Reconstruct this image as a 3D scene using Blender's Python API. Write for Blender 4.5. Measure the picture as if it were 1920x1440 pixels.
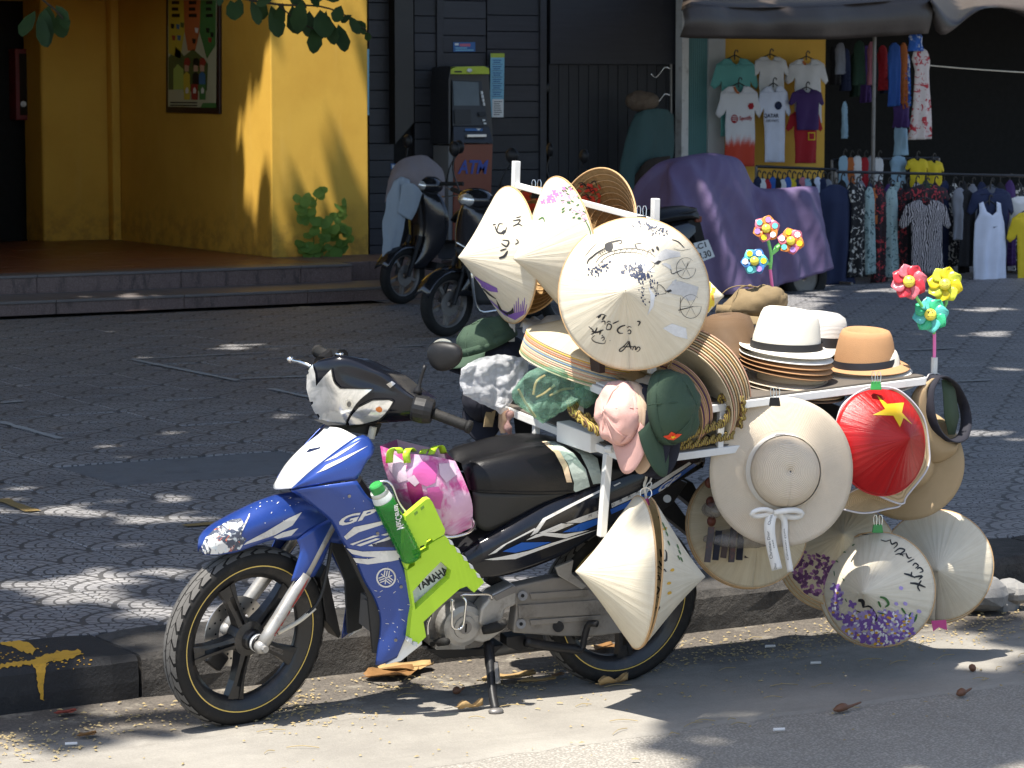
import bpy, bmesh, math, random
from mathutils import Vector, Matrix, noise
from mathutils.bvhtree import BVHTree
from mathutils.geometry import tessellate_polygon
random.seed(7)
for o in list(bpy.data.objects): bpy.data.objects.remove(o)
scene = bpy.context.scene
COL = scene.collection
V = Vector
# ------------------------------------------------------------------ camera
FPX, YH, CAMH = 5300.0, 170.0, 1.94
YAW = math.atan(FPX / 8840.0)                 # angle between the kerb and the picture plane
PITCH = math.atan((720 - YH) / FPX)
FWD0 = V((math.sin(YAW), math.cos(YAW), 0)); RGT = V((math.cos(YAW), -math.sin(YAW), 0)); ZUP = V((0, 0, 1))
FWD = FWD0 * math.cos(PITCH) - ZUP * math.sin(PITCH)
UPV = FWD0 * math.sin(PITCH) + ZUP * math.cos(PITCH)
CAM = V((0, 0, CAMH))
cd = bpy.data.cameras.new('camera'); cam = bpy.data.objects.new('camera', cd); COL.objects.link(cam)
cam.matrix_world = Matrix((( RGT.x, UPV.x, -FWD.x, CAM.x), (RGT.y, UPV.y, -FWD.y, CAM.y), (RGT.z, UPV.z, -FWD.z, CAM.z), (0, 0, 0, 1)))
cd.sensor_width = 36; cd.lens = FPX / 1920 * 36; cd.clip_end = 500; cd.clip_start = 0.1
cd.dof.use_dof = True; cd.dof.focus_distance = 9.0; cd.dof.aperture_fstop = 16.0
scene.camera = cam
# ------------------------------------------------------------------ light
SUN = V((-0.44, -0.22, 1.29)).normalized()    # towards the sun
world = bpy.data.worlds.new('World'); scene.world = world; world.use_nodes = True
wn = world.node_tree.nodes; sky = wn.new('ShaderNodeTexSky'); sky.sky_type = 'NISHITA'; sky.sun_disc = False
sky.sun_elevation = math.asin(SUN.z); sky.sun_rotation = math.atan2(SUN.x, SUN.y)
sky.air_density = 1.0; sky.dust_density = 1.5
bg = wn['Background']; bg.inputs[1].default_value = 0.115
world.node_tree.links.new(sky.outputs[0], bg.inputs[0])
sl = bpy.data.lights.new('sun', 'SUN'); sl.energy = 5.0; sl.angle = math.radians(0.55); sl.color = (1, 0.945, 0.86)
so = bpy.data.objects.new('sun', sl); COL.objects.link(so)
so.rotation_euler = SUN.to_track_quat('Z', 'Y').to_euler(); so.location = SUN * 60
vs = scene.view_settings; vs.view_transform = 'Standard'; vs.look = 'None'; vs.gamma = 1; vs.exposure = 1.1
# ------------------------------------------------------------------ photo pixels -> directions -> points on known planes
def ray(px, py): return FWD + RGT * ((px - 960) / FPX) + UPV * ((720 - py) / FPX)
def G(px, py, z=0.0):
    d = ray(px, py); return CAM + d * ((z - CAMH) / d.z)
def WY(px, py, Y):
    d = ray(px, py); return CAM + d * (Y / d.y)
def WX(px, py, X):
    d = ray(px, py); return CAM + d * (X / d.x)
def proj(p):
    q = V(p) - CAM; w = q.dot(FWD); return (960 + FPX * q.dot(RGT) / w, 720 - FPX * q.dot(UPV) / w, FPX / w)
class Frame:
    """an upright frame (forward, left, up) standing on the ground: at(px,py,y) is the point seen at a pixel on its lengthwise plane y"""
    def __init__(s, o, heading, lean=0.0):
        h = math.radians(heading); l = math.radians(lean)
        s.o = V(o); s.f = V((math.cos(h), math.sin(h), 0)); lf = V((-math.sin(h), math.cos(h), 0))
        s.u = ZUP * math.cos(l) + lf * math.sin(l); s.l = lf * math.cos(l) - ZUP * math.sin(l)
    def w(s, x, y, z): return s.o + s.f * x + s.l * y + s.u * z
    def at(s, px, py, y=0.0):
        d = ray(px, py); return CAM + d * (((s.o - CAM).dot(s.l) + y) / d.dot(s.l))
    def loc(s, p):
        q = V(p) - s.o; return V((q.dot(s.f), q.dot(s.l), q.dot(s.u)))
    def mirror(s, p):
        q = V(p) - s.o; return V(p) - s.l * (2 * q.dot(s.l))
    def M(s, x=0, y=0, z=0):
        p = s.w(x, y, z)
        return Matrix(((s.f.x, s.l.x, s.u.x, p.x), (s.f.y, s.l.y, s.u.y, p.y), (s.f.z, s.l.z, s.u.z, p.z), (0, 0, 0, 1)))
O_BIKE = G(1147, 1279)
BK = Frame(O_BIKE, 177, 9)                                 # the motorbike leans on its side stand
_lf = V((-math.sin(math.radians(177)), math.cos(math.radians(177)), 0))
RK = Frame(O_BIKE + _lf * 0.1, 177, 2.5)                   # the carrier rack sits more upright
# ------------------------------------------------------------------ node helpers
class N:
    """tiny expression builder for shader maths"""
    def __init__(s, nt, sock): s.nt = nt; s.s = sock
    def _m(s, op, *a):
        n = s.nt.nodes.new('ShaderNodeMath'); n.operation = op
        for i, x in enumerate((s,) + a):
            if isinstance(x, N): s.nt.links.new(x.s, n.inputs[i])
            else: n.inputs[i].default_value = x
        return N(s.nt, n.outputs[0])
    def __add__(s, o): return s._m('ADD', o)
    def __sub__(s, o): return s._m('SUBTRACT', o)
    def __mul__(s, o): return s._m('MULTIPLY', o)
    def __truediv__(s, o): return s._m('DIVIDE', o)
    def floor(s): return s._m('FLOOR')
    def fract(s): return s._m('FRACT')
    def abs(s): return s._m('ABSOLUTE')
    def sqrt(s): return s._m('SQRT')
    def sin(s): return s._m('SINE')
    def lt(s, o): return s._m('LESS_THAN', o)
    def gt(s, o): return s._m('GREATER_THAN', o)
    def min(s, o): return s._m('MINIMUM', o)
    def max(s, o): return s._m('MAXIMUM', o)
    def mod(s, o): return s._m('FLOORED_MODULO', o)
    def atan2(s, o): return s._m('ARCTAN2', o)
    def pow(s, o): return s._m('POWER', o)
    def step(s, a, b):
        n = s.nt.nodes.new('ShaderNodeMapRange'); n.interpolation_type = 'SMOOTHSTEP'
        s.nt.links.new(s.s, n.inputs[0]); n.inputs[1].default_value = a; n.inputs[2].default_value = b
        return N(s.nt, n.outputs[0])
def mixn(f, a, b):                     # scalar mix of N
    return a + (b - a) * f if isinstance(a, N) else (b - a) * f + a
MATS = {}
class MB:
    """material builder"""
    def __init__(s, name, rough=0.6, metal=0.0, spec=0.5):
        s.m = bpy.data.materials.new(name); s.m.use_nodes = True; s.nt = s.m.node_tree; s.b = s.nt.nodes['Principled BSDF']
        s.b.inputs['Roughness'].default_value = rough; s.b.inputs['Metallic'].default_value = metal
        s.b.inputs['Specular IOR Level'].default_value = spec
        MATS[name] = s.m
    def new(s, t): return s.nt.nodes.new(t)
    def lk(s, a, b): s.nt.links.new(a.s if isinstance(a, N) else a, b)
    def coord(s, kind='Object'):
        if kind == 'Position': return s.new('ShaderNodeNewGeometry').outputs['Position']
        return s.new('ShaderNodeTexCoord').outputs[kind]
    def xyz(s, sock):
        n = s.new('ShaderNodeSeparateXYZ'); s.lk(sock, n.inputs[0]); return [N(s.nt, n.outputs[i]) for i in range(3)]
    def vec(s, x, y, z=0.0):
        n = s.new('ShaderNodeCombineXYZ')
        for i, a in enumerate((x, y, z)):
            if isinstance(a, N): s.lk(a, n.inputs[i])
            else: n.inputs[i].default_value = a
        return n.outputs[0]
    def noise(s, co, scale, detail=4, rough=0.6, dist=0.0):
        n = s.new('ShaderNodeTexNoise'); s.lk(co, n.inputs['Vector']); n.inputs['Scale'].default_value = scale
        n.inputs['Detail'].default_value = detail; n.inputs['Roughness'].default_value = rough; n.inputs['Distortion'].default_value = dist
        return N(s.nt, n.outputs['Fac'])
    def voro(s, co, scale, feature='F1', out='Distance', rnd=1.0):
        n = s.new('ShaderNodeTexVoronoi'); n.feature = feature; s.lk(co, n.inputs['Vector']); n.inputs['Scale'].default_value = scale
        n.inputs['Randomness'].default_value = rnd
        return N(s.nt, n.outputs[out]) if out != 'Color' else n.outputs['Color']
    def mix(s, f, a, b):
        n = s.new('ShaderNodeMix'); n.data_type = 'RGBA'
        for i, x in ((0, f), (6, a), (7, b)):
            if isinstance(x, N): s.lk(x, n.inputs[i])
            elif isinstance(x, (int, float)): n.inputs[i].default_value = x
            elif isinstance(x, (tuple, list)): n.inputs[i].default_value = (*x[:3], 1)
            else: s.lk(x, n.inputs[i])
        return n.outputs[2]
    def scale(s, col, f):
        n = s.new('ShaderNodeVectorMath'); n.operation = 'SCALE'
        if isinstance(col, (tuple, list)): n.inputs[0].default_value = col[:3]
        else: s.lk(col, n.inputs[0])
        s.lk(f, n.inputs['Scale']); return n.outputs[0]
    def color(s, c):
        if isinstance(c, (tuple, list)): s.b.inputs['Base Color'].default_value = (*c[:3], 1)
        else: s.lk(c, s.b.inputs['Base Color'])
        return s
    def rough(s, r): s.lk(r, s.b.inputs['Roughness']); return s
    def bump(s, h, strength=0.4, dist=0.01):
        n = s.new('ShaderNodeBump'); n.inputs['Strength'].default_value = strength; n.inputs['Distance'].default_value = dist
        s.lk(h, n.inputs['Height']); s.lk(n.outputs[0], s.b.inputs['Normal']); return s
def simple(name, c, rough=0.55, metal=0.0, var=0.18, scale=14.0, bump=0.1, bscale=60.0, spec=0.5, dirt=None, dirtamt=0.5, rvar=0.12, coat=0.0, kind='Position'):
    """plain paint / plastic / cloth: base colour with uneven tone, fine relief and optional dirt"""
    if name in MATS: return MATS[name]
    b = MB(name, rough, metal, spec); co = b.coord(kind)
    n1 = b.noise(co, scale, 5, 0.65); n2 = b.noise(co, scale * 6, 3, 0.6)
    f = (n1 * 0.7 + n2 * 0.3 - 0.5) * (2 * var) + 1.0
    col = b.scale(c, f)
    if dirt:
        n3 = b.noise(co, scale * 0.8, 8, 0.75).step(0.5, 0.72)
        col = b.mix(n3 * dirtamt, col, dirt)
    b.color(col); b.rough((n1 - 0.5) * (2 * rvar) + rough)
    if bump: b.bump(b.noise(co, bscale, 3, 0.6), bump, 0.004)
    if coat: b.b.inputs['Coat Weight'].default_value = coat; b.b.inputs['Coat Roughness'].default_value = 0.08
    return b.m
def srgb(h):
    h = h.lstrip('#'); r = [int(h[i:i + 2], 16) / 255 for i in (0, 2, 4)]
    return tuple(x / 12.92 if x <= 0.04045 else ((x + 0.055) / 1.055) ** 2.4 for x in r)
# ------------------------------------------------------------------ object helpers
def rootloc(p):
    while p.parent: p = p.parent
    return V(p.location)
def props(o, label=None, cat=None, group=None, kind=None):
    if label: o['label'] = label
    if cat: o['category'] = cat
    if group: o['group'] = group
    if kind: o['kind'] = kind
    return o
def thing(name, loc, label=None, cat=None, group=None, kind=None):
    o = bpy.data.objects.new(name, None); COL.objects.link(o); o.location = V(loc); o.empty_display_size = 0.1
    return props(o, label, cat, group, kind)
def mesh(name, verts, faces, mat, parent=None, smooth=False, uv=None, label=None, cat=None, group=None, kind=None, solid=0.0, bevel=0.0, sub=0, solid_off=-1.0):
    verts = [V(v) for v in verts]
    if parent: base = rootloc(parent)
    else:
        xs = [v.x for v in verts]; ys = [v.y for v in verts]; zs = [v.z for v in verts]
        base = V(((min(xs) + max(xs)) / 2, (min(ys) + max(ys)) / 2, min(zs)))
    me = bpy.data.meshes.new(name); me.from_pydata([v - base for v in verts], [], faces)
    if uv:
        l = me.uv_layers.new(name='UVMap')
        for lp in me.loops: l.data[lp.index].uv = uv[lp.vertex_index]
    me.update()
    o = bpy.data.objects.new(name, me); COL.objects.link(o)
    if parent: o.parent = parent
    else: o.location = base
    if isinstance(mat, str): mat = MATS[mat]
    me.materials.append(mat)
    if smooth: me.polygons.foreach_set('use_smooth', [True] * len(me.polygons))
    if solid:
        md = o.modifiers.new('solid', 'SOLIDIFY'); md.thickness = solid; md.offset = solid_off
    if bevel:
        md = o.modifiers.new('bevel', 'BEVEL'); md.width = bevel; md.segments = 2; md.limit_method = 'ANGLE'
    if sub:
        md = o.modifiers.new('sub', 'SUBSURF'); md.levels = sub; md.render_levels = sub
    return props(o, label, cat, group, kind)
class MM:
    """collects geometry for one mesh"""
    def __init__(s): s.v = []; s.f = []
    def add(s, v, f):
        k = len(s.v); s.v += [V(x) for x in v]; s.f += [tuple(i + k for i in q) for q in f]; return s
    def box(s, lo, hi, M=None):
        (a, b, c), (d, e, g) = lo, hi
        v = [V(p) for p in ((a, b, c), (d, b, c), (d, e, c), (a, e, c), (a, b, g), (d, b, g), (d, e, g), (a, e, g))]
        if M is not None: v = [M @ p for p in v]
        return s.add(v, [(0, 3, 2, 1), (4, 5, 6, 7), (0, 1, 5, 4), (1, 2, 6, 5), (2, 3, 7, 6), (3, 0, 4, 7)])
    def bar(s, a, b, w, h=None, up=None):
        """square bar from a to b"""
        a = V(a); b = V(b); h = h or w; d = (b - a).normalized(); up = V(up) if up is not None else (ZUP if abs(d.z) < 0.9 else V((1, 0, 0)))
        x = d.cross(up).normalized() * (w / 2); y = x.cross(d).normalized() * (h / 2)
        v = [p + i * x + j * y for p in (a, b) for i, j in ((-1, -1), (1, -1), (1, 1), (-1, 1))]
        return s.add(v, [(0, 3, 2, 1), (4, 5, 6, 7), (0, 1, 5, 4), (1, 2, 6, 5), (2, 3, 7, 6), (3, 0, 4, 7)])
    def tube(s, pts, r, n=8, cap=True, closed=False):
        pts = [V(p) for p in pts]; m = len(pts); rr = r if isinstance(r, (list, tuple)) else [r] * m
        t0 = (pts[1] - pts[0]).normalized(); ref = ZUP if abs(t0.z) < 0.9 else V((1, 0, 0))
        x = t0.cross(ref).normalized(); vs = []
        for i, p in enumerate(pts):
            if closed: t = (pts[(i + 1) % m] - pts[i - 1]).normalized()
            else: t = (pts[min(i + 1, m - 1)] - pts[max(i - 1, 0)]).normalized()
            x = (x - t * x.dot(t)).normalized(); y = t.cross(x)
            vs += [p + (x * math.cos(a) + y * math.sin(a)) * rr[i] for a in [2 * math.pi * k / n for k in range(n)]]
        fs = [(i * n + k, i * n + (k + 1) % n, ((i + 1) % m) * n + (k + 1) % n, ((i + 1) % m) * n + k) for i in range(m if closed else m - 1) for k in range(n)]
        if cap and not closed: fs += [tuple(range(n - 1, -1, -1)), tuple(range((m - 1) * n, m * n))]
        return s.add(vs, fs)
    def lathe(s, prof, M, n=32, closed=False):
        """profile (radius, height) turned about the z axis of M"""
        m = len(prof)
        vs = [M @ V((r * math.cos(2 * math.pi * k / n), r * math.sin(2 * math.pi * k / n), z)) for r, z in prof for k in range(n)]
        fs = [(i * n + k, i * n + (k + 1) % n, ((i + 1) % m) * n + (k + 1) % n, ((i + 1) % m) * n + k) for i in range(m if closed else m - 1) for k in range(n)]
        return s.add(vs, fs)
    def prism(s, poly, d):
        """polygon of 3D points extruded by vector d"""
        n = len(poly); poly = [V(p) for p in poly]; d = V(d)
        return s.add(poly + [p + d for p in poly], [tuple(range(n)), tuple(range(2 * n - 1, n - 1, -1))] + [(i, i + n, (i + 1) % n + n, (i + 1) % n) for i in range(n)])
    def grid(s, rows, closed_u=False):
        n = len(rows[0]); m = len(rows)
        vs = [p for r in rows for p in r]
        fs = [(i * n + k, i * n + (k + 1) % n, (i + 1) * n + (k + 1) % n, (i + 1) * n + k) for i in range(m - 1) for k in range(n if closed_u else n - 1)]
        return s.add(vs, fs)
    def ball(s, c, rx, ry=None, rz=None, M=None, n=12, m=8):
        ry = ry or rx; rz = rz or rx; M = M or Matrix.Identity(4); c = V(c); R3 = M.to_3x3()
        rows = [[c + R3 @ V((rx * math.sin(t) * math.cos(a), ry * math.sin(t) * math.sin(a), rz * math.cos(t))) for a in [2 * math.pi * k / n for k in range(n)]] for t in [math.pi * (0.002 + 0.996 * j / m) for j in range(m + 1)]]
        return s.grid(rows, True)
    def obj(s, name, mat, parent=None, **k): return mesh(name, s.v, s.f, mat, parent, **k)
def crm(pts, n):
    """Catmull-Rom through pts, resampled to n points by length"""
    pts = [V(p) for p in pts]
    if len(pts) == 2: return [pts[0].lerp(pts[1], i / (n - 1)) for i in range(n)]
    P = [pts[0] * 2 - pts[1]] + pts + [pts[-1] * 2 - pts[-2]]; dense = []
    for i in range(1, len(P) - 2):
        for k in range(12):
            t = k / 12; a, b, c, d = P[i - 1:i + 3]
            dense.append(0.5 * (2 * b + (c - a) * t + (2 * a - 5 * b + 4 * c - d) * t * t + (3 * b - a - 3 * c + d) * t ** 3))
    dense.append(pts[-1])
    L = [0]
    for i in range(1, len(dense)): L.append(L[-1] + (dense[i] - dense[i - 1]).length)
    out = []; j = 0
    for i in range(n):
        t = L[-1] * i / (n - 1)
        while j < len(L) - 2 and L[j + 1] < t: j += 1
        q = (t - L[j]) / max(L[j + 1] - L[j], 1e-9); out.append(dense[j].lerp(dense[j + 1], min(max(q, 0), 1)))
    return out
def loft(curves, nu=16, nv=8, sharp=False):
    """surface through several 3D polylines (same direction each)"""
    cs = [crm(c, nu) for c in curves]; cols = []
    for i in range(nu):
        p = [c[i] for c in cs]
        if sharp:
            q = []
            for a, b in zip(p, p[1:]): q += [a.lerp(b, k / nv) for k in range(nv)]
            cols.append(q + [p[-1]])
        else: cols.append(crm(p, nv))
    m = MM(); m.grid(cols); return m
def bvh_of(*objs):
    vs = []; fs = []
    dg = bpy.context.evaluated_depsgraph_get()
    for o in objs:
        k = len(vs); e = o.evaluated_get(dg); me = e.to_mesh(); M = Matrix.Translation(rootloc(o))
        vs += [M @ v.co for v in me.vertices]; fs += [tuple(i + k for i in p.vertices) for p in me.polygons]; e.to_mesh_clear()
    return BVHTree.FromPolygons(vs, fs)
def cast(bvh, px, py):
    d = ray(px, py).normalized(); h = bvh.ray_cast(CAM, d)
    return (h[0], h[1]) if h[0] is not None else (None, None)
class Decal:
    """flat print laid on a real surface: outlines given as photo pixels, dropped onto the surface they are printed on"""
    def __init__(s, bvh, off=0.0012, seg=9.0): s.b = bvh; s.off = off; s.seg = seg; s.big = []; s.small = MM()
    def put(s, tri2, fs):
        bm = bmesh.new(); vv = [bm.verts.new((x, y, 0)) for x, y in tri2]
        for q in fs:
            try: bm.faces.new([vv[i] for i in q])
            except ValueError: pass
        for _ in range(5):
            es = [e for e in bm.edges if e.calc_length() > s.seg]
            if not es: break
            bmesh.ops.subdivide_edges(bm, edges=es, cuts=1, use_grid_fill=False)
            bmesh.ops.triangulate(bm, faces=bm.faces[:])
        ok = {}; vs = []
        for v in bm.verts:
            h, n = cast(s.b, v.co.x, v.co.y)
            if h is None: continue
            if n.dot(h - CAM) > 0: n = -n
            d = (CAM - h).normalized()
            ok[v] = len(vs); vs.append(h + n * s.off * 0.6 + d * s.off * 0.6)
        fs2 = []
        for q in bm.faces:
            if all(v in ok for v in q.verts):
                p = [vs[ok[v]] for v in q.verts]
                if max((p[i] - p[i - 1]).length for i in range(len(p))) < 0.12: fs2.append(tuple(ok[v] for v in q.verts))
        xs = [p[0] for p in tri2]; ys = [p[1] for p in tri2]; bm.free()
        if not fs2: return
        if (max(xs) - min(xs)) * (max(ys) - min(ys)) > 90: s.big.append(MM().add(vs, fs2))
        else: s.small.add(vs, fs2)
    def poly(s, pts):
        t = tessellate_polygon([[V((x, y, 0)) for x, y in pts]]); s.put(pts, t); return s
    def stroke(s, pts, w, taper=True):
        """brush stroke: pixel polyline, width in pixels"""
        p = crm([V((x, y, 0)) for x, y in pts], max(3, len(pts) * 4)); n = len(p); L = []; 
        for i, q in enumerate(p):
            t = (p[min(i + 1, n - 1)] - p[max(i - 1, 0)]); t = t.normalized() if t.length > 1e-6 else V((1, 0, 0))
            f = i / (n - 1); ww = w * (0.35 + 0.65 * math.sin(math.pi * min(max(f * 0.85 + 0.12, 0), 1))) if taper else w
            nrm = V((-t.y, t.x, 0)) * ww / 2; L.append((q + nrm, q - nrm))
        v = [(a.x, a.y) for a, b in L] + [(b.x, b.y) for a, b in L]
        s.put(v, [(i, i + 1, n + i + 1, n + i) for i in range(n - 1)]); return s
    def blob(s, x, y, rx, ry, rot=0, n=8, jag=0.15):
        pts = []
        for k in range(n):
            a = 2 * math.pi * k / n; r = 1 + random.uniform(-jag, jag); u = rx * r * math.cos(a); v = ry * r * math.sin(a)
            pts.append((x + u * math.cos(rot) - v * math.sin(rot), y + u * math.sin(rot) + v * math.cos(rot)))
        s.put(pts, [tuple(range(n))]); return s
    def text(s, txt, quad, shear=0.0, bold=0.0):
        """lettering filling a pixel quad: bottom-left, bottom-right, top-right, top-left"""
        v, f = text_mesh(txt, shear, bold)
        x0 = min(p[0] for p in v); x1 = max(p[0] for p in v); y0 = min(p[1] for p in v); y1 = max(p[1] for p in v)
        bl, br, tr, tl = [V((q[0], q[1], 0)) for q in quad]; out = []
        for p in v:
            a = (p[0] - x0) / (x1 - x0); b = (p[1] - y0) / max(y1 - y0, 1e-6); q = bl.lerp(br, a).lerp(tl.lerp(tr, a), b); out.append((q.x, q.y))
        s.put(out, f); return s
    def obj(s, name, mat, parent, **k):
        r = None
        if k.get('kind') == 'stuff' or len(s.big) > 14:
            for q in s.big: s.small.add(q.v, q.f)
            s.big = []; k['kind'] = 'stuff'
        for q in s.big: r = q.obj(name, mat, parent, **k)
        if s.small.f:
            if s.big: k['kind'] = 'stuff'; name = name + '_specks'
            r2 = s.small.obj(name, mat, parent, **k); r = r or r2
        return r
def text_mesh(txt, shear=0.0, bold=0.0):
    c = bpy.data.curves.new('t', 'FONT'); c.body = txt; c.shear = shear; c.offset = bold; c.resolution_u = 3
    o = bpy.data.objects.new('t', c); COL.objects.link(o); bpy.context.view_layer.update()
    e = o.evaluated_get(bpy.context.evaluated_depsgraph_get()); me = e.to_mesh()
    v = [tuple(x.co) for x in me.vertices]; f = [tuple(p.vertices) for p in me.polygons]; e.to_mesh_clear()
    bpy.data.objects.remove(o); bpy.data.curves.remove(c); return v, f
def text_on(name, txt, M, w, h, mat, parent, shear=0.0, bold=0.0):
    """flat lettering of size w x h, lower-left at the origin of M, in its xy plane"""
    v, f = text_mesh(txt, shear, bold); x0 = min(p[0] for p in v); x1 = max(p[0] for p in v); y0 = min(p[1] for p in v); y1 = max(p[1] for p in v)
    return mesh(name, [M @ V(((p[0] - x0) / (x1 - x0) * w, (p[1] - y0) / (y1 - y0) * h, 0)) for p in v], f, mat, parent)
def copy_thing(o, delta=(0, 0, 0), label=None, group=None):
    def rec(s, par):
        c = s.copy(); COL.objects.link(c); c.parent = par
        for ch in s.children: rec(ch, c)
        return c
    r = rec(o, None); r.location = V(o.location) + V(delta)
    if label: r['label'] = label
    if group: r['group'] = group
    return r
def axes(z, x=None):
    """rotation matrix with given z axis"""
    z = V(z).normalized(); x = V(x) if x is not None else (V((1, 0, 0)) if abs(z.x) < 0.9 else V((0, 1, 0)))
    y = z.cross(x).normalized(); x = y.cross(z)
    return Matrix(((x.x, y.x, z.x), (x.y, y.y, z.y), (x.z, y.z, z.z))).to_4x4()
def TR(p, z, x=None): return Matrix.Translation(V(p)) @ axes(z, x)
# ================================================================== materials of the setting
def mat_asphalt():
    b = MB('asphalt', 0.85); co = b.coord('Position')
    v = b.voro(co, 95, 'F1'); n = b.noise(co, 2.2, 6, 0.7); g = b.noise(co, 140, 3, 0.7); cr = b.noise(co, 26, 5, 0.7)
    col = b.mix(v.step(0.1, 0.6), (0.37, 0.345, 0.305), (0.20, 0.185, 0.16)); col = b.mix(g.step(0.45, 0.7), col, (0.36, 0.335, 0.29))
    col = b.scale(col, n * 0.55 + 0.72); col = b.mix(cr.step(0.64, 0.75) * 0.6, col, (0.09, 0.08, 0.07))
    b.color(col).bump(v * 0.6 + g, 0.7, 0.006)
def mat_gutter():
    b = MB('gutter_concrete', 0.8); co = b.coord('Position'); x, y, z = b.xyz(co)
    n = b.noise(co, 1.7, 8, 0.72); st = b.noise(b.vec(x * 2.0, y * 14.0), 1.0, 6, 0.7); g = b.noise(co, 120, 3, 0.65)
    col = b.mix(n.step(0.3, 0.75), (0.28, 0.262, 0.228), (0.20, 0.186, 0.162)); col = b.mix(st.step(0.5, 0.75) * 0.5, col, (0.2, 0.185, 0.16))
    d = (y + (n - 0.5) * 0.55 + (st - 0.5) * 0.25).step(7.55, 7.95)          # soil washed against the kerb
    soil = b.mix(g.step(0.35, 0.7), (0.05, 0.042, 0.034), (0.12, 0.10, 0.08))
    soil = b.mix(b.noise(co, 5, 6, 0.7).step(0.52, 0.7), soil, (0.24, 0.215, 0.17))
    col = b.mix(d * 0.93, col, soil); wet = b.noise(co, 0.9, 4, 0.6).step(0.55, 0.68)
    col = b.mix(wet * 0.35, col, (0.13, 0.12, 0.105))
    b.color(b.scale(col, g * 0.35 + 0.83)).bump(g + n, 0.5, 0.005)
def mat_tile():
    b = MB('fan_paving', 0.62); co = b.coord('Position'); x, y, z = b.xyz(co)
    r = 0.2; X_ = x / r; Y_ = y / r
    j = Y_.floor(); fy = Y_ - j; par = j.mod(2.0)
    dx = ((X_ + par) / 2.0).fract() * 2.0 - 1.0                       # distance to nearest fan centre of this row
    sx = dx; ax = dx.abs()
    d1 = (dx * dx + fy * fy).sqrt()
    ex = ax._m('MULTIPLY', -1.0) + 1.0; ey = fy - 1.0
    d2 = (ex * ex + ey * ey).sqrt()
    inn = d1.lt(1.0)
    d = mixn(inn, d2, d1)
    sgn = sx.gt(0.0) * 2.0 - 1.0
    ang1 = fy.atan2(sx); ang2 = ey.atan2(ex * sgn * -1.0)
    ang = mixn(inn, ang2, ang1)
    ring = (d * 4.2).floor(); rf = (d * 4.2).fract()
    seg = (ring * 3.0 + 3.0) / 3.14159; af = (ang * seg + ring * 0.5).fract()
    wj = b.noise(co, 30, 3, 0.6) * 0.12
    gr = (rf - 0.5).abs().gt(wj * -1.0 + 0.465); ga = ((af - 0.5).abs() + (d * 0.0)).gt(wj * -1.0 + 0.475)
    edge = (d1 - 1.0).abs().lt(0.03)
    groove = gr.max(ga).max(edge)
    big = b.noise(co, 0.55, 6, 0.7); mid = b.noise(co, 6, 6, 0.7); fine = b.noise(co, 150, 3, 0.7)
    oi = b.new('ShaderNodeObjectInfo'); rnd = N(b.nt, oi.outputs['Random'])
    col = b.mix(big.step(0.35, 0.7), (0.195, 0.193, 0.20), (0.265, 0.258, 0.256)); col = b.mix(mid.step(0.45, 0.75) * 0.55, col, (0.34, 0.33, 0.315))
    col = b.scale(col, (rnd * 0.22 + 0.86) * (fine * 0.3 + 0.85)); col = b.mix(groove * 0.85, col, (0.032, 0.031, 0.031))
    sp = b.voro(co, 22, 'F1').lt(0.085); col = b.mix(sp * 0.6, col, (0.5, 0.46, 0.38))
    st = b.noise(co, 1.6, 7, 0.75, 0.6).step(0.6, 0.72); col = b.mix(st * 0.35, col, (0.10, 0.085, 0.07))
    b.color(col).bump(fine * 0.12 + mid * 0.2 - groove * 1.0, 0.75, 0.006)
def mat_kerb():
    b = MB('kerb_stone', 0.85); co = b.coord('Position'); n = b.noise(co, 5, 9, 0.78); g = b.noise(co, 60, 4, 0.7)
    x, y, z = b.xyz(co); drip = b.noise(b.vec(x * 22.0, y * 3.0, z * 2.0), 1.0, 5, 0.7)
    col = b.mix(n.step(0.35, 0.65), (0.018, 0.016, 0.014), (0.068, 0.062, 0.055)); col = b.mix(drip.step(0.5, 0.72) * 0.7, col, (0.035, 0.03, 0.026))
    b.color(b.scale(col, g * 0.6 + 0.7)).bump(n * 2.0 + g, 0.9, 0.012)
    b = MB('kerb_black_paint', 0.7); co = b.coord('Position'); n = b.noise(co, 9, 6, 0.7); g = b.noise(co, 90, 3, 0.7)
    b.color(b.mix(n.step(0.5, 0.75) * 0.5, (0.013, 0.013, 0.014), (0.05, 0.047, 0.043))).bump(g + n, 0.5, 0.006)
def mat_plaster():
    b = MB('yellow_plaster', 0.8); co = b.coord('Position'); x, y, z = b.xyz(co)
    n = b.noise(co, 1.3, 6, 0.65); st = b.noise(b.vec(x * 5.0, y * 5.0, z * 0.5), 1.0, 6, 0.7); g = b.noise(co, 70, 3, 0.6)
    col = b.mix(n.step(0.3, 0.75), (0.72, 0.43, 0.060), (0.64, 0.36, 0.045)); col = b.mix(st.step(0.55, 0.8) * 0.5, col, (0.76, 0.50, 0.13))
    sp = b.noise(co, 9, 7, 0.8).step(0.70, 0.76); low = z.step(1.0, 0.42); col = b.mix(sp * 0.7, col, (0.22, 0.12, 0.02)); col = b.mix(low * b.noise(co, 6, 6, 0.7).step(0.4, 0.65) * 0.55, col, (0.25, 0.14, 0.03))
    b.color(col).bump(g * 0.5 + n + st, 0.35, 0.008)
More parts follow.
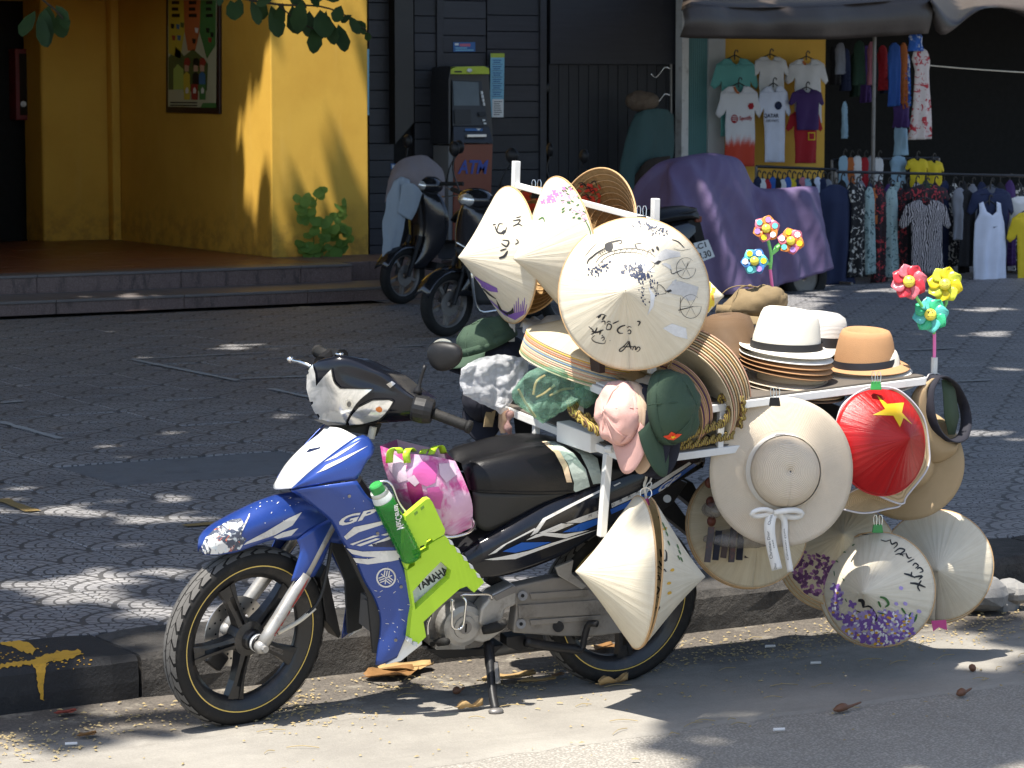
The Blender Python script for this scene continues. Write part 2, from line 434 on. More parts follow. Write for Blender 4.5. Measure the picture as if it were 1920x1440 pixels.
def mat_wood_black():
    b = MB('black_timber', 0.55); co = b.coord('Position'); x, y, z = b.xyz(co); oi = b.new('ShaderNodeObjectInfo'); r = N(b.nt, oi.outputs['Random'])
    gr = b.noise(b.vec(x * 3.0, y * 3.0, z * 45.0), 1.0, 5, 0.7); n = b.noise(co, 3.5, 7, 0.75)
    col = b.scale((0.026, 0.027, 0.035), (gr * 0.9 + 0.55) * (r * 0.5 + 0.75)); col = b.mix(n.step(0.6, 0.75) * 0.5, col, (0.052, 0.052, 0.06))
    b.color(col).bump(gr, 0.4, 0.004)
    b = MB('black_door_boards', 0.6); co = b.coord('Position'); x, y, z = b.xyz(co); gr = b.noise(b.vec(x * 40.0, y * 3.0, z * 2.5), 1.0, 5, 0.7); n = b.noise(co, 4, 7, 0.75)
    col = b.scale((0.017, 0.018, 0.023), gr * 0.9 + 0.55); col = b.mix(n.step(0.6, 0.75) * 0.5, col, (0.04, 0.04, 0.046)); b.color(col).bump(gr, 0.4, 0.004)
mat_asphalt(); mat_gutter(); mat_tile(); mat_kerb(); mat_plaster(); mat_wood_black()
def mat_granite():
    b = MB('step_granite', 0.5); co = b.coord('Position'); g = b.noise(co, 160, 3, 0.7); n = b.noise(co, 4, 8, 0.75); x, y, z = b.xyz(co)
    dr = b.noise(b.vec(x * 9.0, y, z * 2.0), 1.0, 6, 0.75)
    col = b.mix(g.step(0.4, 0.65), (0.11, 0.07, 0.062), (0.21, 0.15, 0.135)); col = b.mix(dr.step(0.5, 0.66) * 0.75, col, (0.035, 0.026, 0.023)); col = b.mix(n.step(0.6, 0.72) * 0.4, col, (0.32, 0.27, 0.24)); b.color(col).bump(g, 0.2, 0.003)
mat_granite()
simple('step_top', (0.14, 0.125, 0.12), 0.42, var=0.3, scale=6, bump=0.15)
simple('porch_tile', (0.20, 0.075, 0.035), 0.38, var=0.25, scale=5, bump=0.12)
simple('grout', (0.07, 0.067, 0.065), 0.9, var=0.3)
simple('subsoil', (0.035, 0.032, 0.03), 0.95, var=0.4)
simple('white_line', (0.34, 0.335, 0.32), 0.8, var=0.35, scale=30, dirt=(0.14, 0.135, 0.13), dirtamt=0.85)
simple('yellow_paint', (0.55, 0.30, 0.025), 0.7, var=0.2, scale=25, dirt=(0.2, 0.12, 0.03), dirtamt=0.6)
simple('faded_yellow', (0.24, 0.16, 0.05), 0.8, var=0.4, scale=30, dirt=(0.10, 0.09, 0.08), dirtamt=0.9)
simple('patch_concrete', (0.135, 0.135, 0.137), 0.85, var=0.45, scale=7, bump=0.7, bscale=70, dirt=(0.06, 0.06, 0.06), dirtamt=0.6)
simple('pale_concrete', (0.21, 0.205, 0.195), 0.9, var=0.35, scale=9, bump=0.8, bscale=40, dirt=(0.12, 0.11, 0.1), dirtamt=0.7)
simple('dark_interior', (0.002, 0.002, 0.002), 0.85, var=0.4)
simple('white_metal_paint', (0.62, 0.62, 0.60), 0.42, var=0.1, scale=9, bump=0.12, dirt=(0.2, 0.16, 0.12), dirtamt=0.6)
simple('grey_wall', (0.45, 0.46, 0.45), 0.8, var=0.15, scale=4)
simple('teal_paint', (0.10, 0.25, 0.25), 0.6, var=0.15, scale=5)
# ================================================================== road, gutter, kerb, pavement
KY = 8.24
mesh('ground', [(-60, -40, -0.03), (120, -40, -0.03), (120, 140, -0.03), (-60, 140, -0.03)], [(0, 1, 2, 3)], 'subsoil', kind='structure')
m = MM(); n = 60
rows = [[V((-30 + 90 * i / n, y, 0)) for i in range(n + 1)] for y in (-30, 7.02)]
m.grid(rows); m.obj('road', 'asphalt', kind='structure')
m = MM(); rr = [[], [], [], []]
random.seed(3)
for i in range(401):
    x = -6 + 30 * i / 400; e = 6.98 + 0.05 * noise.noise(V((x * 1.7, 0, 0))) + 0.025 * noise.noise(V((x * 9, 3, 0)))
    rr[0].append(V((x, e, 0.0005))); rr[1].append(V((x, e + 0.03, 0.006))); rr[2].append(V((x, 7.7, 0.006))); rr[3].append(V((x, KY + 0.02, 0.004)))
m.grid(rr); m.obj('gutter', 'gutter_concrete', kind='structure')
kerb = thing('kerb', (5, KY, 0), kind='structure')
random.seed(11)
x = 1.96
edges = [x]
for w in (0.62, 1.02, 0.95, 1.05, 0.98, 1.0, 1.0): x += w; edges.append(x)
edges[1] = 2.6; edges[2] = WY(266, 1215, KY).x
k = 2
while k + 1 < len(edges): edges[k + 1] = edges[k] + random.uniform(0.9, 1.05); k += 1
for i in range(len(edges) - 1):
    a, b = edges[i] + 0.007, edges[i + 1] - 0.007; me_ = bmesh.new()
    nx, prof = 10, [(KY + 0.004, 0.0), (KY, 0.06), (KY + 0.004, 0.125), (KY + 0.022, 0.148), (KY + 0.12, 0.15), (KY + 0.40, 0.151), (KY + 0.40, 0.0)]
    rows = []
    for q in range(nx + 1):
        xx = a + (b - a) * q / nx; rough = 0.004 if i in (0, 1) else 0.014
        end = 0.012 if q in (0, nx) else 0
        rows.append([V((xx, y + (rough * noise.noise(V((xx * 7, z * 20, i))) + (end if kk < 4 else 0) if kk < 5 else 0), max(0.0, z + (rough * 0.5 * noise.noise(V((xx * 6, y * 9, 5 + i))) - end * 0.6 if 2 < kk < 6 else 0)))) for kk, (y, z) in enumerate(prof)])
    mm = MM(); mm.grid(rows); L = len(prof); mm.f += [tuple(range(L - 1, -1, -1)), tuple(range(nx * L, nx * L + L))]
    mm.obj('kerb_stone', 'kerb_black_paint' if i in (0, 1) else 'kerb_stone', kerb, smooth=False)
# yellow paint on the kerb
pb = bvh_of(*[c for c in kerb.children])
d = Decal(pb, 0.003, 5)
def jag(pts, a=2.2):
    out = []
    for (x0, y0), (x1, y1) in zip(pts, pts[1:] + pts[:1]):
        k = max(1, int(math.hypot(x1 - x0, y1 - y0) / 4))
        out += [(x0 + (x1 - x0) * i / k + random.uniform(-a, a) * .6, y0 + (y1 - y0) * i / k + random.uniform(-a, a)) for i in range(k)]
    return out
for _ in range(60): d.blob(random.uniform(0, 170), 1236 + random.gauss(0, 9), random.uniform(.8, 3), random.uniform(.6, 1.6), 0, 6, .4)
d.poly(jag([(0, 1246), (60, 1238), (80, 1230), (118, 1221), (150, 1218), (152, 1228), (126, 1238), (96, 1240), (86, 1246), (84, 1262), (80, 1290), (82, 1314), (76, 1312), (70, 1285), (68, 1258), (60, 1246), (30, 1250), (0, 1254)]))
d.poly(jag([(0, 1196), (22, 1195), (50, 1204), (68, 1218), (60, 1228), (40, 1222), (14, 1210), (0, 1208)]))
d.obj('paint_splash', 'yellow_paint', kerb)
pav = thing('pavement', (8, 15, 0.15), kind='structure')
PY0 = KY + 0.41; TS = 0.4
mesh('bed', [(-8, KY + 0.38, 0.118), (26, KY + 0.38, 0.118), (26, 30, 0.118), (-8, 30, 0.118)], [(0, 1, 2, 3)], 'grout', pav)
random.seed(5)
tb = MM(); hlf = TS / 2 - 0.0010; bv = 0.003
tile_v = [(-hlf, -hlf, -0.03), (hlf, -hlf, -0.03), (hlf, hlf, -0.03), (-hlf, hlf, -0.03), (-hlf, -hlf, -bv), (hlf, -hlf, -bv), (hlf, hlf, -bv), (-hlf, hlf, -bv),
          (-hlf + bv, -hlf + bv, 0), (hlf - bv, -hlf + bv, 0), (hlf - bv, hlf - bv, 0), (-hlf + bv, hlf - bv, 0)]
tile_f = [(0, 1, 5, 4), (1, 2, 6, 5), (2, 3, 7, 6), (3, 0, 4, 7), (4, 5, 9, 8), (5, 6, 10, 9), (6, 7, 11, 10), (7, 4, 8, 11), (8, 9, 10, 11)]
tile_me = bpy.data.meshes.new('paving_tile'); tile_me.from_pydata([V(v) for v in tile_v], [], tile_f); tile_me.materials.append(MATS['fan_paving'])
cells = []; rest = MM()
PATCH = (5.03, 6.35, 11.72, 12.62)
for i in range(-12, 60):
    for j in range(0, 40):
        cx, cy = -0.17 + (i + 0.5) * TS, PY0 + (j + 0.5) * TS
        if cy > 23.3: continue
        if cy > 21.35 - 0.2 and cx < 11.3: continue
        if PATCH[0] < cx < PATCH[1] and PATCH[2] < cy < PATCH[3]: continue
        px, py, s = proj((cx, cy, 0.15)); vis = -60 < px < 1980 and py < 1500
        z = 0.15 + 0.0025 * noise.noise(V((cx * 3, cy * 3, 1))) + random.uniform(-0.0012, 0.0012)
        cells.append((s * s if vis else -1, cx, cy, z))
cells.sort(reverse=True)
for q, (s, cx, cy, z) in enumerate(cells):
    rx, ry = random.uniform(-0.004, 0.004), random.uniform(-0.004, 0.004)
    if q < 300 and s > 0:
        o = bpy.data.objects.new('paving_tile', tile_me); COL.objects.link(o); o.parent = pav; o.location = V((cx, cy, z)) - pav.location; o.rotation_euler = (rx, ry, 0)
    else: rest.add([V((cx + a, cy + b, z + c + a * ry + b * rx)) for a, b, c in tile_v[4:]], [(0, 1, 5, 4), (1, 2, 6, 5), (2, 3, 7, 6), (3, 0, 4, 7), (4, 5, 6, 7)])
rest.obj('paving_tiles', 'fan_paving', pav, kind='stuff')
# sunken concrete cover with an open joint, pale mortar in front of it
mm = MM(); rows = [[V((4.86 + 1.7 * i / 14, 11.76 + 0.98 * j / 8 + (0.012 * noise.noise(V((i, j, 0))) if j == 0 else 0), 0.1425 + 0.003 * noise.noise(V((i * .5, j * .5, 2))))) for i in range(15)] for j in range(9)]
mm.grid(rows); mm.obj('concrete_cover', 'patch_concrete', pav, solid=0.03)
d = Decal(bvh_of(*[c for c in pav.children if c.name.startswith('paving_tile')]), 0.003, 8)
d.poly([(156, 922), (240, 918), (256, 922), (300, 922), (296, 930), (240, 938), (190, 934)])
d.obj('mortar_patch', 'pale_concrete', pav)
# painted lines on the pavement
def strip(px0, px1, w, name='painted_line', mat='white_line', z=0.157):
    a, b = G(*px0, z), G(*px1, z); t = (b - a); L = t.length; t.normalize(); nn = V((-t.y, t.x, 0)); k = max(2, int(L / 0.05)); r1, r2 = [], []
    for i in range(k + 1):
        p = a + t * L * i / k; ww = w * (0.5 + 0.28 * noise.noise(p * 9)); r1.append(p + nn * ww); r2.append(p - nn * ww)
    mm = MM(); mm.grid([r1, r2]); return mm.obj(name, mat, pav)
strip((250, 674), (446, 713), 0.05); strip((250, 673), (496, 660), 0.045); strip((450, 709), (575, 705), 0.045); strip((0, 790), (115, 822), 0.05)
strip((505, 728), (620, 752), 0.045); strip((0, 755), (42, 751), 0.05); strip((735, 650), (810, 646), 0.05); strip((1860, 712), (1640, 720), 0.045); strip((1700, 656), (1790, 652), 0.05)
strip((860, 800), (950, 822), 0.05, mat='faded_yellow'); strip((0, 935), (62, 958), 0.06, mat='faded_yellow'); strip((345, 985), (420, 979), 0.07, mat='faded_yellow')
# rubble where the kerb is broken
random.seed(21)
rub = thing('broken_kerb_rubble', (6.95, 8.1, 0.0), 'heap of pale broken concrete where the kerb has crumbled', 'rubble')
for q in range(9):
    c = V((6.9 + random.uniform(-0.18, 0.3), 8.08 + random.uniform(-0.1, 0.14), 0.03 + random.uniform(0, 0.05))); r = random.uniform(0.05, 0.13)
    mm = MM(); mm.ball(c, r, r * 0.8, r * 0.6, n=9, m=6)
    for v in mm.v: v += (v - c) * 0.45 * noise.noise(v * 9 + V((q, 0, 0)))
    for v in mm.v: v.z = max(v.z, 0.004)
    mm.obj('chunk', 'pale_concrete', rub)
# ================================================================== porch, steps
porch = thing('porch', (8, 22.1, 0.15), kind='structure')
def slabs(y0, y1, z0, z1, x1, tm, rm):
    x = 3.0; random.seed(int(y0 * 10))
    while x < x1:
        w = min(random.uniform(1.0, 1.4), x1 - x)
        mm = MM(); mm.box((x + 0.003, y0 + 0.015, z0), (x + w - 0.003, y1, z1 - 0.025)); mm.obj('riser', rm, porch)
        mm = MM(); mm.box((x + 0.002, y0, z1 - 0.025), (x + w - 0.002, y1, z1)); mm.obj('tread', tm, porch, bevel=0.006); x += w
slabs(21.35, 22.12, 0.15, 0.267, 12.1, 'step_top', 'step_granite')
slabs(22.12, 22.42, 0.2, 0.42, 11.62, 'step_top', 'step_granite')
x = 3.0
for i in range(13):
    for j in range(12):
        a = 11.44 - 0.4 * (i + 1) - 0.0; b = 22.424 + 0.4 * j
        mm = MM(); mm.box((a + 0.003, b + 0.003, 0.36), (a + 0.397, b + 0.397, 0.42 + random.uniform(-0.001, 0.001))); mm.obj('floor_tile', 'porch_tile', porch)
mm = MM(); mm.box((3, 22.424, 0.15), (11.6, 27.4, 0.405)); mm.obj('floor_bed', 'grout', porch)
mm = MM(); mm.box((11.44, 22.43, 0.2), (12.7, 23.4, 0.415)); mm.obj('ledge', 'step_granite', porch, bevel=0.008)
mm = MM(); mm.box((12.7, 22.75, 0.15), (16.2, 23.93, 0.30)); mm.obj('plinth', 'step_granite', porch, bevel=0.01)
# ================================================================== yellow building
yb = thing('yellow_building', (11, 24, 0.42), 'ochre yellow plastered building with a corner pier behind the stone porch', 'building')
XW = 11.46; YF = 23.40; XR = WY(690, 200, YF).x
mm = MM(); mm.box((XW, YF, 0.40), (XR, 27.5, 7.0)); o = mm.obj('corner_pier', 'yellow_plaster', yb, bevel=0.012)
mm = MM(); mm.box((10.66, 27.0, 0.40), (11.455, 27.5, 4.2)); mm.obj('back_pier', 'yellow_plaster', yb, bevel=0.03)
mm = MM(); mm.box((11.36, 26.86, 0.40), (11.456, 26.995, 4.2)); mm.obj('quoin', 'yellow_plaster', yb, bevel=0.02)
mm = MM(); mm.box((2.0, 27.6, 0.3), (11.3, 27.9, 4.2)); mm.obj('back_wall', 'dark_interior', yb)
mm = MM(); mm.box((2.0, 24.35, 2.85), (11.45, 27.9, 3.1)); mm.obj('porch_shade_slab', 'yellow_plaster', yb)  # unseen slab, added low over the porch to darken the recess
mm = MM(); mm.box((1.0, 24.30, 3.1), (11.45, 28.0, 7.0)); mm.obj('upper_wall', 'yellow_plaster', yb)
mm = MM(); mm.box((6.3, 22.5, 0.43), (8.2, 27.55, 6.8)); mm.obj('sky_screen_block', 'yellow_plaster', yb, bevel=0.03)  # block added out of view to screen sky light from the side wall
# poster on the side wall
def wx(px, py): return WX(px, py, XW - 0.03)
po = thing('wall_poster', WX(360, 215, XW), 'framed waste sorting poster with yellow orange and green columns on the ochre side wall', 'poster')
simple('poster_frame', (0.03, 0.012, 0.01), 0.4); simple('poster_paper', (0.52, 0.53, 0.36), 0.35, var=0.08)
for nm, c in (('poster_yellow', (0.62, 0.50, 0.05)), ('poster_orange', (0.55, 0.16, 0.05)), ('poster_green', (0.07, 0.22, 0.06)), ('poster_black', (0.012, 0.012, 0.012)), ('poster_olive', (0.10, 0.14, 0.04)),
              ('poster_skin', (0.55, 0.36, 0.25)), ('poster_red', (0.35, 0.04, 0.03)), ('poster_blue', (0.05, 0.16, 0.35)), ('poster_lime', (0.42, 0.55, 0.12)), ('poster_white', (0.7, 0.7, 0.68))): simple(nm, c, 0.45, var=0.08)
c0, c1, c2, c3 = wx(311, -60), wx(411, -48), wx(411, 214), wx(311, 211)
mm = MM(); mm.prism([c0, c3, c2, c1], (0.028, 0, 0)); mm.obj('frame', 'poster_frame', po, bevel=0.005)
def wq(pts, dx): return [WX(x, y, XW - dx) for x, y in pts]
def flat(nm, pts, mat, dx, par=po):
    q = wq(pts, dx); t = tessellate_polygon([[V((x, y, 0)) for x, y in pts]]); return mesh(nm, q, t, mat, par)
flat('print', [(315, -40), (407, -30), (405, 202), (315, 200)], 'poster_paper', 0.033)
flat('print_column', [(316, 0), (344, 0), (346, 60), (338, 110), (316, 100)], 'poster_yellow', 0.035)
flat('print_column', [(344, 0), (376, 0), (374, 60), (366, 95), (352, 95), (346, 60)], 'poster_orange', 0.035)
flat('print_column', [(376, 0), (405, 0), (404, 85), (388, 110), (374, 60)], 'poster_green', 0.035)
for (x0, x1) in ((320, 338), (352, 370), (384, 400)):
    for y in (2, 14, 26): flat('print_line', [(x0 + (y % 4), y), (x1 - (y % 5), y), (x1 - (y % 5), y + 6), (x0 + (y % 4), y + 6)], 'poster_black', 0.037)
for (x, y, mt) in ((320, 44, 'poster_black'), (330, 45, 'poster_blue'), (338, 42, 'poster_olive'), (322, 66, 'poster_red'), (332, 66, 'poster_blue'), (365, 52, 'poster_white'), (360, 72, 'poster_black'), (386, 52, 'poster_black'), (394, 60, 'poster_black'), (390, 70, 'poster_red')):
    flat('print_item', [(x, y), (x + 7, y + 1), (x + 6, y + 10), (x + 1, y + 9)], mt, 0.037)
flat('print_hill', [(316, 108), (330, 88), (345, 105), (362, 92), (380, 108), (390, 120), (388, 170), (344, 172), (344, 168), (316, 168)], 'poster_olive', 0.035)
flat('print_house', [(325, 168), (325, 130), (333, 120), (344, 130), (344, 168)], 'poster_lime', 0.037)
for x, hc, bc in ((350, 'poster_red', 'poster_yellow'), (367, 'poster_black', 'poster_black'), (379, 'poster_red', 'poster_blue')):
    flat('print_figure', [(x - 6, 158), (x - 6, 140), (x, 134), (x + 6, 140), (x + 6, 158)], bc, 0.038); flat('print_face', [(x - 4, 134), (x - 4, 122), (x + 4, 122), (x + 4, 134)], 'poster_skin', 0.0385); flat('print_hair', [(x - 6, 128), (x - 4, 110), (x + 3, 108), (x + 7, 116), (x + 5, 124), (x - 3, 121)], hc, 0.039)
for x, mt in ((344, 'poster_yellow'), (358, 'poster_red'), (373, 'poster_green')): flat('print_bin', [(x, 158), (x + 13, 158), (x + 12, 187), (x + 1, 187)], mt, 0.039); flat('print_mark', [(x + 4, 167), (x + 7, 163), (x + 10, 169), (x + 9, 175), (x + 4, 175)], 'poster_white', 0.0395)
flat('print_footer', [(316, 189), (378, 189), (374, 201), (316, 200)], 'poster_paper', 0.037); flat('print_footer', [(380, 193), (405, 193), (405, 202), (376, 202)], 'poster_green', 0.037)
for y in (191, 196): flat('print_line', [(319, y), (370, y + 0.5), (370, y + 3), (319, y + 2.5)], 'poster_black', 0.039)
# red fire hose box in the dark doorway
fb = thing('fire_hose_box', WY(45, 225, 27.3), 'dark red fire hose cabinet in the shaded doorway', 'cabinet'); simple('fire_red', (0.16, 0.012, 0.014), 0.5); simple('dim_glass', (0.02, 0.015, 0.012), 0.15)
a = WY(18, 225, 27.59); b = WY(72, 92, 27.59)
mm = MM(); mm.box((a.x, 27.40, a.z), (b.x, 27.59, b.z)); mm.obj('case', 'fire_red', fb, bevel=0.01); mm = MM(); mm.box((a.x + 0.04, 27.392, a.z + 0.05), (b.x - 0.13, 27.398, b.z - 0.05)); mm.obj('pane', 'dim_glass', fb)
mm = MM(); mm.tube([WY(44, 195, 27.38), WY(44, 195, 27.395)], 0.03, 10); mm.obj('lock', 'white_metal_paint', fb)
# ================================================================== black timber building
tbld = thing('timber_building', (14.2, 23.9, 0.3), 'black painted timber wall with horizontal planks and a boarded door', 'building')
YT = 23.9
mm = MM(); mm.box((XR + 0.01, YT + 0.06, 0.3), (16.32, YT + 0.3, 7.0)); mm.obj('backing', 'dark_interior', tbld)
def plank_panel(px0, px1, zs, yo=0.0):
    x0 = WY(px0, 200, YT).x; x1 = WY(px1, 200, YT).x; z = 0.31
    while z < zs:
        h = random.uniform(0.155, 0.18); mm = MM(); mm.box((x0 + 0.004, YT + yo, z + 0.003), (x1 - 0.004, YT + 0.055, z + h - 0.003)); mm.obj('plank', 'black_timber', tbld, bevel=0.004); z += h
random.seed(31)
for a, b in ((691, 739), (777, 820), (823, 912), (913, 1013)): plank_panel(a, b, 3.1)
for a in (820, 1013): 
    x0 = WY(a, 200, YT).x; mm = MM(); mm.box((x0 - 0.015, YT - 0.025, 0.305), (x0 + 0.06, YT + 0.05, 3.4)); mm.obj('post', 'black_timber', tbld, bevel=0.006)
xd = WY(1030, 200, YT).x; xe = WY(1268, 200, YT).x; k = 13
for i in range(k):
    a = xd + (xe - xd) * i / k; b = xd + (xe - xd) * (i + 1) / k; mm = MM(); mm.box((a + 0.003, YT + 0.012, 0.31), (b - 0.003, YT + 0.05, 2.2)); mm.obj('door_board', 'black_door_boards', tbld, bevel=0.004)
mm = MM(); mm.box((xd, YT - 0.02, 2.2), (xe, YT + 0.05, 3.4)); mm.obj('lintel', 'black_timber', tbld, bevel=0.006)
simple('iron_black', (0.01, 0.01, 0.011), 0.45)
for yy in (165, 282):
    c = WY(1027, yy, YT - 0.01); mm = MM(); mm.ball(c, 0.03, 0.02, 0.05); mm.obj('hinge', 'iron_black', tbld, smooth=True)
# sloping board fixed upright on the wall
ql = WY(740, 0, YT - 0.12); qr = WY(775, 0, YT - 0.12); zl = WY(740, 270, YT - 0.12).z; zr = WY(775, 230, YT - 0.12).z
mm = MM(); mm.prism([V((ql.x, YT - 0.12, zl)), V((qr.x, YT - 0.12, zr)), V((qr.x, YT - 0.12, 3.4)), V((ql.x, YT - 0.12, 3.4))], (0, 0.115, 0)); mm.obj('bracket_board', 'iron_black', tbld)
mm = MM(); mm.box((XR, YT - 0.9, 3.45), (16.4, YT + 0.3, 3.7)); mm.obj('eave', 'black_timber', tbld)
def wall_sign(nm, pts, Y, mat, label, cat='sign', th=0.006):
    q = [WY(x, y, Y) for x, y in pts]; mm = MM(); mm.prism(q, (0, th, 0)); t = thing(nm, q[0], label, cat); mm.obj('panel', mat, t); return t
simple('sign_blue', (0.03, 0.13, 0.36), 0.5, var=0.1); simple('sign_cyan', (0.22, 0.50, 0.66), 0.55, var=0.1); simple('sign_lime', (0.40, 0.50, 0.06), 0.5, var=0.1); simple('sign_white', (0.72, 0.74, 0.74), 0.5, var=0.06); simple('ink', (0.012, 0.014, 0.02), 0.6, var=0.1); simple('sign_pink', (0.5, 0.12, 0.2), 0.5); simple('ink_blue', (0.02, 0.06, 0.22), 0.6)
def yflat(nm, pts, Y, mat, par):
    t = tessellate_polygon([[V((x, y, 0)) for x, y in pts]]); return mesh(nm, [WY(x, y, Y) for x, y in pts], t, mat, par)
def rect(x0, y0, x1, y1): return [(x0, y1), (x1, y1), (x1, y0), (x0, y0)]
s = wall_sign('wall_sign', rect(850, 79, 891, 97), YT - 0.01, 'sign_blue', 'small blue sticker on the black planks above the cash machine')
for r_, mt in ((rect(853, 81, 860, 85), 'sign_white'), (rect(862, 82, 882, 87), 'sign_pink'), (rect(854, 89, 876, 91), 'sign_cyan'), (rect(854, 93, 888, 95), 'sign_cyan')): yflat('print', r_, YT - 0.0125, mt, s)
s = wall_sign('notice', [(919, 220), (944, 220), (946, 100), (920, 100)], YT - 0.06, 'sign_cyan', 'tall pale blue notice with a lime top beside the cash machine', 'notice')
yflat('print', [(920, 108), (946, 108), (946, 100), (920, 100)], YT - 0.0625, 'sign_lime', s); yflat('print', [(923, 220), (944, 220), (944, 186), (923, 186)], YT - 0.0625, 'sign_white', s)
for y in range(112, 184, 4): yflat('print_line', rect(923 + (y * 7) % 3, y, 942 - (y * 5) % 6, y + (1.8 if y % 3 else 1.0)), YT - 0.064, 'ink_blue' if y % 12 == 0 else 'sign_blue', s)
for y in range(190, 216, 4): yflat('print_line', rect(926, y, 941 - (y % 5), y + 1.3), YT - 0.064, 'ink', s)
s = wall_sign('notice', [(686, 216), (692, 216), (692, 92), (687, 92)], YT - 0.35, 'sign_cyan', 'narrow blue and white notice beside the ochre pier', 'notice')
s = wall_sign('number_plate', rect(1083, 61, 1098, 73), YT - 0.004, 'sign_white', 'small white oval house number plate on the black door', 'plate'); yflat('print', rect(1086, 64, 1095, 70), YT - 0.0065, 'ink', s)
s = wall_sign('wall_sign', rect(733, 307, 746, 317), YT - 0.01, 'sign_blue', 'tiny blue sticker on the black planks behind the scooters'); yflat('print', rect(735, 309, 739, 315), YT - 0.0125, 'sign_white', s)
# ---------------------------------------------------------------- cash machine
simple('atm_dark', (0.028, 0.030, 0.036), 0.4, var=0.15); simple('atm_grey', (0.16, 0.165, 0.175), 0.45); simple('atm_red', (0.20, 0.045, 0.020), 0.42, var=0.15); simple('atm_lime', (0.42, 0.52, 0.03), 0.4); simple('atm_screen', (0.16, 0.19, 0.21), 0.12); simple('atm_blue', (0.02, 0.05, 0.30), 0.4); simple('atm_metal', (0.6, 0.6, 0.6), 0.3, 0.6)
YA = 23.55
atm = thing('cash_machine', WY(880, 440, YA), 'cash machine with lime top, grey screen and red brown lower panel lettered ATM', 'cash machine')
def ya(x, y, dy=0.0): return WY(x, y, YA + dy)
mm = MM(); mm.prism([ya(841, 150), ya(841, 270), ya(845, 270), ya(845, 125)], (0, 0.36, 0)); mm.prism([ya(845, 268, 0.1), ya(925, 268, 0.1), ya(916, 124, 0.1), ya(845, 124, 0.1)], (0, 0.25, 0)); mm.obj('housing', 'atm_dark', atm, bevel=0.004)
mm = MM(); mm.prism([ya(845, 139, .01), ya(918, 139, .01), ya(917, 128, .01), ya(908, 124, .01), ya(856, 125, .01), ya(845, 130, .01)], (0, 0.1, 0)); mm.obj('top_light', 'atm_lime', atm, bevel=0.003)
yflat('print_line', rect(852, 133, 866, 136), YA + 0.007, 'ink', atm); mm = MM(); mm.ball(ya(880, 132), 0.03, 0.02, 0.02); mm.obj('lamp_dome', 'sign_white', atm, smooth=True)
mm = MM(); mm.prism([ya(849, 236, 0.02), ya(915, 236, 0.02), ya(903, 152, 0.09), ya(847, 150, 0.09)], (0, 0.08, 0)); mm.obj('bezel', 'atm_dark', atm, bevel=0.003)
mesh('screen', [ya(851, 198, 0.045), ya(899, 198, 0.045), ya(897, 154, 0.08), ya(849, 152, 0.08)], [(0, 1, 2, 3)], 'atm_screen', atm)
for i in range(4): mm = MM(); mm.prism([ya(903 + i * 1.2, 177 + i * 7, 0.04), ya(906 + i * 1.2, 177 + i * 7, 0.04), ya(905.5 + i * 1.2, 171 + i * 7, 0.04), ya(902.5 + i * 1.2, 171 + i * 7, 0.04)], (0, 0.02, 0)); mm.obj('key', 'sign_white', atm)
mesh('slot_recess', [ya(853, 232, 0.01), ya(884, 232, 0.01), ya(882, 205, 0.03), ya(852, 205, 0.03)], [(0, 1, 2, 3)], 'iron_black', atm)
mesh('keypad', [ya(899, 218, 0.01), ya(912, 218, 0.01), ya(910, 210, 0.02), ya(898, 210, 0.02)], [(0, 1, 2, 3)], 'iron_black', atm)
for q in ((905, 224), (907, 230)): mesh('key', [ya(q[0], q[1] + 3, 0.01), ya(q[0] + 5, q[1] + 3, 0.01), ya(q[0] + 5, q[1], 0.012), ya(q[0], q[1], 0.012)], [(0, 1, 2, 3)], 'sign_white', atm)
mm = MM(); mm.prism([ya(850, 268, -0.05), ya(925, 268, -0.05), ya(917, 237, 0.02), ya(850, 237, 0.02)], (0, 0.1, 0)); mm.obj('tray', 'atm_dark', atm, bevel=0.003)
yflat('print', rect(872, 241, 905, 245.5), YA - 0.012, 'sign_blue', atm); yflat('print', [(893, 241), (902, 241), (897.5, 245)], YA - 0.014, 'sign_white', atm)
mm = MM(); mm.box((ya(871, 256).x, YA - 0.055, ya(871, 257).z), (ya(907, 256).x, YA - 0.02, ya(871, 252).z)); mm.obj('card_slot', 'atm_metal', atm, bevel=0.002)
mm = MM(); mm.prism([ya(850, 450), ya(918, 450), ya(924, 270), ya(853, 270)], (0, 0.3, 0)); mm.obj('lower_panel', 'atm_red', atm, bevel=0.004)
mm = MM(); mm.prism([ya(841, 450, .02), ya(849, 450, .02), ya(852, 270, .02), ya(841, 274, .02)], (0, 0.3, 0)); mm.obj('side_panel', 'atm_grey', atm)
v, f_ = text_mesh('ATM', 0.25, 0.03); xs = [p[0] for p in v]; ys = [p[1] for p in v]
mesh('lettering', [ya(858 + (p[0] - min(xs)) / (max(xs) - min(xs)) * 58, 326 - (p[1] - min(ys)) / (max(ys) - min(ys)) * 26 + 0.0, -0.006) for p in v], f_, 'atm_blue', atm)
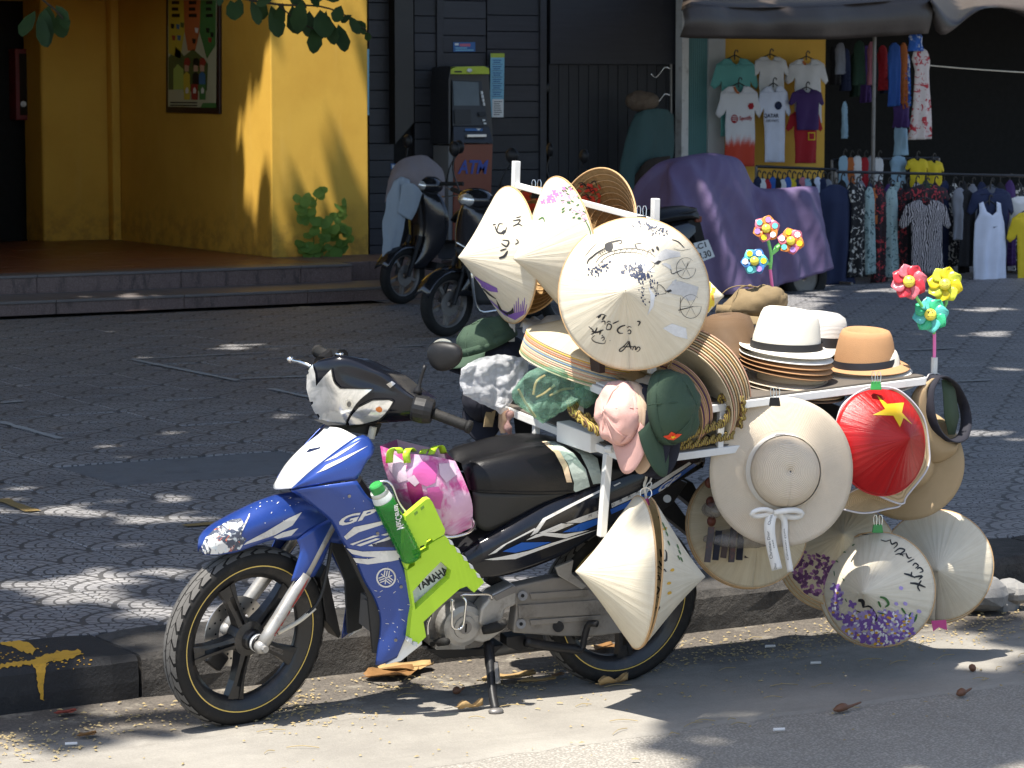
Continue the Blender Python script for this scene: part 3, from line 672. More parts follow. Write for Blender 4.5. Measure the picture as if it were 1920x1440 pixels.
# ================================================================== the motorbike
simple('rubber', (0.012, 0.0115, 0.011), 0.75, var=0.25, scale=20, bump=0.25, bscale=150, dirt=(0.05, 0.045, 0.04), dirtamt=0.35, spec=0.3)
simple('tread_rubber', (0.10, 0.095, 0.088), 0.9, var=0.25, scale=30, bump=0.3, bscale=120)
simple('rim_black', (0.012, 0.012, 0.013), 0.33, var=0.3, scale=12, dirt=(0.12, 0.1, 0.08), dirtamt=0.35)
simple('rim_stripe', (0.62, 0.44, 0.10), 0.4)
simple('disc_steel', (0.50, 0.48, 0.45), 0.35, 0.9, var=0.2)
simple('hole_black', (0.004, 0.004, 0.004), 0.9)
simple('alloy', (0.34, 0.33, 0.31), 0.45, 0.55, var=0.3, scale=14, dirt=(0.10, 0.08, 0.06), dirtamt=0.7)
simple('alloy_dark', (0.19, 0.18, 0.17), 0.5, 0.5, var=0.3, scale=14, dirt=(0.06, 0.05, 0.04), dirtamt=0.7)
simple('chain_case', (0.21, 0.195, 0.175), 0.5, 0.25, var=0.25, scale=9, bump=0.2, dirt=(0.07, 0.058, 0.045), dirtamt=0.7)
simple('chrome', (0.75, 0.74, 0.72), 0.16, 1.0, var=0.1)
simple('rust_red', (0.32, 0.04, 0.03), 0.7, var=0.4, scale=30)
simple('black_plastic', (0.010, 0.010, 0.011), 0.45, var=0.2, scale=14, dirt=(0.035, 0.032, 0.03), dirtamt=0.35, spec=0.3)
simple('black_gloss', (0.006, 0.007, 0.011), 0.16, var=0.2, coat=0.15, dirt=(0.02, 0.02, 0.02), dirtamt=0.25, bump=0.03, spec=0.35)
simple('seat_vinyl', (0.006, 0.006, 0.007), 0.36, var=0.2, scale=12, bump=0.25, bscale=260, spec=0.28)
simple('grey_plastic', (0.016, 0.016, 0.016), 0.6, var=0.2, scale=9, bump=0.15, bscale=200)
simple('sticker_white', (0.60, 0.59, 0.56), 0.4, var=0.12, scale=20, dirt=(0.25, 0.22, 0.18), dirtamt=0.55)
simple('sticker_blue', (0.012, 0.085, 0.36), 0.3, var=0.15)
simple('sticker_navy', (0.010, 0.016, 0.05), 0.35)
simple('tape_clear', (0.36, 0.42, 0.38), 0.25, var=0.3, scale=25, bump=0.4, bscale=50)
simple('foam', (0.55, 0.42, 0.28), 0.9, var=0.25)
simple('rope_cream', (0.6, 0.55, 0.45), 0.9, var=0.2)
def mat_blue():
    b = MB('blue_paint', 0.3); co = b.coord('Position'); n = b.noise(co, 6, 5, 0.6); sc = b.voro(co, 45, 'F1').lt(0.045); s2 = b.noise(co, 46, 6, 0.8).step(0.70, 0.73)
    fl = b.noise(co, 900, 1, 0.5)
    col = b.scale((0.011, 0.040, 0.225), n * 0.4 + 0.8); col = b.mix(fl * 0.18, col, (0.10, 0.20, 0.60)); col = b.mix(sc.max(s2) * 0.45, col, (0.35, 0.38, 0.45))
    b.color(col).rough(n * 0.2 + 0.24); b.b.inputs['Metallic'].default_value = 0.45; b.b.inputs['Coat Weight'].default_value = 0.5; b.b.inputs['Coat Roughness'].default_value = 0.12
    b = MB('white_paint', 0.28); co = b.coord('Position'); n = b.noise(co, 9, 5, 0.6)
    b.color(b.mix(b.noise(co, 40, 5, 0.75).step(0.62, 0.72) * 0.4, b.scale((0.70, 0.70, 0.68), n * 0.15 + 0.92), (0.35, 0.33, 0.30))); b.b.inputs['Coat Weight'].default_value = 0.4
    b = MB('lamp_lens', 0.16); co = b.coord('Position'); n = b.noise(co, 17, 4, 0.6, 1.2); v = b.voro(co, 38, 'F1')
    b.color(b.mix(n.step(0.45, 0.66), (0.84, 0.83, 0.79), (0.62, 0.62, 0.59))); b.b.inputs['Metallic'].default_value = 0.65; b.b.inputs['Coat Weight'].default_value = 0.6; b.bump((v * 2.0).sin() * .3 + n * .5, 0.12, 0.01)
    b = MB('fender_print', 0.4); co = b.coord('Position'); n = b.noise(co, 14, 3, 0.55, 2.5); q = b.noise(co, 22, 3, 0.6, 2.0)
    col = b.mix(n.step(0.45, 0.52), (0.62, 0.62, 0.60), (0.05, 0.06, 0.09)); col = b.mix(q.step(0.58, 0.63), col, (0.62, 0.14, 0.07)); col = b.mix(b.noise(co, 60, 5, 0.7).step(0.55, 0.6), col, (0.55, 0.60, 0.62)); b.color(col)
mat_blue()
bike = thing('motorbike', O_BIKE, 'blue, white and black motorbike leaning on its side stand by the kerb', 'motorbike')
def P(px, py, y): return BK.at(px, py, y)
def curve(fr, pts): return [fr.at(*p) for p in pts]
def mir(fr, pts): return [fr.mirror(p) for p in pts]
def both(nm, mm, mat, fr=BK, par=None, **k):
    o = mm.obj(nm, mat, par or bike, **k); m2 = MM(); m2.add([fr.mirror(v) for v in mm.v], [tuple(reversed(f)) for f in mm.f]); m2.obj(nm, mat, par or bike, **k); return o
FRONT = Frame(G(446, 1358), 177 + 12, 9)
def wheel(nm, fr, R, wd, rs, spoke_rot, tread=True):
    c = fr.w(0, 0, R); Mz = TR(c, fr.l, fr.f)                      # z of Mz = axle
    rt = thing(nm, rootloc(bike)); rt.parent = bike; rt.location = (0, 0, 0)
    h = wd / 2
    prof = [(rs - .008, -h * .62), (rs + .004, -h * .86), (rs + .022, -h), (R - .022, -h * .98), (R - .009, -h * .72), (R - .002, -h * .35), (R, 0), (R - .002, h * .35), (R - .009, h * .72), (R - .022, h * .98), (rs + .022, h), (rs + .004, h * .86), (rs - .008, h * .62)]
    mm = MM(); mm.lathe(prof, Mz, 72); mm.obj('tyre', 'rubber', rt, smooth=True)
    def tp(a, s):                                                   # point on the tread: s in -1..1 across
        r = R - .0135 * abs(s) ** 2.2 + .0022; z = s * h * 0.93; return Mz @ V((r * math.cos(a), r * math.sin(a), z))
    if tread:
        mm = MM(); n = 34
        for k in range(n):
            for sd in (-1, 1):
                a0 = 2 * math.pi * (k + (0.5 if sd > 0 else 0)) / n; da = 2 * math.pi / n
                for s0, s1, fa, fb, sh in ((0.06, 0.50, 0.03, 0.97, 0.25), (0.54, 0.98, 0.10, 0.86, 0.30)):
                    rows = []
                    for i in range(4):
                        s = s0 + (s1 - s0) * i / 3; off = da * sh * s + da * 0.22 * math.sin(s * 9)
                        rows.append([tp(a0 + off + da * (fa + (fb - fa) * j / 3), sd * s) for j in range(4)])
                    mm.grid(rows)
        mm.obj('tread', 'tread_rubber', rt, kind='stuff')
    mm = MM(); mm.lathe([(rs - .02, -h * .5), (rs - .004, -h * .72), (rs + .002, -h * .80), (rs + .006, -h * .74), (rs - .006, -h * .5), (rs - .030, 0), (rs - .006, h * .5), (rs + .006, h * .74), (rs + .002, h * .80), (rs - .004, h * .72), (rs - .02, h * .5), (rs - .040, h * .25), (rs - .040, -h * .25)], Mz, 72, closed=True); mm.obj('rim', 'rim_black', rt, smooth=True)
    for s in (1, -1):
        mm = MM(); mm.lathe([(rs - .0005, s * (h * .80 + .0012)), (rs + .0045, s * (h * .80 + .0016))], Mz, 72); mm.obj('rim_stripe', 'rim_stripe', rt)
    for k in range(5):
        a = 2 * math.pi * k / 5 + spoke_rot; mm = MM()
        def sp(r, t, z): return Mz @ V((r * math.cos(a) - t * math.sin(a), r * math.sin(a) + t * math.cos(a), z))
        for sd in (-1, 1):
            rows = []
            for r, t0, t1, zz in ((.045, .004, .020, .026), (.09, .006, .017, .021), (.14, .008, .019, .018), (rs - .035, .010, .030, .017)):
                rows.append([sp(r, sd * t0, zz), sp(r, sd * t1, zz * .8), sp(r, sd * t1, -zz * .8), sp(r, sd * t0, -zz)])
            mm.grid(rows, True)
        mm.grid([[sp(.05, -.008, .012), sp(.05, .008, .012)], [sp(.10, -.008, .008), sp(.10, .008, .008)]])
        mm.grid([[sp(rs - .075, -.02, .013), sp(rs - .075, .02, .013)], [sp(rs - .036, -.028, .015), sp(rs - .036, .028, .015)]])
        mm.obj('spoke', 'rim_black', rt)
    mm = MM(); mm.lathe([(.001, .05), (.026, .05), (.03, .045), (.034, .03), (.055, .024), (.055, -.024), (.034, -.03), (.03, -.05), (.001, -.05)], Mz, 28); mm.obj('hub', 'rim_black', rt, smooth=False)
    return rt, Mz
fwheel, FM = wheel('front_wheel', FRONT, 0.285, 0.074, 0.231, 0.18)
rwheel, RM = wheel('rear_wheel', BK, 0.285, 0.084, 0.231, 0.5, tread=True)
# brake disc on the far side
mm = MM(); mm.lathe([(.062, -.052), (.112, -.052), (.112, -.056), (.062, -.056)], FM, 48, True); disc = mm.obj('brake_disc', 'disc_steel', fwheel)
mm = MM()
for k in range(30):
    a = 2 * math.pi * k / 30; r = (.074, .087, .100)[k % 3]; Mh = FM @ Matrix.Translation((r * math.cos(a), r * math.sin(a), -.0515)); mm.lathe([(.0001, 0), (.0036, 0)], Mh, 8)
mm.obj('disc_hole', 'hole_black', disc)
mm = MM(); Mh = FM @ Matrix.Rotation(0.9, 4, 'Z'); mm.box((.075, -.035, -.085), (.13, .035, -.04), Mh); mm.obj('brake_caliper', 'black_plastic', fwheel, bevel=0.008)
mm = MM(); mm.lathe([(.001, .078), (.024, .078), (.026, .074), (.026, .05)], FM, 24); mm.obj('hub_drive', 'black_plastic', fwheel)
mm = MM(); mm.lathe([(.0262, .062), (.0275, .062), (.0275, .072), (.0262, .072)], FM, 24, True); mm.obj('hub_band', 'sticker_white', fwheel)
# fork legs
def F(px, py, y): return FRONT.at(px, py, y)
for s in (1, -1):
    a = F(489, 1213, .092); b = F(572, 1078, .074); c = F(640, 950, .045)
    if s < 0: a, b, c = [FRONT.mirror(p) for p in (a, b, c)]
    mm = MM(); mm.tube(crm([a, b], 6), [.019, .0205, .021, .0215, .022, .022], 14); mm.ball(a, .022, .022, .022); o = mm.obj('fork_leg', 'alloy', bike, smooth=True)
    mm = MM(); mm.tube([b, c], .016, 12); mm.obj('fork_tube', 'alloy', o, smooth=True)
    if s > 0:
        d = Decal(bvh_of(o), .0012, 6); d.poly([(574, 1090), (580, 1082), (556, 1133), (532, 1172), (516, 1196), (514, 1190), (536, 1158), (556, 1122)]); d.obj('rust_streak', 'rust_red', o)
        mm = MM(); ax = FRONT.l; mm.tube([a, a + ax * .028], .011, 8); mm.obj('axle_nut', 'alloy', o)
mm = MM(); mm.tube(crm([F(520, 1187, .06), F(560, 1165, .07), F(598, 1125, .07), F(615, 1060, .06), F(625, 990, .04)], 24), .006, 8); mm.obj('brake_cable', 'grey_plastic', bike, smooth=True)
mm = MM(); mm.tube(crm([F(520, 1187, .06), F(560, 1165, .07), F(590, 1140, .07)], 12), .0075, 8); mm.obj('cable_sleeve', 'rope_cream', bike, smooth=True)
# front fender
ridge = curve(FRONT, [(376, 1028, .0), (388, 1004, 0), (410, 985, 0), (452, 959, 0), (500, 936, 0), (548, 923, 0), (600, 925, 0), (650, 950, 0)])
shou = curve(FRONT, [(380, 1036, .012), (398, 1018, .035), (425, 1003, .046), (470, 984, .052), (520, 966, .055), (565, 957, .056), (610, 960, .056), (655, 985, .055)])
low = curve(FRONT, [(383, 1040, .016), (405, 1040, .04), (440, 1036, .052), (480, 1022, .057), (512, 1012, .058), (540, 1013, .058), (575, 1010, .058), (640, 1020, .058)])
mm = loft([mir(FRONT, low), mir(FRONT, shou), ridge, shou, low], 30, 17); fender = mm.obj('front_fender', 'blue_paint', bike, smooth=True, solid=.003, solid_off=0)
fl = loft([curve(FRONT, [(556, 1012, .0585), (562, 1032, .064), (552, 1068, .072), (545, 1090, .076)]), curve(FRONT, [(585, 990, .062), (588, 1020, .07), (574, 1060, .08), (566, 1087, .084)]), curve(FRONT, [(628, 966, .058), (622, 1005, .066), (606, 1050, .074), (589, 1080, .078)])], 12, 9)
both('fender_flank', fl, 'blue_paint', FRONT, fender, smooth=True, solid=.003)
fb_ = bvh_of(fender)
d = Decal(fb_, .0018, 6); d.poly([(376, 1030), (386, 1008), (405, 990), (432, 975), (452, 972), (458, 985), (452, 1005), (462, 1010), (450, 1030), (410, 1039), (385, 1039)]); d.obj('fender_print', 'fender_print', fender)
d = Decal(fb_, .0018, 6)
d.poly([(462, 1016), (500, 996), (540, 972), (566, 960), (548, 985), (515, 1003), (482, 1014), (456, 1022)]); d.poly([(512, 1007), (530, 998), (559, 990), (546, 1004), (520, 1010)])
for q in range(18): d.blob(random.uniform(470, 560), random.uniform(932, 985), random.uniform(.5, 2.6), random.uniform(.4, .9), random.uniform(-1, 0), 6, .5)
for q in range(5): d.stroke([(450 + q * 3, 1002 - q * 6), (458 + q * 2, 985 - q * 4), (464 + q, 975 - q * 3)], 3)
d.obj('fender_sticker', 'sticker_white', fender)
# nose and cowl
c1 = curve(BK, [(512, 910, -.055), (535, 871, -.06), (567, 837, -.065), (596, 815, -.07), (611, 800, -.07)])
c2 = curve(BK, [(516, 917, -.02), (548, 876, -.005), (590, 841, .0), (622, 818, .0), (638, 803, 0.0)])
c3 = curve(BK, [(546, 915, .05), (577, 886, .066), (612, 858, .08), (645, 833, .092), (668, 818, .10)])
mm = loft([c1, c2, c3], 16, 12); nose = mm.obj('nose_panel', 'white_paint', bike, smooth=True, solid=.003)
c4 = curve(BK, [(546, 915.5, .05), (577, 888, .0665), (612, 859, .081), (645, 834, .093), (668, 819, .101), (688, 817, .108), (704, 840, .125)])
c5 = curve(BK, [(546, 918, .051), (572, 913, .08), (600, 910, .105), (628, 906, .125), (650, 902, .14), (669, 899, .15), (684, 872, .145)])
mm = MM(); g = loft([c4, [a.lerp(b, .5) + BK.l * .012 + BK.u * .006 for a, b in zip(crm(c4, 9), crm(c5, 9))], c5], 18, 10)
cowl = both('upper_cowl', g, 'blue_paint', smooth=True, solid=.003)
e1 = curve(BK, [(546, 919, .05), (567, 933, .06), (593, 954, .075), (617, 973, .087), (630, 995, .092), (644, 1020, .098), (665, 1049, .106), (681, 1086, .112), (702, 1123, .118), (712, 1154, .122), (712, 1183, .124), (708, 1215, .125), (704, 1246, .125)])
e2 = curve(BK, [(600, 911, .115), (640, 935, .135), (662, 958, .145), (680, 985, .15), (694, 1015, .153), (710, 1050, .157), (728, 1090, .16), (742, 1130, .162), (746, 1160, .162), (742, 1190, .158), (728, 1222, .148), (716, 1245, .135)])
e3 = curve(BK, [(669, 901, .15), (689, 930, .16), (704, 941, .165), (719, 959, .168), (733, 991, .172), (744, 1022, .175), (752, 1049, .177), (764, 1081, .179), (773, 1115, .18), (774, 1138, .18), (770, 1170, .175), (757, 1202, .165), (744, 1232, .15)])
g = loft([e1, e2, e3], 40, 14); shield = both('leg_shield', g, 'blue_paint', smooth=True, solid=.003)
mm = MM(); mm.prism(curve(BK, [(669, 905, .13), (720, 965, .15), (752, 1050, .155), (772, 1130, .155), (744, 1228, .135), (700, 1225, .10), (690, 1120, .09), (640, 1010, .08)]), -BK.l * .012); both('inner_shield', mm, 'grey_plastic')
mm = MM(); mm.prism(curve(BK, [(742, 1234, .15), (776, 1160, .168), (790, 1185, .17), (792, 1208, .17), (752, 1240, .155), (722, 1247, .14)]), -BK.l * .01); both('shield_edge', mm, 'white_paint', bevel=.003)
# prints on the shield, pixel outlines laid on it
sb = bvh_of(shield, cowl); 
d = Decal(sb, .0016, 7)
d.poly([(645, 1006), (664, 988), (721, 976), (725, 981), (672, 998), (650, 1012)]); d.poly([(656, 1020), (690, 1008), (700, 1004), (712, 1004), (680, 1014), (662, 1022)]); d.poly([(690, 1023), (736, 1003), (738, 1008), (700, 1024)]); d.poly([(668, 1022), (705, 1009), (713, 1010), (676, 1024)]); d.poly([(714, 1003), (733, 997), (736, 1002), (722, 1004)])
d.poly([(650, 1028), (680, 1034), (746, 1032), (752, 1048), (735, 1052), (690, 1058), (668, 1055), (662, 1046), (690, 1048), (706, 1045), (680, 1043), (660, 1038)])
for pts in ([(600, 883), (612, 872), (660, 850), (690, 836), (640, 866), (612, 880), (592, 888)], [(608, 866), (640, 846), (676, 826), (655, 842), (630, 858)]): d.poly(pts)
for q in range(34): d.blob(random.uniform(640, 770), random.uniform(910, 1225), random.uniform(.4, 1.4), random.uniform(.3, .8), random.uniform(0, 3), 5)
for q in range(16): x = random.uniform(700, 770); y = random.uniform(1085, 1200); d.stroke([(x, y), (x + random.uniform(-6, 9), y + random.uniform(-2, 5))], 1.0)
d.obj('stripe_sticker', 'sticker_white', shield)
d = Decal(sb, .0017, 7); d.poly([(697, 1020), (740, 1010), (742, 1026), (700, 1025)]); d.obj('stripe_sticker', 'sticker_navy', shield)
d = Decal(sb, .002, 5); d.text('GP', [(632, 989), (696, 970), (709, 952), (640, 968)], 0.0, 0.035); d.obj('lettering', 'sticker_white', shield)
d = Decal(sb, .002, 4); cx, cy, rr_ = 724, 1083, 17
ring = [(cx + rr_ * math.cos(t), cy + rr_ * 1.0 * math.sin(t)) for t in [2 * math.pi * k / 28 for k in range(29)]]
for a, b in zip(ring, ring[1:]): d.stroke([a, b], 3.0, False)
for k in range(3):
    t = -math.pi / 2 + k * 2 * math.pi / 3 + .15; ux, uy = math.cos(t), math.sin(t); nx, ny = -uy, ux
    for o_ in (-4.2, 0, 4.2): d.stroke([(cx + nx * o_ + ux * 3, cy + ny * o_ + uy * 3), (cx + nx * o_ + ux * 13.5, cy + ny * o_ + uy * 13.5)], 2.0, False)
    d.stroke([(cx, cy), (cx - ux * 12, cy - uy * 12)], 1.8, False)
d.obj('emblem', 'sticker_white', shield)
d = Decal(sb, .0022, 6); d.stroke([(547, 917), (600, 909), (645, 902), (668, 899)], 1.6, False); d.obj('panel_gap', 'hole_black', shield)
for q in ((655, 930), (708, 1000), (752, 1100), (742, 1200), (700, 860)):
    d = Decal(sb, .003, 5); d.blob(*q, 3.2, 3.2, 0, 9, 0); d.obj('screw', 'alloy_dark', shield)
nb = bvh_of(nose); d = Decal(nb, .0014, 6); d.poly([(573, 849), (580, 842), (602, 838), (600, 841), (582, 847)]); d.obj('lettering', 'sticker_navy', nose)
d = Decal(nb, .002, 5); d.blob(609, 806, 7, 10, .3, 14, 0.0); d.obj('badge', 'alloy', nose)
# headlamp housing on the handlebar (steered)
T = curve(FRONT, [(586, 683, -.12), (598, 675, -.09), (618, 670, -.05), (642, 669, -.01), (690, 689, .05), (716, 701, .085), (751, 727, .13), (776, 744, .17)])
A1 = curve(FRONT, [(577, 700, -.125), (590, 700, -.085), (612, 695, -.035), (636, 700, .0), (690, 713, .055), (718, 722, .09), (750, 737, .135), (776, 752, .175)])
A2 = curve(FRONT, [(576, 730, -.12), (591, 728, -.085), (616, 726, -.03), (642, 728, .015), (690, 734, .065), (720, 742, .10), (750, 754, .14), (776, 762, .175)])
A3 = curve(FRONT, [(584, 758, -.105), (600, 762, -.07), (622, 765, -.025), (648, 767, .02), (685, 766, .065), (718, 768, .10), (750, 772, .14), (776, 774, .172)])
A4 = curve(FRONT, [(597, 783, -.085), (608, 788, -.06), (626, 791, -.03), (650, 792, .01), (682, 789, .055), (715, 786, .09), (748, 785, .13), (775, 784, .165)])
A5 = curve(FRONT, [(606, 796, -.07), (616, 798, -.05), (632, 800, -.025), (652, 801, .0), (680, 798, .04), (712, 794, .075), (746, 791, .12), (774, 789, .155)])
back = [p + FRONT.f * -.09 + FRONT.u * -.01 for p in T]; backl = [p + FRONT.f * -.08 + FRONT.u * .01 for p in A5]
mm = loft([back, T, A1, A2, A3, A4, A5, backl], 30, 34); lamp = mm.obj('headlamp_housing', 'black_gloss', bike, smooth=True)
lb = bvh_of(lamp)
d = Decal(lb, .005, 6); d.poly([(587, 684), (577, 699), (576, 729), (583, 756), (596, 782), (607, 795), (650, 799), (652, 786), (672, 754), (700, 729), (637, 727), (627, 714), (622, 692), (608, 706), (594, 723), (592, 700)]); d.obj('headlamp_lens', 'lamp_lens', lamp, smooth=True)
d = Decal(lb, .005, 6); d.poly([(654, 790), (660, 778), (673, 764), (699, 751), (729, 750), (737, 753), (726, 772), (710, 786), (680, 794), (656, 797)]); ind = d.obj('indicator_lens', 'lamp_lens', lamp, smooth=True)
simple('amber', (0.55, 0.16, 0.03), 0.3); d = Decal(lb, .0065, 5); d.blob(711, 767, 6, 5, 0, 9); d.obj('indicator_bulb', 'amber', lamp)
d = Decal(lb, .0065, 5); d.blob(655, 757, 7, 8.5, 0, 12, .02); d.obj('headlamp_bulb', 'rope_cream', lamp); d = Decal(lb, .0075, 5); d.blob(655, 757, 4, 5.5, 0, 12, .02); d.obj('headlamp_bulb', 'alloy_dark', lamp)
d = Decal(lb, .006, 6)
for pts in ([(652, 799), (651, 788), (671, 755), (700, 730)], [(638, 727.5), (700, 729)], [(622, 690), (627, 714), (638, 727)], [(652, 797), (684, 795), (712, 787), (738, 754), (728, 749), (698, 750), (672, 763)]): d.stroke(pts, 2.4, False)
d.obj('lens_seal', 'rubber', lamp)
d = Decal(lb, .004, 5); d.poly([(725, 720), (734, 715), (741, 720), (732, 727)]); d.obj('clip_plate', 'disc_steel', lamp)
mm = MM(); mm.prism(curve(FRONT, [(612, 797, .0), (690, 797, .03), (716, 795, .05), (706, 818, .04), (690, 815, .03), (640, 808, .0)]), -FRONT.l * .07); mm.obj('steering_neck', 'grey_plastic', bike)
mm = MM(); mm.tube([F(700, 800, .05), F(695, 822, .05)], .012, 8); mm.obj('cable', 'rope_cream', bike)
# handlebar ends
sw0, sw1 = F(776, 764, .19), F(812, 772, .235)
Msw = TR(sw0, sw1 - sw0); L_ = (sw1 - sw0).length
mm = MM(); mm.lathe([(.001, -.004), (.036, -.004), (.042, .004), (.043, L_ * .6), (.036, L_), (.001, L_)], Msw, 20); mm.obj('switch_box', 'black_plastic', bike, smooth=False, bevel=.003)
g0, g1 = F(812, 775, .235), F(876, 799, .33)
mm = MM(); mm.tube(crm([g0, g1], 14), [.0175 if i % 2 else .0165 for i in range(14)], 12); mm.tube([g1, g1 + (g1 - g0).normalized() * .012], .021, 12); mm.obj('grip', 'rubber', bike, smooth=True)
mm = MM(); mm.tube(crm([F(783, 738, .19), F(786, 722, .19), F(792, 700, .19), F(797, 685, .19)], 8), [.014, .012, .0055, .0055, .0055, .0055, .006, .006], 10); stem = mm.obj('mirror_stem', 'black_plastic', bike, smooth=True)
mc = F(830, 663, .20); Mm = TR(mc, (CAM - mc).normalized() * 0.75 + FRONT.f * .7, RGT)
mm = MM(); rows = []
for j in range(9):
    t = j / 8 * math.pi / 2; row = []
    for k in range(28):
        a = 2 * math.pi * k / 28; rx = .058 * (1 + .16 * math.cos(a)); ry = .046 * (1 + .22 * math.cos(a + .9) + .06 * math.cos(3 * a)); row.append(Mm @ V((rx * math.sin(t) * math.cos(a), ry * math.sin(t) * math.sin(a), .03 * math.cos(t) ** .6 if t < 1.57 else 0)))
    rows.append(row)
mm.grid(rows, True); mir_o = mm.obj('mirror', 'black_plastic', bike, smooth=True)
mm = MM(); mm.lathe([(.001, -.002), (.046, -.002)], Mm, 24); mm.obj('mirror_glass', 'chrome', mir_o)
rg0, rg1 = F(617, 667, -.17), F(597, 659, -.27)
mm = MM(); mm.tube([rg0, rg1], .017, 12); mm.tube([rg1, rg1 + (rg1 - rg0).normalized() * .006], .021, 14); mm.obj('grip', 'rubber', bike, smooth=True)
mm = MM(); mm.tube([F(604, 684, -.13), F(622, 667, -.16), F(640, 672, -.11)], [.03, .026, .03], 10); mm.obj('switch_box', 'black_plastic', bike)
mm = MM(); mm.tube(crm([F(587, 690, -.15), F(568, 680, -.19), F(555, 677, -.23), F(545, 674, -.26)], 10), [.006, .007, .008, .008, .008, .007, .006, .006, .006, .006], 8); mm.ball(F(544, 674, -.26), .011); mm.obj('brake_lever', 'chrome', bike, smooth=True)
mm = MM(); mm.ball(F(636, 664, -.1), .012, .02, .008); mm.obj('mirror_boss', 'chrome', bike, smooth=True)
# seat
top = curve(BK, [(864, 868, 0), (890, 857, 0), (943, 844, 0), (995, 832, 0), (1035, 828, 0), (1090, 836, 0), (1150, 850, 0), (1215, 850, 0)])
sh1 = curve(BK, [(866, 874, .035), (888, 866, .075), (943, 852, .085), (1000, 842, .09), (1050, 842, .095), (1110, 852, .095), (1165, 862, .09), (1225, 862, .08)])
sh2 = curve(BK, [(872, 893, .055), (890, 893, .105), (945, 890, .125), (1005, 888, .132), (1065, 885, .137), (1125, 880, .135), (1175, 878, .125), (1235, 872, .11)])
lo2 = curve(BK, [(880, 918, .06), (892, 922, .112), (945, 925, .13), (1009, 926, .137), (1073, 924, .142), (1130, 906, .14), (1180, 892, .13), (1240, 880, .115)])
g = loft([mir(BK, lo2), mir(BK, sh2), mir(BK, sh1), top, sh1, sh2, lo2], 34, 25); seat = g.obj('seat', 'seat_vinyl', bike, smooth=True)
stb = bvh_of(seat)
d = Decal(stb, .002, 7); d.poly([(1020, 828), (1040, 828), (1075, 850), (1098, 880), (1106, 912), (1075, 924), (1076, 905), (1064, 868), (1044, 843)]); d.poly([(1060, 833), (1090, 838), (1120, 860), (1130, 905), (1112, 908), (1102, 880), (1088, 852)]); d.obj('tape', 'tape_clear', seat)
d = Decal(stb, .0035, 7); d.poly([(1016, 829), (1024, 828), (1050, 848), (1064, 872), (1072, 904), (1062, 904), (1054, 876), (1040, 850)]); d.obj('torn_foam', 'foam', seat)
d = Decal(stb, .003, 6); d.stroke([(882, 864), (884, 880), (880, 900)], 1.5, False); d.stroke([(884, 919), (945, 922), (1009, 923), (1072, 921)], 1.6, False); d.obj('seam', 'hole_black', seat)
und = loft([curve(BK, [(886, 922, .105), (945, 926, .125), (1009, 927, .13), (1075, 926, .135)]), curve(BK, [(888, 955, .10), (935, 960, .115), (985, 950, .118), (1040, 940, .125)]), curve(BK, [(892, 985, .095), (915, 996, .105), (960, 975, .11), (1010, 950, .12)])], 14, 8); both('under_seat_panel', und, 'grey_plastic', smooth=True, solid=.003)
# long side cover and tail
u_ = curve(BK, [(858, 1040, .10), (895, 1014, .105), (930, 993, .11), (1010, 948, .125), (1073, 922, .135), (1130, 901, .135), (1200, 878, .125), (1262, 862, .11), (1322, 856, .085)])
m_ = curve(BK, [(868, 1062, .125), (905, 1042, .135), (945, 1020, .145), (1020, 982, .155), (1085, 955, .16), (1140, 934, .155), (1205, 908, .14), (1262, 885, .12), (1322, 866, .088)])
l_ = curve(BK, [(884, 1082, .115), (915, 1084, .125), (965, 1075, .132), (1035, 1050, .14), (1090, 1020, .145), (1150, 980, .145), (1210, 945, .13), (1265, 908, .112), (1318, 876, .085)])
g = loft([u_, m_, l_], 36, 12); side = both('side_cover', g, 'black_gloss', smooth=True, solid=.003)
g = loft([curve(BK, [(1322, 857, .085), (1322, 866, .086), (1318, 878, .085)]), mir(BK, curve(BK, [(1322, 857, .085), (1322, 866, .086), (1318, 878, .085)]))], 5, 6); g.obj('tail', 'black_plastic', bike)
g = loft([u_, mir(BK, u_)], 30, 5); g.obj('centre_spine', 'black_plastic', bike, smooth=True)
sd = bvh_of(side); d = Decal(sd, .0016, 8)
for pts in ([(908, 1049), (938, 1044), (990, 1033), (1034, 1018), (1122, 992), (1100, 1000), (1060, 1014), (1010, 1032), (966, 1048), (925, 1050)], [(915, 1041), (942, 1022), (1002, 990), (1006, 992), (950, 1020), (930, 1036)], [(986, 1013), (1018, 1004), (1060, 1009), (1105, 994), (1060, 1001), (1020, 998), (1005, 1002)],
            [(994, 1005), (1018, 972), (1070, 945), (1128, 917), (1128, 921), (1074, 949), (1024, 975), (1008, 998)], [(1010, 999), (1052, 981), (1062, 982), (1020, 1000)], [(1026, 998), (1064, 981), (1076, 982), (1040, 997)], [(1060, 980), (1124, 956), (1126, 968), (1088, 980)], [(1146, 944), (1224, 908), (1292, 866), (1296, 869), (1230, 914), (1147, 952)], [(1150, 910), (1162, 904), (1164, 906), (1152, 912)]): d.poly(pts)
d.obj('stripe_sticker', 'sticker_white', side)
d = Decal(sd, .0017, 8)
for pts in ([(942, 1034), (978, 1017), (1034, 1016), (1000, 1028), (966, 1036)], [(1054, 998), (1086, 982), (1124, 970), (1126, 980), (1090, 996)], [(1144, 955), (1230, 916), (1300, 869), (1306, 872), (1234, 924), (1146, 964)]): d.poly(pts)
d.obj('stripe_sticker', 'sticker_blue', side)
d = Decal(sd, .0024, 5)
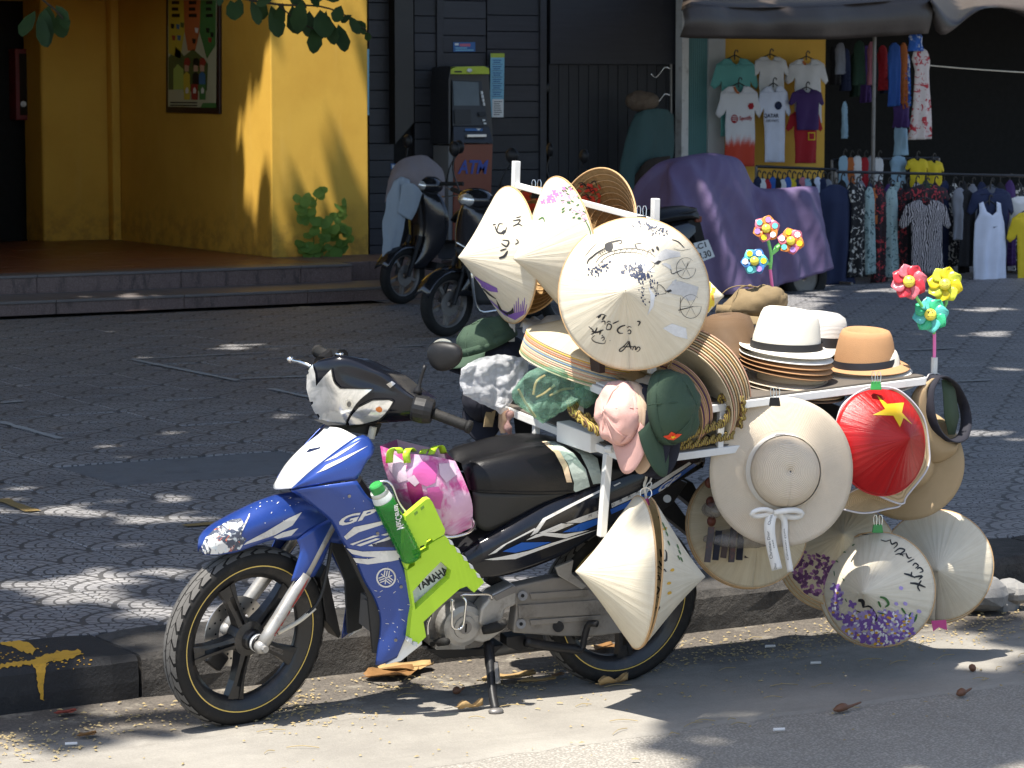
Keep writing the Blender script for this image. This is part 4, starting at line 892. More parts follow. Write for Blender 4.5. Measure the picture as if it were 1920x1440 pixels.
for ch, x, y in zip('MOTORRACING', (1106, 1122, 1135, 1150, 1164, 1180, 1194, 1207, 1219, 1231, 1244), (967, 960, 953, 946, 938, 930, 922, 914, 907, 900, 893)): d.text(ch, [(x - 2.4, y + 4), (x + 2.6, y + 1.5), (x + 2.4, y - 3.5), (x - 2.6, y - 1)])
d.obj('lettering', 'ink', side)
d = Decal(sd, .0022, 5); d.text('GP', [(1230, 926), (1262, 906), (1281, 884), (1240, 908)], 0, .03); d.text('S', [(1162, 974), (1176, 966), (1184, 944), (1166, 954)], .3, .03); d.obj('lettering', 'sticker_white', side)
# tail pieces and rear mudguard
for pts, y, th in (([(1262, 905), (1285, 897), (1300, 905), (1318, 940), (1334, 978), (1326, 972), (1300, 950), (1275, 930)], .05, .10), ([(1225, 945), (1262, 935), (1295, 980), (1345, 1020), (1372, 1034), (1366, 1038), (1310, 1018), (1270, 985), (1240, 962)], .045, .09)):
    mm = MM(); mm.prism(curve(BK, [(x, yy, y) for x, yy in pts]), -BK.l * th); mm.obj('rear_mudguard', 'black_plastic', bike, bevel=.004)
mm = MM(); mm.prism(curve(BK, [(1170, 940, .10), (1262, 895, .10), (1290, 905, .09), (1262, 945, .10), (1200, 985, .11), (1150, 1010, .115)]), -BK.l * .02); mm.obj('tail_panel', 'black_plastic', bike, bevel=.004)
mm = MM(); mm.tube([P(1251, 935, .103), P(1251, 935, .109)], .013, 12); mm.obj('bolt', 'alloy', bike)
mm = MM(); mm.prism(curve(BK, [(1190, 876, .13), (1240, 856, .125), (1243, 864, .125), (1196, 886, .13)]), BK.l * .02); mm.obj('grab_rail', 'alloy_dark', bike, bevel=.003)
# engine
mm = MM(); mm.prism(curve(BK, [(800, 1190, .05), (815, 1130, .05), (850, 1108, .05), (905, 1110, .05), (935, 1140, .05), (935, 1190, .05), (900, 1215, .05), (850, 1222, .05), (806, 1212, .05)]), -BK.l * .13); eng = mm.obj('engine', 'alloy_dark', bike, bevel=.008)
ec = P(856, 1165, .05); Me = TR(ec, BK.l, BK.f)
mm = MM(); mm.lathe([(.075, -.02), (.075, .03), (.068, .048), (.052, .055), (.038, .056), (.036, .060), (.024, .062), (.001, .062)], Me, 36); cc = mm.obj('crankcase_cover', 'alloy', eng, smooth=False)
mm = MM(); mm.lathe([(.018, .0625), (.021, .066), (.0005, .066)], Me, 20); mm.obj('oil_plug', 'alloy_dark', cc); mm = MM(); mm.box((-.0025, -.014, .0665), (.0025, .014, .068), Me); mm.obj('slot', 'hole_black', cc)
Mo = TR(P(888, 1158, .09), BK.l, BK.f); mm = MM(); mm.lathe([(.001, .016), (.013, .016), (.017, .010), (.017, -.03)], Mo, 18); mm.obj('timing_plug', 'alloy', eng)
mm = MM(); mm.prism(curve(BK, [(898, 1168, .115), (902, 1142, .115), (925, 1113, .115), (962, 1096, .115), (969, 1100, .115), (970, 1134, .115), (948, 1144, .115), (940, 1172, .115), (905, 1176, .115)]), -BK.l * .06); sc_ = mm.obj('sprocket_cover', 'alloy', eng, bevel=.008)
mm = MM(); mm.prism(curve(BK, [(924, 1117, .116), (962, 1098, .116), (968, 1102, .116), (966, 1110, .116), (930, 1126, .116)]), BK.l * .004); mm.obj('cover_ridge', 'alloy_dark', sc_)
mm = MM(); mm.prism(curve(BK, [(882, 1180, .10), (935, 1168, .10), (950, 1178, .10), (920, 1200, .10), (905, 1206, .10), (880, 1200, .10)]), -BK.l * .05); mm.obj('lower_case', 'alloy', eng, bevel=.006)
mm = MM(); mm.tube([P(812, 1208, .06), P(828, 1203, .11), P(838, 1203, .15)], [.012, .014, .012], 10); mm.obj('foot_peg', 'rubber', bike, smooth=True)
for i in range(7):
    mm = MM(); c = P(690 + i * 5.0, 1150 - i * 1.5, .0); mm.box((-.003, -.055, -.05), (.003, .055, .05), BK.M(*BK.loc(c))); mm.obj('cylinder_fin', 'alloy_dark', eng)
mm = MM(); mm.tube([P(686, 1150, 0), P(740, 1140, 0)], .045, 14); mm.obj('cylinder', 'alloy_dark', eng)
for i in range(5): mm = MM(); mm.prism(curve(BK, [(818, 1207 + i * 2.4, .10), (872, 1207 + i * 2.2, .10), (872, 1208.2 + i * 2.2, .10), (818, 1208.2 + i * 2.4, .10)]), -BK.l * .08); mm.obj('sump_fin', 'alloy', eng)
# chain case
mm = MM(); mm.prism(curve(BK, [(962, 1100, .10), (1035, 1084, .10), (1104, 1078, .10), (1180, 1090, .10), (1205, 1140, .10), (1180, 1186, .10), (1120, 1193, .10), (1053, 1194, .10), (962, 1187, .10), (968, 1140, .10)]), -BK.l * .045); case = mm.obj('chain_case', 'chain_case', bike, bevel=.006)
for pts in ([(970, 1134), (1115, 1124), (1150, 1128), (1150, 1150), (972, 1158)], [(992, 1112), (1102, 1104), (1110, 1116), (995, 1123)], [(992, 1162), (1124, 1152), (1126, 1160), (994, 1172)]): mm = MM(); mm.prism(curve(BK, [(x, y, .1002) for x, y in pts]), BK.l * .007); mm.obj('case_rib', 'chain_case', case, bevel=.002)
for q in ((980, 1117), (977, 1170)):
    mm = MM(); mm.tube([P(*q, .10), P(*q, .112)], .016, 12); mm.obj('case_lug', 'alloy_dark', case); mm = MM(); mm.tube([P(*q, .1125), P(*q, .1135)], .006, 8); mm.obj('case_bolt', 'hole_black', case)
mm = MM(); mm.tube([P(1047, 1175, .10), P(1047, 1175, .113)], .018, 18); mm.obj('inspection_plug', 'rubber', case)
mm = MM(); mm.prism(curve(BK, [(1042, 1064, .115), (1076, 1050, .115), (1072, 1075, .115), (1100, 1100, .115), (1092, 1106, .115), (1048, 1080, .115)]), -BK.l * .012); mm.obj('swing_arm_bracket', 'alloy', bike, bevel=.003)
# shock absorber between frame and axle, frame rails
mm = MM(); mm.tube([P(1120, 940, .09), P(1165, 1100, .09)], .03, 12); mm.obj('shock_absorber', 'black_plastic', bike)
mm = MM(); mm.tube([P(915, 1080, .03), P(1000, 1140, .05), P(1156, 1126, .05)], .022, 8); mm.obj('swing_arm', 'black_plastic', bike)
mm = MM(); mm.tube([P(660, 905, 0), P(730, 1010, 0), P(850, 1070, 0), P(930, 1050, 0)], .035, 10); mm.obj('frame_tube', 'black_plastic', bike)
mm = MM(); mm.tube([P(1156, 1126, -.11), P(1156, 1126, .11)], .01, 10); mm.obj('rear_axle', 'alloy', bike)
# wire guard, pegs, side stand
def Z6(x, y): return (760 + x / 4.364, 1040 + y / 4.364)
mm = MM(); mm.tube(crm([P(*Z6(385, 362), .145), P(*Z6(383, 480), .15), P(*Z6(385, 585), .15), P(*Z6(428, 612), .15), P(*Z6(470, 585), .15), P(*Z6(488, 480), .15), P(*Z6(495, 375), .145), P(*Z6(458, 330), .13), P(*Z6(560, 326), .13), P(*Z6(690, 328), .125), P(*Z6(708, 368), .12)], 44), .004, 7); mm.obj('wire_guard', 'chrome', bike, smooth=True)
mm = MM(); mm.tube(crm([P(*Z6(182, 650), .13), P(*Z6(182, 570), .13), P(*Z6(205, 510), .13)], 8), .004, 7); mm.obj('wire_guard', 'chrome', bike)
mm = MM(); mm.tube(crm([P(905, 1182, .12), P(922, 1178, .135), P(940, 1172, .14), P(946, 1166, .15)], 8), [.013, .015, .016, .017, .017, .016, .014, .012], 10); mm.obj('gear_lever', 'rubber', bike, smooth=True)
mm = MM(); mm.tube(crm([P(985, 1203, .10), P(1020, 1210, .11), P(1070, 1216, .12), P(1090, 1218, .12), P(1096, 1195, .12), P(1104, 1170, .125), P(1120, 1170, .15)], 24), [.016] * 14 + [.011] * 10, 10); mm.obj('passenger_peg', 'black_plastic', bike, smooth=True)
mm = MM(); mm.prism(curve(BK, [(950, 1195, .08), (985, 1190, .08), (992, 1215, .08), (975, 1222, .08), (950, 1212, .08)]), -BK.l * .05); mm.obj('peg_bracket', 'black_plastic', bike, bevel=.004)
foot = G(930, 1336, 0.008); hinge = P(916, 1205, .08); knee = hinge.lerp(foot, .72) + V((0, .01, 0))
mm = MM(); mm.tube(crm([hinge, hinge.lerp(knee, .5), knee, foot], 14), [.017] * 5 + [.014] * 9, 10); st = mm.obj('side_stand', 'black_plastic', bike, smooth=True)
mm = MM(); mm.ball(foot + V((0, 0, .004)), .026, .02, .012); mm.obj('stand_foot', 'alloy_dark', st, smooth=True)
mm = MM(); mm.tube([hinge.lerp(foot, .28) + V((.012, -.012, 0)) + V((math.cos(t * 5) * .007, math.sin(t * 5) * .007, 0)) + (foot - hinge) * (.012 * t) for t in [k * .25 for k in range(100)] if t < 25], .0022, 5); mm.obj('stand_spring', 'alloy_dark', st)
mm = MM(); mm.prism(curve(BK, [(796, 1216, .05), (900, 1216, .05), (945, 1208, .05), (920, 1235, .05), (905, 1230, .05), (830, 1236, .05)]), -BK.l * .1); mm.obj('skid_plate', 'black_plastic', bike, bevel=.004)
# exhaust on the far side
mm = MM(); mm.tube([P(760, 1190, -.08), P(900, 1225, -.10), P(1050, 1190, -.13), P(1260, 1110, -.14)], [.016, .018, .04, .042], 14); mm.obj('exhaust', 'alloy_dark', bike, smooth=True)
# mud flap behind the front wheel
mm = MM(); mm.prism(curve(FRONT, [(600, 1085, .03), (612, 1060, .03), (625, 1120, .03), (640, 1190, .02), (636, 1198, .02), (612, 1165, .03)]), -FRONT.l * .06); mm.obj('mud_flap', 'black_plastic', bike, bevel=.004)
# ================================================================== carrier rack on the seat
def mat_rack():
    b = MB('rack_paint', 0.4); co = b.coord('Position'); n = b.noise(co, 30, 7, 0.75); g = b.noise(co, 7, 5, 0.7)
    col = b.mix(g.step(0.4, 0.75) * 0.35, (0.66, 0.66, 0.64), (0.45, 0.44, 0.41)); col = b.mix(n.step(0.66, 0.70), col, (0.10, 0.055, 0.03)); b.color(col).bump(n, 0.2, 0.002)
mat_rack()
def K(px, py, y): return RK.at(px, py, y)
rack = thing('carrier_rack', K(1120, 850, 0), 'white painted square tube carrier rack bolted over the motorbike seat', 'rack')
def bars(nm, segs, w=.022, h=None):
    for a, b in segs: mm = MM(); mm.bar(a, b, w, h, up=RK.u if abs((b - a).normalized().dot(RK.u)) < .9 else RK.f); mm.obj(nm, 'rack_paint', rack, bevel=.002)
lf0 = K(1003, 790, -.1); lf1 = K(1190, 866, .3); lf00 = lf0 + (lf0 - lf1).normalized() * .22
lr1 = K(1350, 845, .3); lrb = lf1 + (lr1 - lf1).normalized() * .95; lrf = lf00 + (lr1 - lf1).normalized() * .95
bars('lower_rail', [(lf00, lf1), (lf1, lrb), (lf00, lrf), (lrb, lrf)], .024)
bars('lower_rail', [(lf00.lerp(lrf, t), lf1.lerp(lrb, t)) for t in (.3, .6)], .02)
sf0 = K(965, 661, -.28); sf1 = K(1150, 742, .29); dirb = (K(1730, 715, .3) - K(1300, 770, .3)).normalized()
bars('shelf_rail', [(sf0, sf1), (sf0, sf0 + dirb * .42), (sf1, sf1 + dirb * .3)], .024)
ur0 = K(1285, 772, .3); ur1 = K(1732, 714, .3); back_ = -RK.l * .58
bars('upper_rail', [(ur0, ur1), (ur0 + back_, ur1 + back_), (ur1, ur1 + back_), (ur0, ur0 + back_)], .024)
bars('cross_rail', [(ur0.lerp(ur1, t), ur0.lerp(ur1, t) + back_) for t in (.33, .66)], .02)
bars('upright', [(K(1085, 700, .08), K(1087, 782, .08)), (K(1353, 760, .3), K(1348, 846, .3)), (K(1005, 793, -.1), K(1005, 850, -.1)), (K(968, 665, -.26), K(1000, 790, -.13)), (K(1150, 744, .28), K(1180, 860, .28)), (K(1600, 740, .3) + back_ * .0, lrb)], .02)
bars('leg', [(K(1140, 850, .2), K(1128, 1006, .2))], .024)
mm = MM(); mm.tube([K(1138, 842, .2), K(1150, 842, .23)], .012, 8); mm.obj('leg_pin', 'rack_paint', rack)
mm = MM(); mm.prism([K(1043, 790, .04), K(1107, 814, .16), K(1107, 850, .16), K(1043, 828, .04)], (lrb - lf1).normalized() * .05); mm.obj('box_section', 'rack_paint', rack, bevel=.003)
p1 = K(957, 640, -.25); p1t = K(968, 302, -.25); p2 = K(1222, 700, .3); p2t = K(1229, 372, .3)
bars('post', [(p1, p1t), (p2, p2t)], .022); bars('hanging_bar', [(K(966, 347, -.25), K(1228, 416, .3))], .018)
mm = MM(); mm.prism([sf0 + RK.u * .014, sf1 + RK.u * .014, sf1 + dirb * .3 + RK.u * .014, sf0 + dirb * .42 + RK.u * .014], RK.u * .006); mm.obj('shelf_board', 'rack_paint', rack)
simple('brown_strap', (0.035, 0.016, 0.012), 0.6); simple('rack_board', (0.10, 0.085, 0.07), 0.8, var=0.3)
mm = MM(); mm.prism([lf00 + RK.u * .013, lf1 + RK.u * .013, lrb + RK.u * .013, lrf + RK.u * .013], RK.u * .005); mm.obj('floor_board', 'rack_board', rack)
mm = MM(); mm.prism([ur0 + RK.u * .013, ur1 + RK.u * .013, ur1 + back_ + RK.u * .013, ur0 + back_ + RK.u * .013], RK.u * .005); mm.obj('top_board', 'rack_board', rack)
mm = MM(); mm.prism([K(1104, 655, .2), K(1124, 662, .24), K(1124, 700, .24), K(1108, 695, .2)], dirb * .02); mm.obj('side_board', 'brown_strap', rack)
# ================================================================== hat materials
def straw_mat(nm, c, c2, kind='cone', trans=0.25, rough=0.6, fold=True):
    b = MB(nm, rough, 0, 0.35); uv = b.coord('UV'); u, v, _ = b.xyz(uv)
    if kind == 'cone':
        s1 = b.noise(b.vec(u * 260.0, v * 1.3), 1.0, 4, 0.7); s2 = b.noise(b.vec(u * 60.0, v * 1.0), 1.0, 3, 0.6); pl = (u * 38.0).fract() - 0.5
        h = s1 * 0.5 + s2 + pl.abs() * 0.7; f = (s1 * 0.55 + s2 * 0.45).step(0.3, 0.72)
        tipn = v.step(0.25, 0.0)
    else:
        w = (v * 70.0).fract() - 0.5; s1 = b.noise(b.vec(u * 420.0, v * 70.0), 1.0, 2, 0.6); h = (w * w) * -4.0 + s1 * 0.5; f = (w.abs() * 1.3 + s1 * 0.5).step(0.45, 0.95); tipn = v * 0.0
    st = b.noise(b.coord('Position'), 7, 6, 0.7)
    col = b.mix(f, c, c2); col = b.scale(col, st * 0.3 + 0.85); b.color(col).bump(h, 0.45 if kind == 'cone' else 0.6, 0.004)
    if trans:
        t = b.new('ShaderNodeBsdfTranslucent'); b.lk(col, t.inputs[0]); mx = b.new('ShaderNodeMixShader'); mx.inputs[0].default_value = trans
        out = b.nt.nodes['Material Output']; b.lk(b.b.outputs[0], mx.inputs[1]); b.lk(t.outputs[0], mx.inputs[2]); b.lk(mx.outputs[0], out.inputs[0])
    return b.m
straw_mat('palm_leaf', (0.82, 0.76, 0.62), (0.71, 0.635, 0.485)); straw_mat('palm_leaf_warm', (0.70, 0.61, 0.43), (0.57, 0.47, 0.30)); straw_mat('palm_leaf_red', (0.52, 0.014, 0.014), (0.36, 0.008, 0.010), trans=0.12, rough=0.28); straw_mat('palm_leaf_inside', (0.42, 0.27, 0.12), (0.30, 0.18, 0.07))
straw_mat('woven_cream', (0.80, 0.69, 0.54), (0.66, 0.54, 0.39), 'weave', 0.15); straw_mat('woven_tan', (0.58, 0.43, 0.25), (0.42, 0.29, 0.15), 'weave', 0.1); straw_mat('woven_brown', (0.20, 0.125, 0.07), (0.10, 0.06, 0.035), 'weave', 0.05); straw_mat('woven_white', (0.72, 0.70, 0.66), (0.56, 0.53, 0.48), 'weave', 0.1)
simple('rim_bamboo', (0.48, 0.30, 0.14), 0.55, var=0.25, scale=40); simple('rim_red', (0.42, 0.01, 0.012), 0.35)
simple('brush_black', (0.012, 0.012, 0.014), 0.6, var=0.2); simple('brush_ink', (0.02, 0.03, 0.07), 0.6, var=0.3); simple('brush_wash', (0.60, 0.61, 0.62), 0.7, var=0.3, scale=40); simple('brush_grey', (0.46, 0.45, 0.43), 0.7, var=0.35, scale=50)
for nm, c in (('brush_purple', (0.19, 0.095, 0.36)), ('brush_lilac', (0.36, 0.28, 0.56)), ('brush_plum', (0.085, 0.02, 0.085)), ('brush_mauve', (0.26, 0.10, 0.22)), ('brush_pink', (0.55, 0.17, 0.36)), ('brush_rose', (0.66, 0.36, 0.50)), ('brush_magenta', (0.62, 0.03, 0.17)), ('brush_green', (0.04, 0.13, 0.03)), ('brush_gold', (0.62, 0.36, 0.03)), ('brush_yellow', (0.72, 0.55, 0.04)), ('brush_red', (0.5, 0.04, 0.02)), ('brush_orange', (0.6, 0.2, 0.05)), ('brush_white', (0.75, 0.73, 0.74))): simple(nm, c, 0.6, var=0.2, scale=60)
def cone_geo(c, axis, r, h, n=72, xref=None):
    M = TR(c, axis, xref or -RK.u); rows = []; uv = []; prof = [(0.004, 1.0)] + [(t, (1 - t) * (1 - .06 * math.sin(math.pi * t))) for t in (.03, .08, .16, .26, .38, .5, .62, .74, .86, .95, 1.0)]
    for t, z in prof:
        rows.append([M @ V((r * t * math.cos(2 * math.pi * k / n), r * t * math.sin(2 * math.pi * k / n), h * z)) for k in range(n + 1)]); uv += [(k / n, t) for k in range(n + 1)]
    mm = MM(); mm.grid(rows); return mm, uv, M
def axis_for(c, apex_px, h, away=False):
    s = proj(c)[2]; cx, cy, _ = proj(c); a = (apex_px[0] - cx) / (s * h); b = -(apex_px[1] - cy) / (s * h); q = a * a + b * b
    if q > .96: k = math.sqrt(.96 / q); a *= k; b *= k; q = .96
    return (RGT * a + UPV * b + FWD * (math.sqrt(1 - q) * (1 if away else -1))).normalized()
def cone_hat(label, cpx, apex, r, h, y, away=False, mat='palm_leaf', rim='rim_bamboo', group=None, name='conical_hat', c3=None, axis=None, rim_r=.0032):
    c = c3 if c3 is not None else K(*cpx, y); ax = axis if axis is not None else axis_for(c, apex, h, away)
    mm, uv, M = cone_geo(c, ax, r, h); t = thing(name, c, label, 'conical hat', group)
    body = mesh('crown', mm.v, mm.f, mat, t, smooth=True, uv=uv, solid=.0018)
    m2 = MM(); n = 64; m2.tube([M @ V((r * math.cos(2 * math.pi * k / n), r * math.sin(2 * math.pi * k / n), 0)) for k in range(n)], rim_r, 6, closed=True); m2.obj('rim', rim, t, smooth=True)
    if away:
        m2 = MM()
        for k in range(1, 12):
            rr = r * k / 12; m2.tube([M @ V((rr * math.cos(2 * math.pi * q / 40), rr * math.sin(2 * math.pi * q / 40), h * (1 - k / 12) * (1 - .06 * math.sin(math.pi * k / 12)) - .004)) for q in range(40)], .0016, 4, closed=True)
        m2.obj('hoops', 'rim_bamboo', t, kind='stuff')
    t['_ax'] = 0; del t['_ax']
    return t, body
def paint(body, par, mat, fn, off=.0012, seg=8, name='painting'):
    d = Decal(bvh_of(body), off, seg); fn(d); return d.obj(name, mat, par, kind='stuff' if name == 'painting' else None)
# ---------------------------------------------------------------- hats on the top bar
h1, b1 = cone_hat('cream conical hat with purple riverside painting, hung sideways by the end post of the rack', (957, 478), (861, 484), .218, .178, -.2)
def f(d):
    for pts, w in (([(936, 484), (946, 480), (952, 470)], 5), ([(938, 470), (950, 466)], 3), ([(940, 456), (950, 462), (954, 452), (942, 450)], 3), ([(944, 440), (946, 432), (938, 438)], 2.5), ([(928, 424), (934, 436), (946, 436), (950, 426)], 3.5), ([(932, 432), (936, 420), (944, 420)], 2.2), ([(924, 422), (930, 420)], 2.5), ([(962, 424), (972, 420), (980, 424)], 2.5), ([(962, 414), (976, 412), (970, 420)], 2.5), ([(968, 408), (978, 406)], 2), ([(966, 458), (972, 454), (968, 448)], 2.2)): d.stroke(pts, w)
paint(b1, h1, 'brush_black', f, name='painting')
def f(d):
    d.poly([(878, 508), (900, 524), (932, 540), (934, 548), (918, 546), (898, 534), (884, 520)]); d.poly([(905, 548), (925, 570), (945, 590), (966, 600), (982, 590), (984, 582), (960, 588), (940, 580), (920, 562)])
    for k in range(7): d.stroke([(966 + k * 3, 590), (964 + k * 4, 570 - (k % 3) * 6)], 2)
paint(b1, h1, 'brush_purple', f)
def f(d): d.poly([(930, 560), (942, 582), (950, 586), (958, 582), (962, 576), (964, 586), (952, 592), (936, 580)]); d.stroke([(905, 540), (918, 552), (930, 560)], 3)
paint(b1, h1, 'brush_black', f, .0016)
def f(d): [d.stroke([(906 + k * 4, 372 - k * 5), (898 + k * 5, 392 - k * 6)], 3) for k in range(4)]
paint(b1, h1, 'brush_lilac', f)
h2, b2 = cone_hat('cream conical hat with pink blossom along its upper rim, hung sideways on the top bar', (1064, 466), (963, 487), .228, .185, .02)
def blossoms(d_pink, cx0, cy0, cx1, cy1, n, spread):
    for k in range(n):
        t = random.random(); x = cx0 + (cx1 - cx0) * t + random.gauss(0, spread); y = cy0 + (cy1 - cy0) * t + random.gauss(0, spread)
        for q in range(4): a = q * 1.57 + random.random(); d_pink.blob(x + 3 * math.cos(a), y + 3 * math.sin(a), 2.9, 1.9, a, 6)
random.seed(40)
paint(b2, h2, 'brush_pink', lambda d: blossoms(d, 1020, 378, 1068, 350, 10, 4)); paint(b2, h2, 'brush_rose', lambda d: (blossoms(d, 1050, 370, 1092, 372, 9, 6), blossoms(d, 1072, 395, 1096, 410, 4, 6), d.blob(1033, 551, 7, 4, .3)), .0015)
paint(b2, h2, 'brush_green', lambda d: ([d.stroke([(x, y), (x + 6, y + random.uniform(-5, 5))], 2.4) for x, y in [(random.uniform(1050, 1105), random.uniform(350, 410)) for _ in range(22)]], d.stroke([(1096, 410), (1106, 430), (1108, 446)], 2), d.stroke([(1010, 412), (1018, 408), (1022, 416)], 2.5)), .0018)
paint(b2, h2, 'brush_black', lambda d: ([d.stroke(p, w) for p, w in (([(1042, 566), (1048, 580), (1052, 600)], 3), ([(1040, 575), (1050, 572), (1054, 586), (1044, 590), (1040, 580)], 2.5), ([(1056, 580), (1062, 596), (1056, 604)], 2.5), ([(1014, 544), (1022, 552), (1016, 560)], 2.5))]), .0018)
h3, b3 = cone_hat('conical hat showing its red and brown painted inside behind the pink blossom hat', (1112, 440), (1196, 452), .212, .18, .02, away=True, mat='palm_leaf_inside')
paint(b3, h3, 'brush_red', lambda d: [d.blob(random.uniform(1080, 1125), random.uniform(345, 380), random.uniform(3, 8), random.uniform(1.5, 4), random.uniform(0, 3)) for _ in range(26)], .005); paint(b3, h3, 'brush_black', lambda d: [d.stroke([(x, y), (x + 8, y + random.uniform(-5, 5)), (x + 12, y + 4)], 2) for x, y in [(random.uniform(1062, 1110), random.uniform(340, 372)) for _ in range(14)]], .006)
h3b, b3b = cone_hat('conical hat with a dark red painted inside behind the purple painted hat', (990, 470), (1066, 480), .205, .18, -.2, away=True, mat='palm_leaf_inside')
paint(b3b, h3b, 'brush_red', lambda d: [d.blob(random.uniform(975, 1015), random.uniform(355, 400), 8, 4, .5) for _ in range(14)], .005)
h6, b6 = cone_hat('conical hat with a pink flower inside its rim, behind the ink painted hat', (1222, 566), (1320, 552), .228, .17, .20, away=True, mat='palm_leaf')
paint(b6, h6, 'brush_magenta', lambda d: [d.blob(1297 + 14 * math.cos(a), 648 + 16 * math.sin(a), 12, 4, a) for a in (0, .9, 1.7, 2.6, 3.6, 4.5, 5.4)], .004); paint(b6, h6, 'brush_green', lambda d: [d.stroke([(1285, 660), (1270 - k * 3, 668 + k * 2)], 2.5) for k in range(4)], .005)
h5, b5 = cone_hat('conical hat with a yellow and green painted side behind the ink painted hat', (1243, 556), (1354, 556), .222, .195, .10)
random.seed(41)
paint(b5, h5, 'brush_yellow', lambda d: [d.stroke([(x, y), (x + random.uniform(-4, 4), y + random.uniform(14, 30))], random.uniform(4, 8)) for x, y in [(random.uniform(1310, 1344), random.uniform(470, 600)) for _ in range(30)]]); paint(b5, h5, 'brush_orange', lambda d: [d.stroke([(x, y), (x + 3, y + random.uniform(8, 20))], 3) for x, y in [(random.uniform(1315, 1345), random.uniform(490, 610)) for _ in range(12)]], .0016); paint(b5, h5, 'brush_green', lambda d: [d.stroke([(x, y), (x + 2, y + random.uniform(8, 24))], 4) for x, y in [(random.uniform(1308, 1326), random.uniform(480, 560)) for _ in range(9)]], .0018)
h4, b4 = cone_hat('large cream conical hat facing out, painted with an ink bridge and cyclists', (1188, 551), (1169, 549), .233, .165, .335)
def z4(x, y): return (840 + x / 3.4286, 280 + y / 3.4286)
def S4(d, *strokes):
    for pts, w in strokes: d.stroke([z4(*p) for p in pts], w)
paint(b4, h4, 'brush_wash', lambda d: [d.poly([z4(*p) for p in q]) for q in ([(1160, 680), (1220, 690), (1300, 740), (1330, 790), (1300, 790), (1220, 740)], [(1285, 880), (1330, 940), (1320, 1010), (1280, 1070), (1300, 1000), (1300, 930)], [(1380, 1150), (1440, 1120), (1530, 1150), (1540, 1220), (1460, 1200)])], .0010)
paint(b4, h4, 'brush_grey', lambda d: [d.poly([z4(*p) for p in q]) for q in ([(1310, 720), (1340, 690), (1370, 655), (1400, 640), (1440, 650), (1490, 660), (1495, 690), (1430, 700), (1380, 715), (1335, 738)], [(1370, 735), (1400, 730), (1430, 745), (1440, 780), (1425, 770)], [(1400, 910), (1420, 880), (1450, 850), (1500, 850), (1560, 870), (1610, 885), (1600, 930), (1585, 970), (1540, 975), (1500, 940), (1440, 930)], [(1440, 850), (1470, 835), (1465, 860), (1440, 880)])], .0012)
